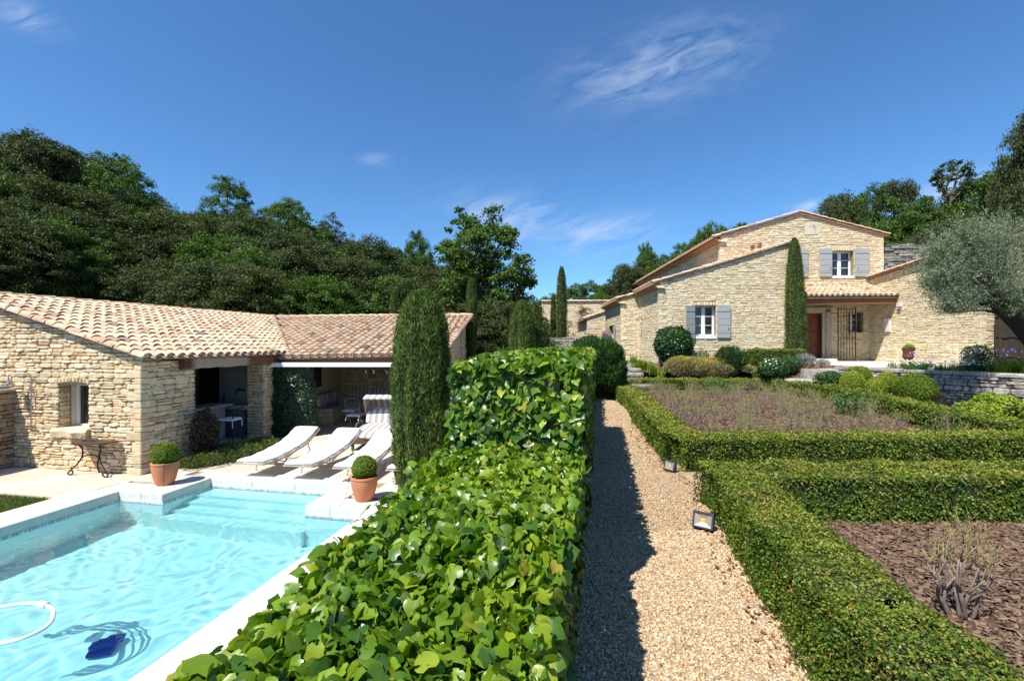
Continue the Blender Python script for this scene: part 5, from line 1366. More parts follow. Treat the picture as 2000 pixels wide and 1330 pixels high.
# front door with stone surround
df = MB(); obox(df, MO, E1, NE2, do_u0, do_u1, -.26, -.20, do_z0, do_z1-.0); dr = df.build('front_door', M_door, hs)
hw = (do_u1-do_u0)
mdu = (do_u0+do_u1)/2
for k, (a, b) in enumerate(((do_u0+.06, mdu-.03), (mdu+.03, do_u1-.06))):
    for (za, zb) in ((do_z0+.12, do_z0+.62), (do_z0+.76, do_z0+1.30), (do_z0+1.42, do_z1-.12)):
        m_ = MB(); cxx = (a+b)/2; n8 = 10; top_ = zb
        pts = [(a, za), (b, za), (b, zb-.06)] + [(b-(b-a)*i/4, zb-.06+.06*math.sin(pi*i/4)) for i in range(1, 4)] + [(a, zb-.06)]
        lo = [at(MO, E1, u, NE2, -.20, z) for u, z in pts]; hi = [at(MO, E1, cxx+(u-cxx)*.82, NE2, -.18, (za+zb)/2+(z-(za+zb)/2)*.88) for u, z in pts]; nn_ = len(pts)
        m_.add(lo+hi, [(i, (i+1) % nn_, nn_+(i+1) % nn_, nn_+i) for i in range(nn_)]+[tuple(range(nn_, 2*nn_))]); m_.build('door_panel', M_door, dr)
m_ = MB(); c = at(MO, E1, mdu, NE2, -.17, do_z0+.98); m_.tube([c, at(MO, E1, mdu, NE2, -.12, do_z0+.98)], .03, 10); m_.build('knob', M_iron, dr)
M_carved = mat('carved greyish stone', (.42,.36,.28), .9, .3, 6, .008, 30)
ss = MB(); obox(ss, MO, E1, NE2, do_u1, do_u1+.16, -.2, .045, 1.6, do_z1+.02); ss.build('door_jamb', M_carved, hs)
ss = MB(); obox(ss, MO, E1, NE2, do_u1+.16, do_u1+.40, -.1, .09, 1.6, do_z1+.06); ss.build('door_jamb', M_carved, hs)
ss = MB(); obox(ss, MO, E1, NE2, do_u0-.1, do_u1+.16, -.1, .05, do_z1+.02, do_z1+.20); obox(ss, MO, E1, NE2, do_u0-.14, do_u1+.44, -.1, .12, do_z1+.20, do_z1+.27); ss.build('door_lintel', M_carved, hs)
ss = MB(); obox(ss, MO, E1, NE2, do_u0-.2, do_u1+.42, -.3, .50, 1.70, do_z0); ss.build('door_step', M_coping, hs)

# porch roof
def Ppl(x, y): return (x, y, 4.60 + .0*(x-15) - .30*(21.75-y))
pc = MB(); slab(pc, [(12.02, 21.85, 5.30), (17.0, 21.65, 5.30), (17.04, 19.95, 4.66), (12.02, 20.10, 4.66)], .06); pc.build('porch_roof', M_tile_old, hs)
po = np.array((12.02, 20.12, 4.70)); pe = np.array((5.02, -.19, 0)); ps = np.array((.02, 1.76, .66))
tiled(hs, po, pe, ps, [(0, 0), (5.03, 0), (5.0, 1.95), (0, 1.95)], sp=.23, ex=.30, nmax=160, seed=71, wid=(.19, .155), partname='porch_tile')
row_tiles(hs, (17.06, 19.95, 4.74), (17.02, 21.6, 5.36), name='verge_tile', wd=.17, L_=.3, tint=(.5, .65), seed=72)
row_tiles(hs, (12.05, 21.83, 5.40), (16.98, 21.62, 5.40), name='ridge_tile', wd=.17, L_=.35, tint=(.55, .67), seed=73)
pbm = MB(); pbm.tint = 1.0; pbm.box((14.52, 20.22, 4.47), (4.95, .20, .24), -a_); pbm.build('porch_beam', M_wood, hs)
for k in range(8):
    r_ = MB(); r_.tint = 1.0; x = 12.4+.62*k; r_.hexa([(x, 20.15, 4.60), (x+.09, 20.15, 4.60), (x+.09, 21.8, 5.16), (x, 21.8, 5.16), (x, 20.15, 4.66), (x+.09, 20.15, 4.66), (x+.09, 21.8, 5.235), (x, 21.8, 5.235)]); r_.build('rafter', M_wood, hs)
# stone bracket and wall lantern niche on the side wall
m_ = MB(); m_.box((16.90, 19.80, 4.30), (.22, .16, .16)); m_.build('bracket', M_coping, hs)
m_ = MB(); obox(m_, RO, RE, RN, 1.05, 1.33, 0, .10, 3.15, 3.75); m_.build('stone_plaque', M_coping, hs)

# roofs of the house seen from below: slabs, verge rows, eave rows
rf_ = MB()
fe = .34
def Fp(u, v, dz=0): p = at(FO, E1, u, E2, v, f_top(u)+.05+dz); return p
slab(rf_, [Fp(-fe, -.10), Fp(FW+.1, -.10), Fp(FW+.1, 4.6), Fp(-fe, 5.2)], .06)
Mp = lambda u, v, dz=0: at(MO, E1, u, E2, v, (m_top(0)+(u)*(6.20-5.16)/apu if u <= apu else m_top(apu)-(u-apu)*(6.20-5.12)/(MW-apu))+.05+dz)
slab(rf_, [Mp(-.45, -.10), Mp(apu, -.10), Mp(apu, 17.2), Mp(-.45, 17.2)], .06); slab(rf_, [Mp(apu, -.10), Mp(MW+.22, -.10), Mp(MW+.22, 17.2), Mp(apu, 17.2)], .06)
Gp = lambda u, v: at(GO, E1, u, E2, v, g_top(u)+.05)
slab(rf_, [Gp(-.34, -.08), Gp(gW+.3, -.08), Gp(gW+.3, 5.3), Gp(-.34, 5.3)], .06)
r0, r1 = at(RO, RE, -.05, RN, .12, r_top(0)+.06), at(RO, RE, RLn+.1, RN, .12, r_top(RLn)+.06)
r2, r3 = at(RO, RE, RLn+.1, E1, 5.4, r_top(RLn)+1.2), at(RO, RE, -.05, E1, 5.4, r_top(0)+1.2)
slab(rf_, [r0, r1, r2, r3], .06)
rf_.build('roof', mat('pink clay soffit', (.47,.27,.17), .9, .2, 12), hs)
row_tiles(hs, Fp(-fe, -.06, .02), Fp(FW+.1, -.06, .02), name='verge_tile', wd=.19, L_=.42, tint=(.3, .9), seed=74)
row_tiles(hs, Mp(-.45, -.06, .02), Mp(apu, -.06, .02), name='verge_tile', wd=.19, L_=.42, tint=(.3, .9), seed=75)
row_tiles(hs, Mp(MW+.24, -.06, .02), Mp(apu, -.06, .02), name='verge_tile', wd=.19, L_=.42, tint=(.3, .95), seed=76)
row_tiles(hs, at(GO, E1, -.34, NE2, .04, g_top(-.34)+.07), at(GO, E1, gW+.1, NE2, .04, g_top(gW+.1)+.07), name='verge_tile', wd=.19, L_=.3, tint=(.3, .9), seed=77)
row_tiles(hs, r1, r0, name='verge_tile', wd=.22, L_=.40, tint=(.25, .55), seed=78)
# genoise: two stepped courses of tile ends below the long eaves
def genoise(O, u_out, z, v0, v1, step=.24, sd=80, nmax=60):
    r = random.Random(sd); n_ = int((v1-v0)/step); its = []
    for row, (dd, zz) in enumerate(((.30, 0), (.20, -.085), (.10, -.17))):
        for k in range(n_):
            v = v0+(k+.5*(row % 2))*step; its.append((v, row, dd, zz))
    slabm = MB()
    for row, (dd, zz) in enumerate(((.27, -.045), (.17, -.13), (.07, -.215))):
        pt = lambda d, v, z_: at(O, E2, v, NE1, d, z_)
        slabm.hexa([pt(0, v0, z+zz-.02), pt(dd, v0, z+zz-.02), pt(dd, v1, z+zz-.02), pt(0, v1, z+zz-.02), pt(0, v0, z+zz+.02), pt(dd, v0, z+zz+.02), pt(dd, v1, z+zz+.02), pt(0, v1, z+zz+.02)])
    slabm.build('cornice', mat('cornice mortar', (.52,.36,.22), .9, .1, 10), hs)
    big = MB()
    for i, (v, row, dd, zz) in enumerate(its):
        mb = MB() if (row == 0 and v-v0 < nmax*step) else big
        mb.tint = min(.9, max(.2, .5+r.gauss(0, .12)))
        o_ = np.array(at(O, E2, v, NE1, dd+.03, z+zz-.03+(.10 if row == 0 else 0)))
        tile_mesh(mb, o_, np.array([E2[0], E2[1], 0])*1.0, np.array([E1[0], E1[1], .0 if row else .28]), np.array([0, 0, 1.0]), .20, .18, .32, seg=5)
        if mb is not big: mb.build('eave_tile', M_tile, hs)
    big.build('eave_tiles', M_tile, hs, kind='stuff')
genoise(FO, 0, f_top(0)-.06, -.05, 4.2, sd=81, nmax=20); genoise(MO, 0, m_top(0)-.10, -.05, 16.8, sd=82, nmax=70); genoise(GO, 0, g_top(0)-.06, -.05, 5.2, sd=83, nmax=22)
# knotted trunk in shade at the right corner, built as a plain dark tube, chimney pots on the front wing
m_ = MB(); m_.tube([at(MO, E1, MW+.17, NE2, -.25, 4.2), at(MO, E1, MW+.17, NE2, -.25, 7.7)], .07, 8); m_.build('dark_trunk', M_darkwood, hs)
for px in (1470, 1484):
    c = (( px-1000)/F_*21.3, 21.3, zw(487, 21.3)); h_ = .14 if px == 1470 else .24
    m_ = MB(); m_.lathe(c, [(.07, -.15), (.07, h_*.55), (.11, h_*.6), (.11, h_*.72), (.07, h_*.78), (.07, h_), (.10, h_+.02), (.10, h_+.05)], 14); m_.build('chimney_pot', mat('red chimney pot', (.36,.15,.09), .8, .2), hs)
# wall lamp on the front wing side
m_ = MB(); c = at(FO, E2, 2.9, NE1, .02, zw(621, 22.6)); m_.tube([c, at(FO, E2, 2.9, NE1, .28, c[2]+.02)], .015, 6); lo_ = m_.build('lamp_bracket', M_iron_grey, hs)
m_ = MB(); m_.lathe(at(FO, E2, 2.9, NE1, .30, c[2]-.12), [(.09, 0), (.08, .04), (.03, .12), (.02, .15)], 12); m_.build('lamp_shade', M_iron_grey, lo_)

# iron gate leaf standing open beside the door
gt = thing('iron_gate', 'tall open wrought iron gate leaf between the front door and the barred window', 'gate', at(MO, E1, do_u1+.45, NE2, .6, HG))
gO_ = at(MO, E1, um(1622), NE2, .55, 0)[:2]; gw_ = .78; gz0, gz1 = HG+.03, zw(598.5, 21.2)
for k in range(7): u = .0+gw_*k/6; m_ = MB(); m_.tube([at(gO_, E1, u, NE2, 0, gz0), at(gO_, E1, u, NE2, 0, gz1-.02)], .013 if 0 < k < 6 else .022, 6); m_.build('bar', M_iron, gt)
for z in (gz0+.08, gz0+1.05, gz0+1.10, gz1-.45, gz1-.12): m_ = MB(); m_.tube([at(gO_, E1, -.02, NE2, 0, z), at(gO_, E1, gw_+.02, NE2, 0, z)], .013, 6); m_.build('rail', M_iron, gt)
for z in (gz0+.3, gz1-.3): m_ = MB(); m_.tube([at(gO_, E1, 0, NE2, 0, z), at(gO_, E1, 0, NE2, -.60, z)], .014, 6); m_.build('hinge_arm', M_iron, gt)

# door terrace slab
tr_ = MB(); tr_.prism([(12.0, 21.9), (17.2, 21.7), (17.35, 16.2), (15.8, 16.0), (13.1, 16.9), (12.3, 18.6)], 1.4, HG); pt_ = struct(tr_.build('door_terrace', M_coping))
r = random.Random(12)
yy = 16.9
while yy < 21.5:
    xx = 12.35; hh = r.uniform(.5, .7)
    while xx < 16.95:
        w__ = min(r.uniform(.6, 1.0), 17.0-xx); m_ = MB(); m_.tint = r.random()
        if xx+w__*.5 > 12.35+(max(0, 19-yy))*.6: m_.chbox((xx+w__/2, yy+hh/2, HG+.008), (w__-.01, min(hh, 21.5-yy)-.01, .03), .004, -a_*0); m_.build('paver', M_coping, pt_)
        xx += w__
    yy += hh

# rear blocks beyond the house
ob = thing('stone_outbuilding', 'low lean-to stone outbuilding with grey shutters behind the left end of the house', 'building', (6, 33, 1.2))
HO = (.1654*33, 33.0)
h_top = lambda u: EYE+1.80+.33*u
bwall(ob, HO, E1, NE2, 2.2, h_top, .5, [], .4); q = at(HO, E2, .4, NE1, 0, 0); bwall(ob, q[:2], E2, NE1, 6.2, lambda u: EYE+1.76, .5, [(1.6, 2.9, 1.0, 3.1)], .4)
cs = cells(HO, E1, NE2, 2.2, h_top, 1.2, [], (.09, .15), (.2, .45), pr_, 91, tfun=tf); cs += cells(HO, E2, NE1, 6.4, lambda u: EYE+1.76, 1.2, [(2.0, 3.3, 1.0, 3.1)], (.10, .16), (.3, .6), pr_, 92, tfun=tf)
pieces(ob, 'stone', cs, bstone_lite, M_hstone, 120, 'stonework')
mb = MB(); slab(mb, [at(HO, E1, -.34, NE2, .1, h_top(-.34)+.05), at(HO, E1, 2.3, NE2, .1, h_top(2.3)+.05), at(HO, E1, 2.3, E2, 6.6, h_top(2.3)+.05), at(HO, E1, -.34, E2, 6.6, h_top(-.34)+.05)], .08); mb.build('roof', MATS['pink clay soffit'], ob)
row_tiles(ob, at(HO, E1, -.34, NE2, .06, h_top(-.34)+.07), at(HO, E1, 2.3, NE2, .06, h_top(2.3)+.07), name='verge_tile', wd=.2, L_=.42, tint=(.3, .9), seed=84)
for (d0, d1) in ((1.35, 1.95), (3.3, 3.9)):
    m_ = MB(); obox(m_, HO, E2, NE1, d0, d1, .03, .07, 1.2, 3.15); m_.build('shutter', M_shutter, ob)
m_ = MB(); obox(m_, HO, E2, NE1, 2.05, 3.25, -.3, -.25, 1.1, 3.1); m_.build('glass_door', M_glass, ob)
m_ = MB(); obox(m_, HO, E1, NE2, 1.05, 1.55, 0, .35, 3.35, 3.5); m_.build('canopy', MATS['pink clay soffit'], ob)
fb_ = thing('stone_barn', 'plain flat-topped stone block farthest back beyond the cypresses', 'building', (5.5, 41, 1.2))
IO = (2.72, 41.0)
mb = MB(); backing(mb, IO, E1, NE2, 7.5, lambda u: EYE+3.70, .3, [], 4.0); mb.build('wall', M_mortar, fb_)
cs = cells(IO, E1, NE2, 7.5, lambda u: EYE+3.70, 1.5, [], (.10, .17), (.25, .55), pr_, 93, tfun=tf)
pieces(fb_, 'stone', cs, bstone_lite, M_hstone, 60, 'stonework')
row_tiles(fb_, (IO[0]-.1, IO[1]-.02, EYE+3.74), (IO[0]+7.5, IO[1]-.35, EYE+3.74), name='coping_tile', wd=.3, L_=.5, tint=(.5, .8), seed=85)
m_ = MB(); m_.box((5.05, 38.2, 2.75), (.55, .3, .55)); tag(m_.build('meter_box', M_shutter), 'grey metal cabinet at the foot of the outbuilding wall', 'cabinet')

# retaining wall of grey stone, curving
rw = thing('retaining_wall', 'curved grey dry stone retaining wall with a dark weathered top', 'wall', (13.4, 13.6, G))
pts = arc([(x, y, 0) for y, x in RW][::-1], 3)
mb = MB(); tot = []
off = 0
for i in range(len(pts)-1):
    p, q = pts[i], pts[i+1]; L_ = math.dist(p, q); E = ((q[0]-p[0])/L_, (q[1]-p[1])/L_); N = (E[1], -E[0])
    if N[0] > 0: N = neg(N)
    backing(mb, p[:2], E, N, L_, lambda u: 1.68, G-.15, [], .3)
# stones follow the curve: course by course along arc length
cum = np.concatenate([[0], np.cumsum(np.linalg.norm(np.diff(pts, axis=0), axis=1))]); TL = cum[-1]
def onc(s_): return np.array([np.interp(s_, cum, pts[:, 0]), np.interp(s_, cum, pts[:, 1])])
mb.build('wall', M_mortar_dark, rw)
r = random.Random(19); z = G-.08; items = []
while z < 1.66:
    h = r.uniform(.05, .19); s_ = r.uniform(0, .3)
    while s_ < TL-.05:
        wd = r.uniform(.12, .55); e_ = min(TL, s_+wd); a, b = onc(s_), onc(e_); L_ = math.dist(a, b)
        if L_ > .04:
            E = ((b[0]-a[0])/L_, (b[1]-a[1])/L_); N = (E[1], -E[0])
            if N[0] > 0: N = neg(N)
            hj = r.uniform(-.015, .015); c4 = [(.008, z+.006+r.uniform(-.02, .02)), (L_-.008, z+.006+r.uniform(-.02, .02)), (L_-.008, min(1.69, z+h-.006+r.uniform(-.01, .01))), (.008, min(1.69, z+h-.006+hj))]
            tn = min(.99, max(0, .72 - .30*(z-G)/1.0 + r.gauss(0, .2)))
            items.append((area_px([(a[0]+E[0]*u, a[1]+E[1]*u, zz) for u, zz in c4]), (tuple(a), E, N, c4, r.uniform(.03, .09), tn, r.random())))
        s_ += wd
    z += h
pieces(rw, 'stone', items, bstone, M_gstone, 300, 'stonework')
s_ = 0
while s_ < TL-.1:
    wd = r.uniform(.45, .9); e_ = min(TL, s_+wd); a, b = onc(s_), onc(e_); m_ = MB(); m_.tint = r.uniform(.15, .7); L_ = math.dist(a, b)
    ang = math.atan2(b[1]-a[1], b[0]-a[0]); c = (a+b)/2; Nn = np.array([math.sin(ang), -math.cos(ang)]); 
    if Nn[0] > 0: Nn = -Nn
    c = c - Nn*.14
    m_.chbox((c[0], c[1], 1.725), (L_-.012, .46+r.uniform(-.05, .05), .09+r.uniform(-.015, .02)), .025, ang); m_.build('coping_stone', M_gstone, rw); s_ += wd

# boulders and rough steps by the door terrace
def rock(name, c, sz, seed, lbl=None, cat='boulder', parent=None, m=M_gstone, tn=.6, flat=1.0):
    V, F = T_ico(); 
    # subdivide once
    mbv = [tuple(v) for v in V]; cache = {}; nf = []
    def midp(a, b):
        k = (min(a, b), max(a, b))
        if k not in cache: cache[k] = len(mbv); mbv.append(tuple(nrm((np.array(mbv[a])+np.array(mbv[b]))/2)))
        return cache[k]
    for lev in range(2):
        nf = []; cache = {}
        for a, b, c_ in F: x, y, z = midp(a, b), midp(b, c_), midp(c_, a); nf += [(a, x, z), (b, y, x), (c_, z, y), (x, y, z)]
        F = nf
    V = np.array(mbv); V = np.sign(V)*np.abs(V)**.7
    V = V*(1+.10*noise3(V, 2.2, seed)[:, None]+.05*noise3(V, 5.5, seed+3)[:, None])
    V[:, 2] = np.where(V[:, 2] > .55, .55+(V[:, 2]-.55)*.3*flat, V[:, 2])
    mb = MB(); mb.tint = tn; mb.add([(c[0]+v[0]*sz[0], c[1]+v[1]*sz[1], c[2]+v[2]*sz[2]) for v in V], [tuple(f) for f in F])
    o = mb.build(name, m, parent, smooth='auto')
    if lbl: tag(o, lbl, cat)
    return o
rock('boulder', (11.45, 17.2, 1.42), (.46, .4, .34), 3, 'large grey boulder at the left end of the retaining wall', tn=.75)
rock('boulder', (10.84, 16.95, 1.17), (.66, .4, .20), 5, 'long flat pale stone lying beside the large boulder', tn=.85)
rock('boulder', (10.25, 17.5, .98), (.35, .3, .2), 8, 'small flat stone left of the large boulder', tn=.8)
rock('boulder', (11.75, 16.75, 1.52), (.5, .35, .25), 9, 'rounded grey rock set in the slope below the door terrace', tn=.6)
stp = thing('stone_steps', 'worn grey stone garden steps rising from the end of the path', 'steps', (4.8, 18.6, G))
for k, (x, y, z, sx) in enumerate([(5.1, 18.35, .92, .75), (4.95, 18.75, 1.12, .65), (4.85, 19.1, 1.32, .62), (4.95, 19.45, 1.50, .60), (5.05, 19.85, 1.68, .58)]):
    rock('step', (x, y, z-.02), (sx, .34, .17), 20+k, parent=stp, tn=.7+.05*(k % 3), flat=.3)

# low stone wall behind the ivy hedge
lw_ = thing('low_wall', 'low pale dry stone wall behind the ivy at the top of the path', 'wall', (1.6, 21, 1.6))
O_ = P(905, 668, 23.0)[:2]
mb = MB(); backing(mb, O_, (1, 0), (0, -1), 5.6, lambda u: 2.66+.05*u, .8, [], .4); mb.build('wall', M_mortar_dark, lw_)
cs = cells(O_, (1, 0), (0, -1), 5.6, lambda u: 2.66+.05*u, 1.2, [], (.09, .16), (.25, .6), (.03, .06), 97, tfun=lambda r, u, z: min(.99, max(0, .7+r.gauss(0, .2))))
pieces(lw_, 'stone', cs, bstone, M_gstone, 150, 'stonework')
# fence at the right end of the house
fn = thing('board_fence', 'dark grey-brown board fence with rusty posts right of the house', 'fence', (17.5, 16.4, HG))
x = 16.98
for k in range(22):
    m_ = MB(); m_.tint = 0; m_.box((x+.13, 16.02+.02*(k % 2), HG+1.0), (.235, .025, 2.0+.04*(k % 3))); m_.build('board', mat('old grey board', (.05,.042,.033), .9, .4, 8), fn); x += .24
for k in range(5): m_ = MB(); m_.box((17.1+k*.75, 15.95, HG+1.05), (.045, .05, 2.15)); m_.build('post', mat('rusty iron', (.09,.04,.022), .8, .3, 12), fn)
for z in (.4, 1.1, 1.8): m_ = MB(); m_.box((19.5, 15.985, HG+z), (5.0, .02, .03)); m_.build('rail', MATS['rusty iron'], fn)
# old terrace wall behind the house
tw = thing('terrace_wall', 'rough grey dry stone terrace wall on the slope behind the house roof', 'wall', (23, 28, 5))
O_ = P(1722, 500, 27.5)[:2]
ttop = lambda u: zw(480, 27.5)+.14*math.sin(u*1.3)
mb = MB(); backing(mb, O_, (1, 0), (0, -1), 6.0, ttop, 3.0, [], .5); mb.build('wall', M_mortar_dark, tw)
cs = cells(O_, (1, 0), (0, -1), 6.0, ttop, 5.0, [], (.10, .2), (.25, .7), (.04, .12), 98, tfun=lambda r, u, z: min(.99, max(0, .35+r.gauss(0, .25))))
pieces(tw, 'stone', cs, bstone, M_gstone, 200, 'stonework')
# urn by the side wall
ur = thing('urn', 'rust-brown iron urn planted with a small green cushion against the side wall', 'urn', (15.3, 17.6, HG))
uc = P(1774, 705, 17.4); uc = (uc[0], uc[1], HG+.05)
MB().lathe(uc, [(.13, 0), (.13, .05), (.06, .10), (.06, .16), (.13, .21), (.19, .30), (.165, .37), (.16, .46), (.20, .60), (.20, .63), (.165, .63), (.16, .58)], 20).build('vase', mat('rusty urn', (.10,.035,.02), .8, .3, 10), ur, smooth='auto')
uc2 = (uc[0]+.02, uc[1], uc[2]+.62)
# ------------------------------------------------------------------ ivy covered wall
iv = thing('ivy_wall', 'glossy green ivy smothering the wall between the pool and the path', 'ivy', LT(-.6, 3, 0))
cb = MB()
ltbox(cb, -.80, -.34, -.2, 3.35, -.02, 1.70); ltbox(cb, -1.0, -.30, 3.35, 9.6, -.02, 2.38); ltbox(cb, -.95, -.3, 9.6, 17.0, -.02, 1.6)
cb.build('wall', M_mortar_dark, iv)
def leaves_on(n, l0, l1, t0, t1, z, face, seed, puff=.09, smin=.05, smax=.10):
    """sample a face of the hedge: 'top','left','right','front'"""
    u, v = rng.random(n), rng.random(n); d = rng.random(n)
    if face == 'top':
        l = l0+(l1-l0)*u; t = t0+(t1-t0)*v; p = np.stack([l, t, np.full(n, z[1])], 1); N = np.array([0, 0, 1.0]); 
        lump = .05*noise3(np.stack([l*3, t*3, l*0], 1), 1.0, seed)+.03*noise3(np.stack([l*8, t*8, l*0], 1), 1.0, seed+1)
        edge = np.minimum(np.minimum(l-l0, l1-l), .25)/.25; lump -= .07*(1-np.clip(edge, 0, 1))**2
    elif face in ('left', 'right'):
        l = np.full(n, l0 if face == 'left' else l1); t = t0+(t1-t0)*u; zz = z[0]+(z[1]-z[0])*v; p = np.stack([l, t, zz], 1); N = np.array([-1.0 if face == 'left' else 1.0, 0, 0])
        lump = .06*noise3(np.stack([t*2.5, zz*3, t*0], 1), 1.0, seed)
    else:
        l = l0+(l1-l0)*u; t = np.full(n, t0); zz = z[0]+(z[1]-z[0])*v; p = np.stack([l, t, zz], 1); N = np.array([0, -1.0, 0])
        lump = .07*noise3(np.stack([l*3, zz*3, l*0], 1), 1.0, seed)
    p = p + N*(lump - puff*(d**1.3) + .02)[:, None]
    if t1 < 3.45 and face in ('top', 'left'): p[:, 0] = -.14+(p[:, 0]+.14)*(1+.10*(p[:, 1]-1.0))
    # orientation
    if face == 'top':
        nor = nrm(np.stack([rng.normal(size=n)*.85, rng.normal(size=n)*.85-.2, .2+.8*rng.random(n)], 1)); tip = nrm(np.stack([rng.normal(size=n), rng.normal(size=n)-.5, -.5*np.ones(n)], 1))
    else:
        nor = nrm(N*1.0 + rng.normal(size=(n, 3))*.45 + np.array([0, 0, .35])); tip = nrm(np.array([0, 0, -1.0]) + rng.normal(size=(n, 3))*.5 + N*.2)
    s = smin+(smax-smin)*rng.random(n)**1.2
    q = noise3(p*np.array([2.2, 2.2, 2.2]), 1.0, seed+4)
    tint = np.clip((.65 if face == 'top' else .56) + .14*q + rng.normal(size=n)*.17 - .38*d, 0.02, .84)  # deeper leaves coloured darker: shade of the gaps painted into the tint
    tint = np.where(rng.random(n) < .014, .92+.08*rng.random(n), tint)
    return p, nor, tip, s, tint
S = []
S.append(leaves_on(15500, -.97, -.14, .45, 3.35, (0, 1.87), 'top', 1, .20, .030, .068))
S.append(leaves_on(5600, -.93, -.14, .45, 3.4, (.6, 1.80), 'left', 2, .12, .032, .068))
S.append(leaves_on(5200, -1.15, -.20, .45, 3.4, (.76, 1.83), 'right', 3, .10, .036, .072))
S.append(leaves_on(3600, -1.13, -.14, 3.32, 9, (1.7, 2.50), 'front', 4, .20, .040, .09))
S.append(leaves_on(11000, -1.12, -.14, 3.3, 9.6, (0, 2.50), 'top', 5, .14, .05, .09))
S.append(leaves_on(6000, -1.13, -.20, 3.3, 9.6, (.8, 2.46), 'right', 6, .10, .045, .085))
S.append(leaves_on(3800, -1.13, -.14, 3.3, 9.6, (.3, 2.46), 'left', 7, .10, .06, .10))
S.append(leaves_on(1400, -1.05, -.24, 9.5, 17, (.8, 1.72), 'top', 8, .10, .07, .12))
S.append(leaves_on(2400, -1.05, -.26, 9.5, 17, (.75, 1.7), 'right', 9, .08, .07, .12))
# spill-over shoots on the left shoulder
nsh = 260; t = .5+2.9*rng.random(nsh); l = (-.93-.14*rng.random(nsh)**1.5)*(1+.08*(t-1)); zz = 1.45+.38*rng.random(nsh)
p = np.stack([l, t, zz], 1)
S.append((p, nrm(rng.normal(size=(nsh, 3))*.5+np.array([-.2, 0, 1])), nrm(np.stack([-np.ones(nsh)*.8, rng.normal(size=nsh)*.5, -.3+rng.normal(size=nsh)*.3], 1)), .045+.035*rng.random(nsh), np.clip(.6+rng.normal(size=nsh)*.15, 0, .85)))
pos = np.concatenate([s[0] for s in S]); nor = np.concatenate([s[1] for s in S]); tip = np.concatenate([s[2] for s in S]); size = np.concatenate([s[3] for s in S]); tn = np.concatenate([s[4] for s in S])
def rotLT(v): return np.stack([CU*v[:, 0]+SU*v[:, 1], -SU*v[:, 0]+CU*v[:, 1], v[:, 2]], 1)
pos, nor, tip = rotLT(pos), rotLT(nor), rotLT(tip)
wsc = .75+.5*rng.random(len(pos))
# size on screen decides which leaves are single objects
dist = np.linalg.norm(pos-np.array([0, 0, EYE]), axis=1); px = 1000+F_*pos[:, 0]/np.maximum(pos[:, 1], .2); py = HOR-F_*(pos[:, 2]-EYE)/np.maximum(pos[:, 1], .2)
view = nrm(pos-np.array([0, 0, EYE])); fac = np.abs(np.sum(view*nor, 1)); 
dpt = np.where(pos[:, 2] > 1.72, 1.0, .5)
ap = (size/dist)**2*fac*dpt*((px > 150) & (px < 1250) & (py < 1345) & (py > 600))
order = np.argsort(-ap); big = order[:300]; rest = order[300:]
off = wloc(iv)
for i in big:
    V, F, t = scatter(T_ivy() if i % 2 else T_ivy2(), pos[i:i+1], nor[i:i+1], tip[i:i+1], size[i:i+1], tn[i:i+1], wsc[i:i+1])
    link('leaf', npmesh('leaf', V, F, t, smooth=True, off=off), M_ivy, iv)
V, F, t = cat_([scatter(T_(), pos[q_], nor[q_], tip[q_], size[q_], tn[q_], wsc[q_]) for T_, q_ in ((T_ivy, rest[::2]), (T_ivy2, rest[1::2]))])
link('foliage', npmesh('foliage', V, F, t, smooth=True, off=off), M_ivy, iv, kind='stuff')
st_ = MB()
for k in range(60):
    l, t = -.85+.6*random.random(), .8+3*random.random(); a = LT(l, t, 1.66); b = LT(l+random.uniform(-.08, .08), t+random.uniform(-.08, .08), 1.86)
    st_.tube([a, b], .003, 4)
st_.build('stems', mat('ivy stems', (.12,.14,.03), .8), iv, kind='stuff')

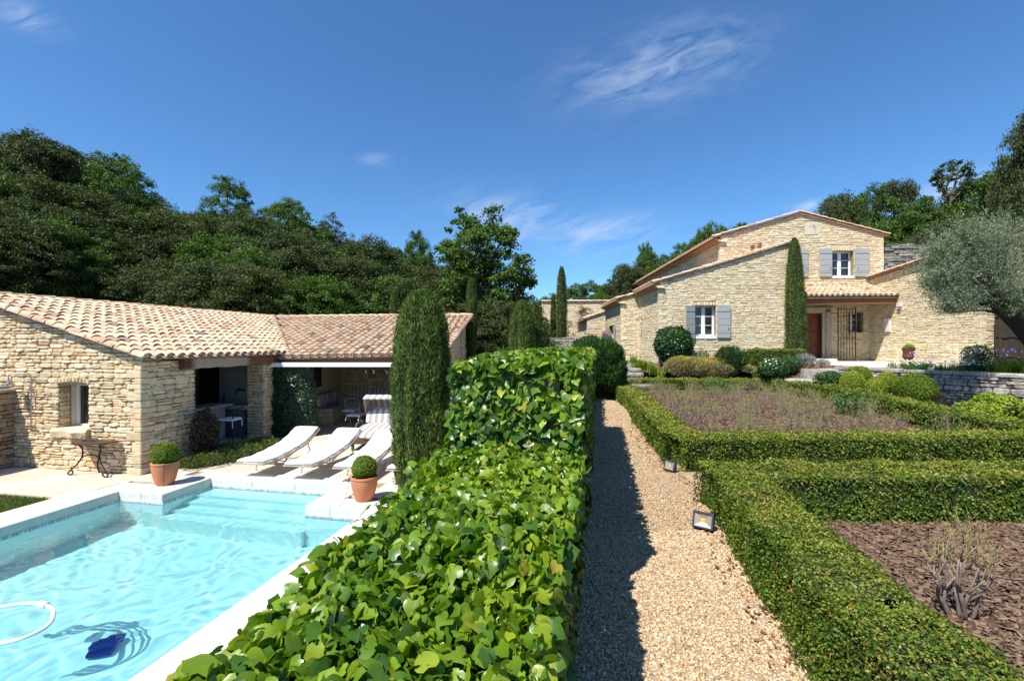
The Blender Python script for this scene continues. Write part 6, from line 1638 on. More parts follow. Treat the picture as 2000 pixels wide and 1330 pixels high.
# ------------------------------------------------------------------ clipped box hedges
def hedge(name, lbl, path, wd, ht, dens, ls, z0=G, seed=1, closed=False, m=M_box, cat='hedge', group='clipped box hedges of the garden beds', core=True, bump=.042):
    """path: centre line [(x,y)], rounded top. dens: leaves per m2 as function of distance"""
    pts = np.array(path, float); seg = np.diff(pts, axis=0); L_ = np.linalg.norm(seg, axis=1); cum = np.concatenate([[0], np.cumsum(L_)]); TL = cum[-1]
    per = ht*2+wd; t_ = thing(name, lbl, cat, (pts[0][0], pts[0][1], z0), group)
    cb = MB(); g = .045
    for i in range(len(seg)):
        E = seg[i]/L_[i]; N = np.array([E[1], -E[0]])*(wd/2-g)
        a, b = pts[i]-E*(.12 if i else -g), pts[i+1]+E*(.12 if i < len(seg)-1 else -g)
        v4 = [a-N, b-N, b+N, a+N]; cb.hexa([(q[0], q[1], z0-.02) for q in v4]+[(q[0], q[1], z0+ht-g) for q in v4])
    cb.build('branches', mat('hedge inside twigs', (.030,.035,.014), 1.0), t_)
    out = []
    for i in range(len(seg)):
        mid = (pts[i]+pts[i+1])/2; D = max(1.5, math.hypot(mid[0], mid[1])); sz = ls(D); n_ = int(dens(D)*L_[i]*per)
        E = seg[i]/L_[i]; N = np.array([E[1], -E[0]])
        s = rng.random(n_)*(L_[i]+.24)-.12; c = rng.random(n_)*per
        side = np.where(c < ht, -1, np.where(c < ht+wd, 0, 1))
        off_ = np.where(side == -1, -wd/2, np.where(side == 0, c-ht-wd/2, wd/2)); h = np.where(side == -1, c, np.where(side == 0, ht, per-c))
        # rounded shoulders
        nx_ = side + 0.0; k = np.clip((np.abs(off_)-(wd/2-.07))/.07, 0, 1)
        h = h - np.where(side == 0, .035*k**2, 0)
        base = pts[i][None]+E[None]*s[:, None]+N[None]*off_[:, None]
        nn = np.stack([N[0]*side + N[0]*np.sign(off_)*k*.6*(side == 0), N[1]*side + N[1]*np.sign(off_)*k*.6*(side == 0), (side == 0)*1.0], 1); nn = nrm(nn)
        p = np.stack([base[:, 0], base[:, 1], z0+h], 1)
        lump = bump*noise3(p, 4.0, seed)+bump*.5*noise3(p, 11, seed+2)+bump*.35*noise3(p, 27, seed+5)
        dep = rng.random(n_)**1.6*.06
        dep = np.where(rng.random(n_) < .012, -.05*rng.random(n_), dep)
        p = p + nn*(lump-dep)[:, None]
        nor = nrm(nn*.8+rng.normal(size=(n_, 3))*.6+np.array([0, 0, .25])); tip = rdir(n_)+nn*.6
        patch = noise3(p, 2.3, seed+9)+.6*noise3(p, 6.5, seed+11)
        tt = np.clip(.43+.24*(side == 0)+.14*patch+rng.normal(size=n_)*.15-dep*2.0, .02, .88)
        tt = np.where((rng.random(n_) < .05+.06*(side == 0)), .9+.1*rng.random(n_), tt)
        tt = np.where((noise3(p, 3.1, seed+21)+.5*noise3(p, 9, seed+22) > .95) & (rng.random(n_) < .45), .93, tt)
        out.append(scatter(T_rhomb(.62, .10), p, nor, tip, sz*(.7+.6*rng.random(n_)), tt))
    for e_, sgn in ((0, -1), (len(seg)-1, 1)):   # end caps
        E = seg[e_]/L_[e_]*sgn; N = np.array([E[1], -E[0]]); c = pts[0] if sgn < 0 else pts[-1]; D = max(1.5, math.hypot(*c)); n_ = int(dens(D)*wd*ht)
        o1 = (rng.random(n_)-.5)*wd; h = rng.random(n_)*ht; b = c[None]+N[None]*o1[:, None]; p = np.stack([b[:, 0], b[:, 1], z0+h], 1); nn = np.repeat([[E[0], E[1], 0]], n_, 0)
        p = p+nn*(bump*noise3(p, 4, seed)+bump*.5*noise3(p, 11, seed+2))[:, None]
        out.append(scatter(T_rhomb(.62, .10), p, nrm(nn+rng.normal(size=(n_, 3))*.5+np.array([0, 0, .25])), rdir(n_), ls(D)*(.7+.6*rng.random(n_)), np.clip(.42+.12*noise3(p, 5, seed)+rng.normal(size=n_)*.15, 0, .9)))
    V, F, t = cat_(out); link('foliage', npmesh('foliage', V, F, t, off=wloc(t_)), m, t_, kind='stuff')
    return t_
dens = lambda D: min(17000, 17000*(3.0/D)**1.25)
lsz = lambda D: max(.019, .019*(D/3.2)**.62)
def offs(p, d):
    p = np.array(p, float); o = []
    for i in range(len(p)):
        t = p[min(i+1, len(p)-1)]-p[max(i-1, 0)]; t = t/np.linalg.norm(t); o.append(p[i]+np.array([t[1], -t[0]])*d)
    return [tuple(q) for q in o]
# near bed: diagonal run along the path then a cross run
h2 = offs(hedge2_out, .27)
hedge('box_hedge', 'clipped box hedge running down the path edge to the lower right corner', [h2[0], h2[1], h2[2], h2[3], (2.42, 4.75)], .54, .50, dens, lsz, seed=1)
hedge('box_hedge', 'clipped box hedge crossing to the right behind the near mulch bed', [(2.30, 5.10), (3.2, 5.13), (4.2, 5.10), (5.2, 5.12), (6.6, 5.10), (9.5, 5.15)], .68, .50, dens, lsz, seed=2)
h1 = offs(hedge1_out, .27)
hedge('box_hedge', 'clipped box hedge along the path side of the far rose bed', [(2.66, 7.2)]+[h for h in h1[3:]], .52, .50, dens, lsz, seed=3)
hedge('box_hedge', 'clipped box hedge across the near side of the far rose bed', [(2.60, 6.98), (4.0, 7.0), (5.5, 7.02), (7.2, 7.05), (9.4, 7.1), (11.5, 7.1)], .56, .50, dens, lsz, seed=4)
hedge('box_hedge', 'thin far box hedge closing the rose bed below the house', [(3.75, 18.35), (6, 18.35), (8.2, 18.3), (10.0, 18.1)], .5, .46, dens, lsz, seed=5)
hedge('box_hedge', 'yellowing box hedge curving down the right side of the rose bed', [(10.1, 18.0), (10.5, 15.6), (10.35, 13.1), (9.7, 11.0), (9.3, 9.6), (9.1, 8.2), (9.3, 7.5)], .55, .48, dens, lsz, seed=6, bump=.07)

# ------------------------------------------------------------------ shrubs
def blob_points(n, c, r, seed=1, lump=.12, fl=1.3, zmin=-.9, fill=.25):
    d = rdir(n); d = d[d[:, 2] > zmin]; n = len(d); rr_ = 1+lump*noise3(d*2.0, fl, seed)+lump*.5*noise3(d*5, fl, seed+3)
    dep = np.where(rng.random(n) < fill, rng.random(n)*.45, rng.random(n)**1.7*.12); p = d*(rr_*(1-dep))[:, None]*np.array(r)
    nn = nrm(d/np.array(r)); return p+np.array(c), nn, dep
def core_blob(mb, c, r, tn=.3, seg=16):
    prof_ = [(max(.01, r[0]*math.sin(a)), -r[2]*cos(a)) for a in np.linspace(.05, pi-.05, 9)]; mb.tint = tn; b0 = len(mb.v); mb.lathe(c, prof_, seg); mb.v[b0:] = [(v[0], c[1]+(v[1]-c[1])*r[1]/r[0], v[2]) for v in mb.v[b0:]]
def shrub(name, lbl, cat, c, r, n, ls, m, tmpl=None, seed=1, lump=.12, group=None, up=.4, upright=False, fill=.25, core=.68, zmin=-.9, parent=None, flowers=None, tb=.45, tnse=.17):
    t_ = parent or thing(name, lbl, cat, (c[0], c[1], c[2]-r[2]*.8), group)
    p, nn, dep = blob_points(n, c, r, seed, lump, fill=fill, zmin=zmin); k = len(p)
    nor = nrm(nn*.7+rng.normal(size=(k, 3))*.55+np.array([0, 0, .2]))
    tip = (nrm(nn*.5+np.array([0, 0, 1.0])+rng.normal(size=(k, 3))*.35) if upright else rdir(k)+nn*.5+np.array([0, 0, up*.3]))
    if upright: nor = nrm(np.cross(tip, rdir(k)))
    tt = np.clip(tb+.14*noise3(p, 3.0, seed)+.12*nn[:, 2]+rng.normal(size=k)*tnse, .0, .97)
    V, F, t = scatter(tmpl or T_rhomb(.6, .1), p, nor, tip, ls*(.6+.8*rng.random(k)), tt)
    fo = link('foliage', npmesh('foliage', V, F, t, off=wloc(t_)), m, t_, kind='stuff')
    if core:
        mb = MB(); core_blob(mb, c, [q*core for q in r], .2); mb.build('branches', mat('shrub inside twigs', (.035,.032,.018), 1.0), t_)
    if flowers:
        fm, fn_, fs, fname = flowers; p, nn, dep = blob_points(fn_, c, [q*1.02 for q in r], seed+5, lump, fill=0, zmin=0.0); k = len(p)
        out = []
        for j in range(5):
            a = 2*pi*j/5; ref = nrm(np.cross(nn, np.array([0, 0, 1.0])+.01)); r2 = np.cross(nn, ref); tp_ = ref*cos(a)+r2*sin(a)
            out.append(scatter(T_rhomb(.8, .05), p, nrm(nn+.2*tp_), tp_, fs, .5*np.ones(k)))
        V, F, t = cat_(out); link(fname, npmesh(fname, V, F, t, off=wloc(t_)), fm, t_, kind='stuff')
    return t_
for i, ((x, y, z), br, lb) in enumerate(balls):
    shrub('box_ball', lb, 'box bush', (x, y, z), (br, br, br*.98), 7500, .022, M_ballgreen, seed=30+i, lump=.02, fill=.1, core=.92, tnse=.2)
topi = [((11.77, 13.3, 1.26), .50, .48, 'largest clipped dome, dark green, in front of the grey retaining wall', .38, 9000),
        ((11.2, 14.0, 1.22), .28, .34, 'pale clipped dome directly left of the largest one', .62, 3800),
        ((11.07, 14.8, 1.32), .345, .40, 'bright clipped dome farthest left of the group', .72, 4200),
        ((11.66, 15.3, 1.52), .37, .34, 'clipped dome at the back of the group beside the boulder', .55, 3600),
        ((12.04, 14.6, 1.38), .265, .33, 'yellowish clipped dome tucked behind the largest one', .78, 3000)]
for i, (c, r_, rz_, lb, tb, n_) in enumerate(topi):
    shrub('topiary_dome', lb, 'topiary', c, (r_, r_, rz_), n_*2, .034, M_ballgreen, seed=40+i, lump=.02, fill=.08, core=.93, tb=tb, group='clipped domes below the door terrace')

# plants against the house
def W(px, py, Y): return P(px, py, Y)
c = W(1315, 672, 19.55); shrub('wall_shrub', 'dark glossy ivy bush against the wall left of the ground floor window', 'bush', c, (.78, .5, .74), 9500, .085, mat('dark ivy leaves', [(.008,.03,.010), (.02,.065,.016), (.035,.10,.02), (.06,.15,.03)], .35, trans=.2, spec=.5), T_oval(), seed=51, lump=.10)
c = W(1517, 688, 19.0); bx = hedge('boxwood_block', 'clipped round-cornered green bush in front of the tall cypress', [(c[0]-.95, 19.2), (c[0], 19.1), (c[0]+.95, 19.2)], .9, 1.05, lambda D: 2600, lambda D: .05, z0=HG-.45, seed=52, cat='bush', group=None, bump=.08)
c = W(1427, 706, 18.9); shrub('rosemary_bush', 'upright feathery green rosemary right of the yellow flowering mounds', 'shrub', (c[0], 18.9, c[2]), (.62, .5, .55), 4200, .14, M_shrub, T_blade(.10), seed=53, lump=.2, upright=True, core=.6)
for px, py, rx_, rz_, lb, sd_ in ((1338, 716, .85, .42, 'grey mound flecked with yellow flowers, left of the pair by the wall', 54), (1395, 720, .95, .42, 'grey-green yellow-flowered mound, right of the pair by the wall', 55)):
    c = W(px, py, 18.85); shrub('santolina', lb, 'shrub', (c[0], 18.95, c[2]), (rx_, .55, rz_), 11000, .075, M_santo, T_blade(.16), seed=sd_, lump=.14, upright=True, core=.5, tnse=.28)
c = W(1512, 719, 17.6); shrub('white_cistus', 'shrub covered in small white flowers in front of the clipped bush', 'shrub', (c[0], 17.7, c[2]), (.55, .45, .38), 3600, .06, M_shrub, seed=56, lump=.15, flowers=(M_petalw, 170, .035, 'flowers'), core=.6)
c = W(1543, 712, 18.1); shrub('green_shrub', 'low plain green shrub between the white flowers and the lavender', 'shrub', (c[0], 18.2, c[2]), (.42, .35, .32), 2200, .06, M_shrub, seed=57, lump=.15, core=.6)
c = W(1566, 706, 18.9); shrub('lavender', 'silvery lavender tuft at the foot of the tall cypress', 'shrub', (c[0], 18.9, c[2]), (.42, .35, .30), 2600, .11, M_silver, T_blade(.12), seed=58, lump=.2, upright=True, core=.5)
c = W(1607, 711, 18.4); shrub('lavender', 'small pale silvery tuft left of the door terrace edge', 'shrub', (c[0], 18.4, c[2]), (.24, .22, .16), 1100, .07, M_silver, T_blade(.14), seed=59, lump=.2, upright=True, core=.5)
c = W(1468, 722, 18.3); shrub('yellow_perennial', 'small loose tuft with yellow flowers in the brown mulch', 'plant', (c[0], 18.5, c[2]), (.30, .25, .16), 700, .07, M_santo, T_blade(.14), seed=60, upright=True, core=.5)
c = W(1412, 700, 19.6); shrub('thin_shrub', 'wispy green seedling under the ground floor window', 'plant', (c[0]-.9, 19.6, c[2]), (.28, .2, .30), 380, .10, M_shrub, T_blade(.2), seed=61, upright=True, core=0)
# daylilies
def blades(name, lbl, spots, n, h, m, z, group=None, w_=.07, parent=None, spread=.25, lean=.7):
    out = []
    t_ = parent or thing(name, lbl, 'plant', (spots[0][0], spots[0][1], z), group)
    for (x, y) in spots:
        a = rng.random(n)*2*pi; d = np.stack([np.cos(a), np.sin(a), np.zeros(n)], 1); ln = lean*rng.random(n)
        hh = h*(.6+.5*rng.random(n)); prev = np.stack([x+spread*.3*rng.normal(size=n), y+spread*.3*rng.normal(size=n), np.full(n, z)], 1)
        side = np.stack([-d[:, 1], d[:, 0], d[:, 2]], 1)
        V = np.zeros((n, 8, 3)); 
        for k in range(4):
            u = k/3; c = prev + d*(ln*hh*u**2)[:, None]*1.0 + np.array([0, 0, 1.0])*(hh*(u-.55*ln*u**2))[:, None]; wk = w_*h*(1-.9*u**2)*.5
            V[:, 2*k] = c-side*wk; V[:, 2*k+1] = c+side*wk
        F = np.array([(0,1,3,2), (2,3,5,4), (4,5,7,6)])[None]+(np.arange(n)*8)[:, None, None]
        out.append((V.reshape(-1, 3), F.reshape(-1, 4), np.repeat(np.clip(.55+rng.normal(size=n)*.2, 0, 1), 8)))
    V, F, t = cat_(out); link('leaves', npmesh('leaves', V, F, t, off=wloc(t_)), m, t_, kind='stuff'); return t_
lil = [(W(px, 700, Y)[0], Y, z) for px, Y, z in ((1236, 19.7, 1.62), (1256, 19.4, 1.45), (1275, 19.1, 1.30), (1290, 18.9, 1.12), (1246, 19.5, 1.5), (1266, 19.2, 1.4))]
t_ = thing('daylilies', 'row of arching bright green strap leaves right of the stone steps', 'plant', (lil[0][0], lil[0][1], 1.5))
for (x, y, z) in lil: blades('', '', [(x, y)], 70, .55, M_lime, z, parent=t_, w_=.09)
# big shrub left of the steps, with roses
c = W(1168, 706, 15.5); sb_ = shrub('large_shrub', 'large dark feathery shrub overhanging the far end of the path', 'shrub', (2.95, 15.6, G+1.10), (.84, .9, .95), 19000, .11, M_shrub, T_blade(.26), seed=62, lump=.26, upright=True, tb=.42, fill=.35)
shrub('low_shrub', 'low grey-green bush at the foot of the big shrub where the path ends', 'shrub', (3.15, 17.2, G+.32), (.75, .6, .42), 4500, .07, M_shrub, T_blade(.2), seed=63, upright=True, tb=.55)
def rose(px, py, Y, lbl, n, r_):
    t_ = thing('rose_bush', lbl, 'rose', W(px, 700, Y)); c = W(px, py, Y); m_ = MB()
    for k in range(5): m_.tube([(c[0]+random.uniform(-.1, .1), c[1], 1.2), (c[0]+random.uniform(-.12, .12), c[1], c[2]-.1), (c[0]+random.uniform(-.1, .1), c[1], c[2])], .008, 5)
    m_.build('stems', M_shrub, t_)
    p, nn, _ = blob_points(160, (c[0], c[1], c[2]-.35), (.32, .25, .5), 5, .3, fill=.6); V, F, t = scatter(T_oval(), p, nn, rdir(len(p)), .07, rng.random(len(p))*.6); link('foliage', npmesh('foliage', V, F, t, off=wloc(t_)), M_shrub, t_, kind='stuff')
    for k in range(n):
        q = np.array(c)+rng.normal(size=3)*np.array([r_, r_*.6, r_]); d = rdir(26); d[:, 2] = np.abs(d[:, 2]); V, F, t = scatter(T_rhomb(1.0, .2), q+d*.03, d, rdir(26), .05, .5*np.ones(26)); link('bloom', npmesh('bloom', V, F, t, off=wloc(t_)), M_petalp, t_)
rose(1183, 662, 17.5, 'bright pink rose heads above the big shrub beside the grey shutters', 9, .11)
rose(1150, 655, 19.0, 'taller thin rose with a few pink blooms left of the bright pink one', 3, .12)
# euphorbia, borders on the retaining wall
c = (11.75, 11.0, G+.26); shrub('euphorbia', 'acid yellow-green bush at the foot of the retaining wall by the right edge', 'shrub', c, (.62, .45, .40), 3000, .085, M_lime, T_oval(), seed=64, lump=.2, tb=.65)
c = (10.35, 10.2, G+.24); shrub('golden_shrub', 'small golden leaved shrub just behind the curved end of the rose bed hedge', 'shrub', c, (.5, .4, .32), 1800, .07, M_lime, T_oval(), seed=65, lump=.2, tb=.6)
shrub('dark_shrub', 'small dark bush between the boulder and the clipped domes', 'shrub', (10.97, 15.7, 1.26), (.45, .4, .38), 2200, .07, M_shrub, seed=66, lump=.2, tb=.3)
shrub('cotoneaster', 'loose olive-green shrub squeezed between the big cypress and the ivy', 'shrub', (.02, 6.6, 1.75), (.42, 1.2, .62), 5000, .055, M_lime, T_oval(), seed=67, lump=.2, tb=.28)
shrub('maple', 'small maroon-leaved maple against the stone pier', 'shrub', LT(-8.66, 8.62, .62), (.26, .26, .52), 2000, .06, M_maple, T_oval(), seed=68, lump=.25, fill=.5, core=.5)
# creeping juniper
t_ = thing('creeping_juniper', 'low dark green spreading mat in front of the stone pier', 'shrub', LT(-8.3, 9.2, 0))
for k, (l, t, rx_, rz_) in enumerate(((-8.35, 8.55, .45, .20), (-8.15, 9.1, .5, .24), (-8.1, 9.7, .42, .2), (-8.55, 9.3, .4, .18), (-8.5, 8.2, .3, .15))):
    shrub('', '', '', LT(l, t, .08), (rx_, rx_*1.1, rz_), 3400, .05, M_cyp, T_blade(.3), seed=70+k, lump=.2, parent=t_, upright=True, zmin=-.2, tb=.5)
# climber on the corner pillar
cl = thing('wall_climber', 'dark star jasmine climber covering the corner pillar beside the covered lounge', 'climber', (-6.2, 12.8, 0))
n = 11500; u = rng.random(n); z = rng.random(n)**.9*2.1; wid_ = .60+.09*np.sin(z*1.6+.6); x = -6.24+(u-.5)*2*wid_; y = 12.92-.30*np.sqrt(np.clip(1-((x+6.24)/wid_)**2, 0, 1))+.05*noise3(np.stack([x, z, z], 1), 4, 3)+.16*rng.random(n)
V, F, t = scatter(T_oval(), np.stack([x, y, z], 1), nrm(np.stack([(x+6.24)*1.4+rng.normal(size=n)*.4, -1+rng.normal(size=n)*.3, .3+rng.normal(size=n)*.4], 1)), nrm(np.stack([rng.normal(size=n)*.6, rng.normal(size=n)*.4, -np.ones(n)], 1)), .055+.03*rng.random(n), np.clip(.4+rng.normal(size=n)*.2, 0, .9))
link('foliage', npmesh('foliage', V, F, t, off=wloc(cl)), mat('dark climber leaves', [(.010,.024,.010), (.022,.05,.016), (.04,.075,.022), (.08,.12,.03)], .4, trans=.15, spec=.5), cl, kind='stuff')
mb = MB(); mb.lathe((-6.24, 13.0, 0), [(.22, 0), (.25, 1), (.22, 2.0)], 14); mb.build('branches', mat('shrub inside twigs', (.03,.03,.02)), cl)
# border planting on the door-terrace side
def border(x0, x1, y, lbl, h, n, m, fl=None):
    t_ = thing('border_plants', lbl, 'plants', (x0, y, HG)); sp_ = [(x, y+random.uniform(-.25, .25)) for x in np.linspace(x0, x1, n)]
    blades('', '', sp_, 60, h, m, HG-.05, parent=t_, w_=.04, lean=.9)
    if fl:
        fm, k, zz = fl; p = np.stack([x0+(x1-x0)*rng.random(k), y-.1+.3*rng.normal(size=k), HG+zz*(.6+.5*rng.random(k))], 1); out = []
        for j in range(5): d = rdir(k); out.append(scatter(T_rhomb(.8, .1), p+d*.01, nrm(d+np.array([0, -.3, .8])), rdir(k), .045, .5*np.ones(k)))
        V, F, t = cat_(out); link('flowers', npmesh('flowers', V, F, t, off=wloc(t_)), fm, t_, kind='stuff')
border(12.9, 16.0, 15.0, 'low green border dotted with tiny white daisies behind the retaining wall top', .30, 26, M_shrub, (M_petalw, 130, .28))
border(14.4, 17.2, 13.6, 'bright arching green strap leaves at the right end of the wall top', .55, 20, M_lime)
border(15.0, 17.2, 15.2, 'taller stems carrying lilac flower heads near the rusty fence', .5, 14, M_shrub, (M_petalv, 46, .62))
border(13.9, 15.3, 16.4, 'thin stems with pale violet heads around the rusty urn', .35, 10, M_shrub, (M_petalv, 26, .5))
shrub('dark_shrub', 'dark airy bush against the right end of the side wall', 'shrub', (16.0, 15.6, HG+.35), (.5, .35, .45), 1700, .07, M_shrub, T_oval(), seed=77, lump=.3, tb=.15, fill=.5, core=.4)
shrub('urn_plant', 'bright green cushion growing in the rusty urn', 'plant', uc2, (.18, .18, .14), 1200, .04, M_ballgreen, seed=78, lump=.03, tb=.7)

# ------------------------------------------------------------------ cypresses
def cypress(lbl, c, H, r_, n, ls, seed, m=M_cyp, shape='col', group='clipped cypresses', lean=0.0):
    t_ = thing('cypress_tree', lbl, 'cypress', c, group)
    h = rng.random(n); a = rng.random(n)*2*pi
    def prof_(h):
        if shape == 'cig': return np.clip(.80+.38*np.sin(h*2.4), 0, 1.15)*np.sqrt(np.clip(1-h**5, 0, 1))*.95
        if shape == 'spire': return (1-.36*h**1.3)*np.sqrt(np.clip(1-h**7, 0, 1))
        if shape == 'dome': return np.sqrt(np.clip(1-np.clip((h-.35)/.65, 0, 1)**2.2, 0, 1))
        return np.sqrt(np.clip(1-h**7.5, 0, 1))*(.86+.17*np.sin(h*2.4+.3))
    R_ = prof_(h)*r_; d = np.stack([np.cos(a), np.sin(a), np.zeros(n)], 1)
    q = np.stack([np.cos(a)*2, np.sin(a)*2, h*H*1.2], 1)
    furrow = .06*noise3(np.stack([a*0+np.cos(a)*6, np.sin(a)*6, h*H*1.0], 1), 1.0, seed)+.05*noise3(q, 3.5, seed+2)
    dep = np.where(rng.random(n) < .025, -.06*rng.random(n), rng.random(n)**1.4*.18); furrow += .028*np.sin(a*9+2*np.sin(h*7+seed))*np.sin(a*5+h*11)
    p = d*(R_*(1+furrow-dep))[:, None]+np.stack([np.zeros(n), np.zeros(n), h*H*.985], 1)+np.array(c)
    p[:, 0] += lean*h*H
    tip = nrm(d*.28+np.array([0, 0, 1.0])+rng.normal(size=(n, 3))*.16); nor = nrm(d+rng.normal(size=(n, 3))*.6)
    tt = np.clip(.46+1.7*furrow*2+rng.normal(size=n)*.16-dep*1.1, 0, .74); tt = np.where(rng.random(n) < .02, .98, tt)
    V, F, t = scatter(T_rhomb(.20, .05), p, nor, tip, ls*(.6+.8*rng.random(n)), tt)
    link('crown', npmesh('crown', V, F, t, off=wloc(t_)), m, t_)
    mb = MB(); hh = np.linspace(0, .97, 12); mb.lathe(c, [(max(.01, float(prof_(np.array(x)))*r_*.84), x*H) for x in hh], 14)
    if lean: mb.v = [(v[0]+lean*(v[2]-c[2]), v[1], v[2]) for v in mb.v]
    mb.build('trunk', mat('cypress inside', (.03,.032,.016), 1.0), t_)
    return t_
cypress('very large clipped cypress cutting in front of the loungers, ragged brown patches near its top', (-1.70, 8.55, 0), 3.62, .53, 32000, .085, 101)
cypress('slim tapered clipped cypress beside the front door of the house', W(1556, 700, 19.45)[:2]+(HG-.2,), zw(463, 19.45)-HG+.2, .44, 15000, .085, 102, shape='spire', lean=-.018)
def cyp(px, py, pyb, Y, wpx, lb, sd, shape='cig', n=5000, ls=.12):
    x, y, z = P(px, pyb, Y); zb = z-.8; zt = P(px, py, Y)[2]; cypress(lb, (x, y, zb), zt-zb, wpx/F_*Y/2, n, ls, sd, shape=shape)
cyp(1097, 521, 660, 26, 19, 'tallest slim cypress standing free before the rear stone block', 103, n=6000)
cyp(1081, 576, 660, 27, 11, 'thin lower cypress just left of the tallest slim one', 104, n=2600)
cyp(921, 545, 662, 19.6, 20, 'dark slim cypress at the right end of the pool house roof', 105, n=5000)
cyp(770, 568, 640, 20.3, 14, 'small column cypress rising behind the middle of the pool house roof', 106, n=2600)
cyp(607, 576, 640, 20.6, 10, 'thinnest small cypress behind the roof seam, in the trees\' shade', 107, n=1800)
cyp(1020, 588, 690, 14.5, 52, 'broad dome-topped clipped cypress behind the ivy', 108, shape='dome', n=14000, ls=.09)
cyp(1046, 592, 690, 15.2, 26, 'narrower clipped cypress leaning against the broad dome-topped one', 109, shape='dome', n=6000, ls=.09)

# ------------------------------------------------------------------ trees
def crown_mesh(seed, R_, z0, z1, n_cl, per, leaf, clr, flat=.75, openness=0.0, arms=None, drop=.15):
    r = np.random.default_rng(seed); H = (z1-z0)/2; zc = (z0+z1)/2; P_ = []
    if arms is None:
        d = nrm(r.normal(size=(n_cl, 3))); d[:, 2] = np.where(d[:, 2] < -.75, -d[:, 2], d[:, 2]); rad = (.55+.45*r.random(n_cl)**.5)*(1+.22*noise3(d*1.6, 1.3, seed))
        C = d*rad[:, None]*np.array([R_, R_, H])+np.array([0, 0, zc])
    else: C = arms[r.integers(0, len(arms), n_cl)] + r.normal(size=(n_cl, 3))*np.array([.42, .42, .34])*clr*1.6
    cs_ = clr*(.55+.9*r.random(n_cl)); ct = r.normal(size=n_cl)*.10
    out = []
    n = n_cl*per; idx = np.repeat(np.arange(n_cl), per); d = nrm(r.normal(size=(n, 3))); d[:, 2] = np.where(d[:, 2] < -.5, -d[:, 2]*.5, d[:, 2])
    rad = r.random(n)**.5
    p = C[idx]+d*(cs_[idx]*rad)[:, None]*np.array([1, 1, flat])
    nor = nrm(d*.5+r.normal(size=(n, 3))*.7+np.array([0, 0, .5])); tip = nrm(r.normal(size=(n, 3))+np.array([0, 0, -.2]))
    tt = np.clip(.46+ct[idx]+.06*d[:, 2]+r.normal(size=n)*.13, .0, .98)
    side = leaf*(.65+.7*r.random(n))
    return scatter(T_rhomb(.72, .16), p, nor, tip, side, tt), C
def trunk_mb(C, H, rad, seed, n_limb=7, base=0.0, bend=.25):
    r = random.Random(seed); mb = MB(); top = np.array([r.uniform(-bend, bend), r.uniform(-bend, bend), H*.62])
    tp = arc([(0, 0, base-.8), (r.uniform(-.1, .1), r.uniform(-.1, .1), H*.2), tuple(top*np.array([.6, .6, .66])), tuple(top)], 5)
    mb.tube(tp, list(np.linspace(rad, rad*.45, len(tp))), 8)
    idx = list(range(len(C))); r.shuffle(idx)
    for k in idx[:n_limb]:
        s_ = tp[r.randint(len(tp)//3, len(tp)-1)]; e_ = C[k]; mid = (np.array(s_)+e_)/2+np.array([r.uniform(-.2, .2), r.uniform(-.2, .2), r.uniform(0, .3)])
        q = arc([tuple(s_), tuple(mid), tuple(e_)], 4); mb.tube(q, list(np.linspace(rad*.42, rad*.07, len(q))), 6)
    return mb
protos = {}
def make_proto(key, seed, kind, H=8.0, R_=3.0, n_cl=150, per=75, leaf=.17, z0=1.0, clr=.62, limbs=9):
    t_ = thing('oak_tree', 'proto', 'tree', (0, 0, 0))
    (V, F, t), C = crown_mesh(seed, R_, z0, H, n_cl, per, leaf, clr)
    link('crown', npmesh('crown', V, F, t), {'h': M_oakdark, 'd': M_oakgreen, 'b': M_oakbrown}[kind], t_)
    trunk_mb(C, H, .22, seed, limbs).build('trunk', M_bark, t_, smooth=True)
    protos[key] = (t_, H, R_); t_['used'] = 0
for k in range(4): make_proto('h%d' % k, 200+k, 'h', n_cl=270, per=100, leaf=.125, clr=.56)
for k in range(3): make_proto('d%d' % k, 210+k, 'd', n_cl=200, per=95, leaf=.14, clr=.5)
make_proto('b0', 220, 'b', n_cl=110, per=60, leaf=.15, clr=.5)
tr_r = random.Random(77)
G_WOOD = 'oaks of the dense wood behind the pool house'
L_WOOD = 'dark evergreen oak merging into the shaded wood behind the pool house'
def place(key, x, y, ztop, r_, label, group=None, zg=None, minh=3.0):
    t_, H, R_ = protos[key]; g = float(gz(x, y)) if zg is None else zg
    h = max(minh, ztop-g)
    if t_['used']: o = copy_tree(t_)
    else: o = t_
    t_['used'] = 1
    s = r_/R_; h = max(h, H*s*.92); o.location = (x, y, ztop-h); o.scale = (s*tr_r.uniform(.92, 1.08), s*tr_r.uniform(.92, 1.08), h/H)
    o.rotation_euler = (0, 0, tr_r.uniform(0, 2*pi)); o['label'] = label
    if group: o['group'] = group
    if 'used' in o.keys() and o is not t_: del o['used']
    return o
sky_l = ([-420, -250, -100, 0, 60, 100, 140, 175, 215, 260, 300, 350, 400, 440, 500, 560, 600, 650, 700, 760, 800, 850, 900, 1000, 1040], [225, 240, 262, 278, 272, 268, 288, 318, 350, 372, 405, 418, 425, 418, 425, 438, 425, 462, 478, 488, 492, 512, 540, 560, 590])
def skyl(px): return float(np.interp(px, *sky_l))
def treepx(key, px, py, Y, r_, label=L_WOOD, group=G_WOOD, **k): x, y, z = P(px, py, Y); return place(key, x, y, z, r_, label, group, **k)
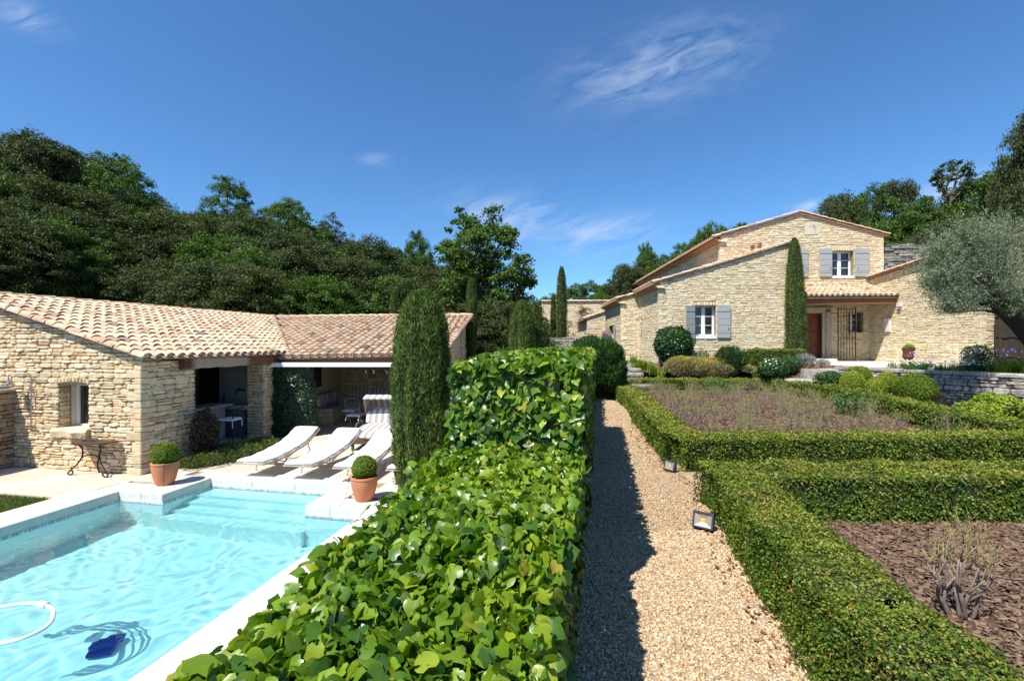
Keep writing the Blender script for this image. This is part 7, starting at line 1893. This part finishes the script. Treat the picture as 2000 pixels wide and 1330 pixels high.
# rows: back (skyline) to front
for (Yb, step, dy) in ((36, 50, -2), (32, 66, 24), (28, 70, 62), (24.5, 70, 118), (22.6, 66, 175)):
    px = -330 + tr_r.uniform(0, 40)
    while px < 1015:
        Y_ = Yb*(1+.10*math.sin(px*.01))*(0.86 if px < 150 else 1.0) + tr_r.uniform(-.8, .8); s0 = skyl(px)
        frac = min(1, max(.25, (600-s0)/300))
        top = s0 + dy*frac + (tr_r.uniform(-6, 14) if Yb > 30 else tr_r.uniform(-26, 22))
        if not (px > 860 and Yb < 30 and px < 880):
            key = tr_r.choice(['h0', 'h1', 'h2', 'h3', 'h0', 'h1', 'd0', 'd1']) if Yb > 26 else tr_r.choice(['h0', 'h1', 'h2', 'h3', 'd2'])
            w_ = max(1.9, 80/F_*Y_*1.0)
            row = {36: 'skyline row', 32: 'row just below the crest', 28: 'middle row', 24.5: 'second row from the front', 22.6: 'lowest front row'}[Yb]
            zone = 'above the stone gable' if px < 270 else 'above the roof seam' if px < 560 else 'towards the tall open oak'
            treepx(key, px, top, Y_, w_, ('lighter green oak' if key[0] == 'd' else 'dark evergreen oak')+', %s of the wood, %s' % (row, zone), G_WOOD)
        px += step*tr_r.uniform(.85, 1.15)
# characteristic skyline trees
treepx('h1', 88, 262, 29, 2.4, 'tallest dark oak on the ridge at the left edge of the wood', None)
treepx('d1', 232, 308, 30, 1.9, 'bright green oak breaking the slope of the ridge right of the tallest dark oak', None)
treepx('d0', 443, 352, 33, 1.55, 'rounded bright green oak standing alone above the treeline', None)
treepx('d2', 560, 388, 34, 1.9, 'ragged pale green oak with several pointed tops', None)
treepx('b0', 652, 428, 36, 1.5, 'bronze tinged tree top behind the oaks', None)
treepx('d1', 815, 455, 34, 1.3, 'small airy light green tree top left of the tall open oak', None)
treepx('h2', 720, 465, 30, 2.6, 'broad grey-green evergreen oak in the middle of the wood', None)
# tall open oak: built along its own branches
def open_oak(px0, pyt, pyb, Y, label):
    c = P(px0, pyb, Y); t_ = thing('oak_tree', label, 'tree', (c[0], c[1], float(gz(c[0], c[1]))))
    r = random.Random(5); mb = MB(); S_ = Y/F_
    w_ = lambda px, py, dy=0: np.array(P(px, py, Y+dy))
    base = np.array([c[0], c[1], float(gz(c[0], c[1]))-.3])
    limbs = [[(938, 640), (936, 560), (948, 500), (958, 425)], [(936, 570), (915, 500), (905, 430)], [(936, 590), (895, 530), (868, 470)], [(940, 590), (985, 540), (1018, 510)], [(940, 610), (1000, 570), (1032, 545)], [(936, 610), (890, 590), (870, 560)], [(946, 520), (975, 480), (990, 455)], [(936, 560), (960, 530), (985, 500)], [(930, 545), (890, 505), (880, 490)], [(938, 600), (960, 590), (1000, 600)], [(945, 510), (930, 470), (925, 455)], [(938, 620), (910, 610), (880, 610)]]
    cen = []
    mb.tube(arc([tuple(base), tuple(w_(938, 640)), tuple(w_(936, 560))], 4), list(np.linspace(.26, .15, 9)), 8)
    for i, L_ in enumerate(limbs):
        q = arc([tuple(w_(a, b, (r.uniform(-1.8, 1.8) if j else 0))) for j, (a, b) in enumerate(L_)], 5); mb.tube(q, list(np.linspace(.10, .02, len(q))), 6)
        for k in range(len(q)//3, len(q)): cen.append(q[k]); cen.append(q[k]+np.array([r.uniform(-.5, .5), r.uniform(-.5, .5), r.uniform(-.2, .35)]))
    mb.build('trunk', M_bark, t_, smooth=True)
    (V, F, t), C = crown_mesh(300, 3, 0, 1, 235, 95, .16, .42, arms=np.array(cen)); link('crown', npmesh('crown', V, F, t, off=wloc(t_)), M_oakgreen, t_)
open_oak(940, 418, 640, 25, 'tall open-crowned oak rising alone right of the pool house roof')

# hillside behind the house
G_R = 'oaks on the hillside behind the house'
skr = ([1040, 1075, 1110, 1150, 1200, 1235, 1262, 1290, 1330, 1380, 1430, 1480], [592, 580, 556, 548, 550, 520, 492, 505, 482, 452, 438, 440])
px = 1050
while px < 1470:
    top = float(np.interp(px, *skr)); treepx(tr_r.choice(['d0', 'd1', 'd2', 'h0']), px, top+2, 46+tr_r.uniform(-2, 2), 2.0, 'bright green oak on the slope showing above the house roof', G_R, minh=4)
    treepx(tr_r.choice(['d0', 'h1', 'd2']), px+14, top+26, 42.5, 1.9, 'bright green oak on the slope showing above the house roof', G_R, minh=3.5); px += 36
treepx('d1', 1262, 478, 45, 1.2, 'upright light green oak peeking over the long eave', None, minh=3)
treepx('h2', 1228, 512, 43, 2.0, 'dark rounded oak at the lower end of the long eave', None, minh=3)
treepx('d0', 1385, 440, 44, 1.6, 'rounded green oak touching the roof line left of the gable', None, minh=3)
G_B = 'oaks on the terraced bank right of the house'
spec_r = [(1640, 378, 36, 2.4, 'h0'), (1700, 372, 37, 2.4, 'd0'), (1752, 352, 38, 2.3, 'h3'), (1800, 392, 33, 2.2, 'd1'), (1850, 398, 33, 2.2, 'd2'), (1900, 352, 34, 2.6, 'h1'), (1960, 322, 31, 2.6, 'd0'), (2030, 300, 28, 2.8, 'h2'), (1690, 430, 34, 2.2, 'd2'), (1760, 425, 33, 2.2, 'd0'), (1830, 430, 31, 2.1, 'h0'), (1900, 430, 30, 2.2, 'd1'), (1980, 410, 27, 2.3, 'h3'), (2080, 380, 25, 2.6, 'h1'), (2120, 430, 22, 2.5, 'd0'), (1625, 400, 35, 1.5, 'h2'), (1780, 470, 30.5, 1.2, 'h1'), (1850, 480, 29, 1.6, 'h2'), (1930, 480, 26, 2.0, 'h0'), (2010, 470, 24, 2.2, 'h3'), (2060, 520, 21, 1.8, 'h0'), (1975, 545, 21.5, 1.6, 'h2')]
for (px, py, Y_, r_, k) in spec_r: treepx(k, px, py, Y_, r_, ('light green' if k[0] == 'd' else 'dark')+' oak '+('along the top' if py < 405 else 'low on the side')+' of the bank, '+('beside the house gable' if px < 1790 else 'above the olive tree'), G_B, minh=2.6)
x, y, z = P(2022, 205, 20); place('h3', x, y, z, 1.6, 'close oak branch reaching in from the upper right edge', None, minh=7)
# sparse windswept tree on the right skyline
def bare_tree(label):
    Y = 33; t_ = thing('oak_tree', label, 'tree', P(1858, 440, Y)); mb = MB(); r = random.Random(9); cen = []
    for L_ in ([(1862, 450), (1855, 400), (1846, 370), (1838, 335)], [(1855, 400), (1868, 350), (1872, 322)], [(1850, 385), (1835, 365), (1822, 345)], [(1856, 395), (1878, 372), (1890, 345)], [(1868, 350), (1885, 335), (1890, 325)], [(1846, 370), (1858, 340), (1855, 325)]):
        q = arc([P(a, b, Y+r.uniform(-.7, .7)) for a, b in L_], 5); mb.tube(q, list(np.linspace(.10, .025, len(q))), 6); cen += [q[k] for k in range(len(q)//2, len(q))]
    mb.build('trunk', M_bark, t_, smooth=True)
    (V, F, t), C = crown_mesh(301, 3, 0, 1, 60, 42, .14, .26, arms=np.array(cen)); link('crown', npmesh('crown', V, F, t, off=wloc(t_)), M_oakdark, t_)
bare_tree('thin windswept tree with a sparse crown on the right skyline')

# olive tree at the right
ot = thing('olive_tree', 'old olive tree with a dark leaning trunk and silvery crown at the right edge', 'olive tree', (15.6, 13.2, HG))
mb = MB(); Y = 13.0
tr1 = arc([(15.75, 13.3, HG-.2), (15.35, 13.25, 2.45), (14.75, 13.15, 3.05), (14.25, 13.1, 3.45), (13.85, 13.0, 3.65)], 5)
mb.tube(tr1, list(np.linspace(.30, .13, len(tr1))), 12)
rO = random.Random(31); Ccen = []
lobes = [(1890, 470, .9), (1950, 470, 1.0), (1850, 540, .95), (1910, 540, 1.05), (1975, 550, 1.1), (2040, 500, 1.2), (1870, 595, .75), (1930, 600, .8), (1990, 610, .7), (2060, 590, .9), (1835, 500, .5), (1960, 510, 1.2), (1905, 500, 1.0), (1828, 565, .5), (2080, 470, 1.0), (1850, 575, .8), (1900, 590, .9), (1950, 575, .9), (1885, 525, 1.0), (1865, 610, .5), (1940, 545, 1.0), (1975, 590, .9), (1840, 530, .6), (1925, 500, 1.0)]
for (px_, py_, rr_) in lobes:
    for k in range(2):
        c = np.array(P(px_, py_, Y+rO.uniform(-1.3, 1.0))); Ccen.append((c, rr_*rO.uniform(.34, .58)))
        s_ = tr1[rO.randint(len(tr1)//2, len(tr1)-1)]; q = arc([tuple(s_), tuple((np.array(s_)+c)/2+np.array([0, 0, .15])), tuple(c)], 4); mb.tube(q, list(np.linspace(.05, .008, len(q))), 6)
V_ = []; 
mb.build('trunk', mat('dark olive bark', (.035,.03,.026), 1.0, .4, 12, .02, 30), ot, smooth=True)
out = []
for (c, r_) in Ccen:
    ns = 88; d = rdir(ns); d[:, 2] = np.where(d[:, 2] < -.35, -d[:, 2]*.6, d[:, 2]); s0 = c+d*(r_*(.25+.75*rng.random(ns)))[:, None]
    ln = .28+.55*rng.random(ns)**1.5; dr = nrm(d+np.array([0, 0, .55])+rng.normal(size=(ns, 3))*.4)
    for k in range(26):   # leaves in pairs along each shoot
        f = k/26; p = s0+dr*(ln*f)[:, None]+rng.normal(size=(ns, 3))*.012; tp_ = nrm(dr*.7+rng.normal(size=(ns, 3))*.7); out.append(scatter(T_rhomb(.20, .03), p, rdir(ns)+np.array([0, 0, .3]), tp_, .066*(.7+.6*rng.random(ns)), np.clip(.45+.25*rng.normal(size=ns), 0, 1)))
V, F, t = cat_(out); link('crown', npmesh('crown', V, F, t, off=wloc(ot)), M_olive, ot)

# ------------------------------------------------------------------ pruned roses
def rose_stump(seed, h, nb, thick, lv=3):
    r = random.Random(seed); mb = MB(); tips = []
    def grow(p, d, L_, rad, lev):
        q = [np.array(p, float)]; d = np.array(d, float)
        for k in range(3): d = nrm(d+np.array([r.uniform(-.3, .3), r.uniform(-.3, .3), r.uniform(0, .25)])); q.append(q[-1]+d*L_/3)
        mb.tint = {0: r.uniform(0, .2), 1: r.uniform(.05, .4), 2: r.uniform(.2, .8)}.get(lev, r.uniform(.5, 1.0)); mb.tube(q, [rad, rad*.85, rad*.75, rad*.62], 6 if lev < 2 else 5)
        if lev < lv:
            for k in range(r.choice([2, 2, 3])): grow(q[-1 if k < 2 else 2], nrm(d*.6+np.array([r.uniform(-.9, .9), r.uniform(-.9, .9), r.uniform(.1, .8)])), L_*r.uniform(.55, .85), rad*.58, lev+1)
        else: tips.append(q[-1])
    for k in range(nb): a = r.uniform(0, 2*pi); grow((cos(a)*.05, math.sin(a)*.05, -.02), nrm(np.array([cos(a)*.45, math.sin(a)*.45, 1])), h*r.uniform(.34, .46), thick*r.uniform(.7, 1.0), 0)
    return mb, tips
M_gleaf = M_lime
sp_ = thing('rose_bush', 'single large pruned rose stump with bare green-tipped branches in the near mulch', 'rose', (3.10, 3.16, G))
mb, tips = rose_stump(5, .60, 6, .021, 4); mb.v = [(v[0]*.9+3.10, v[1]*.9+3.16, v[2]+G) for v in mb.v]; mb.build('stems', M_rosewood, sp_, smooth=True)
mini = []
for k in range(5):
    t_ = thing('rose_bush', 'bare pruned rose bush standing among many in the far hedged bed', 'rose', (0, 0, 0), 'pruned roses in the far hedged bed')
    mb, tips = rose_stump(20+k, .66, 6, .012); mb.build('stems', M_rosewood, t_)
    n = len(tips); p = np.array(tips)+rng.normal(size=(n, 3))*.02; V, F, t = scatter(T_oval(), p, nrm(rdir(n)+np.array([0, 0, .6])), rdir(n), .024, .3+.6*rng.random(n)); link('foliage', npmesh('foliage', V, F, t), M_lime, t_, kind='stuff')
    mini.append(t_)
rp = random.Random(14); used = set(); placed = []
tries = 0
while len(placed) < 120 and tries < 6000:
    tries += 1; x, y = rp.uniform(2.9, 10.2), rp.uniform(7.6, 17.9)
    if not inpoly(np.array([x]), np.array([y]), b1)[0]: continue
    xl = float(np.interp(y, [7, 10.6, 13, 18], [2.8, 3.3, 3.75, 4.1]))+.45
    xr_ = float(np.interp(y, [7, 8.2, 9.6, 11, 13.1, 15.6, 18], [8.6, 8.6, 8.8, 9.2, 9.9, 10.1, 9.7]))-.1
    if x < xl or x > xr_: continue
    if any(math.hypot(x-a, (y-b)) < .46 for a, b in placed): continue
    placed.append((x, y)); k = rp.randrange(5); o = mini[k]
    if k in used: o = copy_tree(o)
    used.add(k); o.location = (x, y, G); o.rotation_euler = (0, 0, rp.uniform(0, 6)); o['label'] = 'bare pruned rose bush in the %s %s of the far hedged bed' % ('near' if y < 10.5 else 'middle' if y < 14.2 else 'far', 'left part' if x < 5.6 else 'centre' if x < 7.8 else 'right part'); s = rp.uniform(.62, .92); o.scale = (s, s, s*rp.uniform(.8, 1.05))
for k in set(range(5))-used: 
    for ch_ in list(mini[k].children): bpy.data.objects.remove(ch_)
    bpy.data.objects.remove(mini[k])
for key, (t_, H, R_) in protos.items():
    if not t_['used']:
        for ch_ in list(t_.children): bpy.data.objects.remove(ch_)
        bpy.data.objects.remove(t_)
    elif 'used' in t_.keys(): del t_['used']
shrub('leafy_rose', 'leafy green rose against the far right part of the rose bed hedge', 'rose', (8.9, 11.9, G+.32), (.5, .5, .3), 1200, .06, M_shrub, T_oval(), seed=90, lump=.3, fill=.6, core=0, tb=.6)
shrub('leafy_rose', 'pair of leafy green rose tops near the far hedge in mid bed', 'rose', (7.6, 16.6, G+.34), (.5, .4, .28), 900, .06, M_shrub, T_oval(), seed=91, lump=.3, fill=.6, core=0, tb=.6)
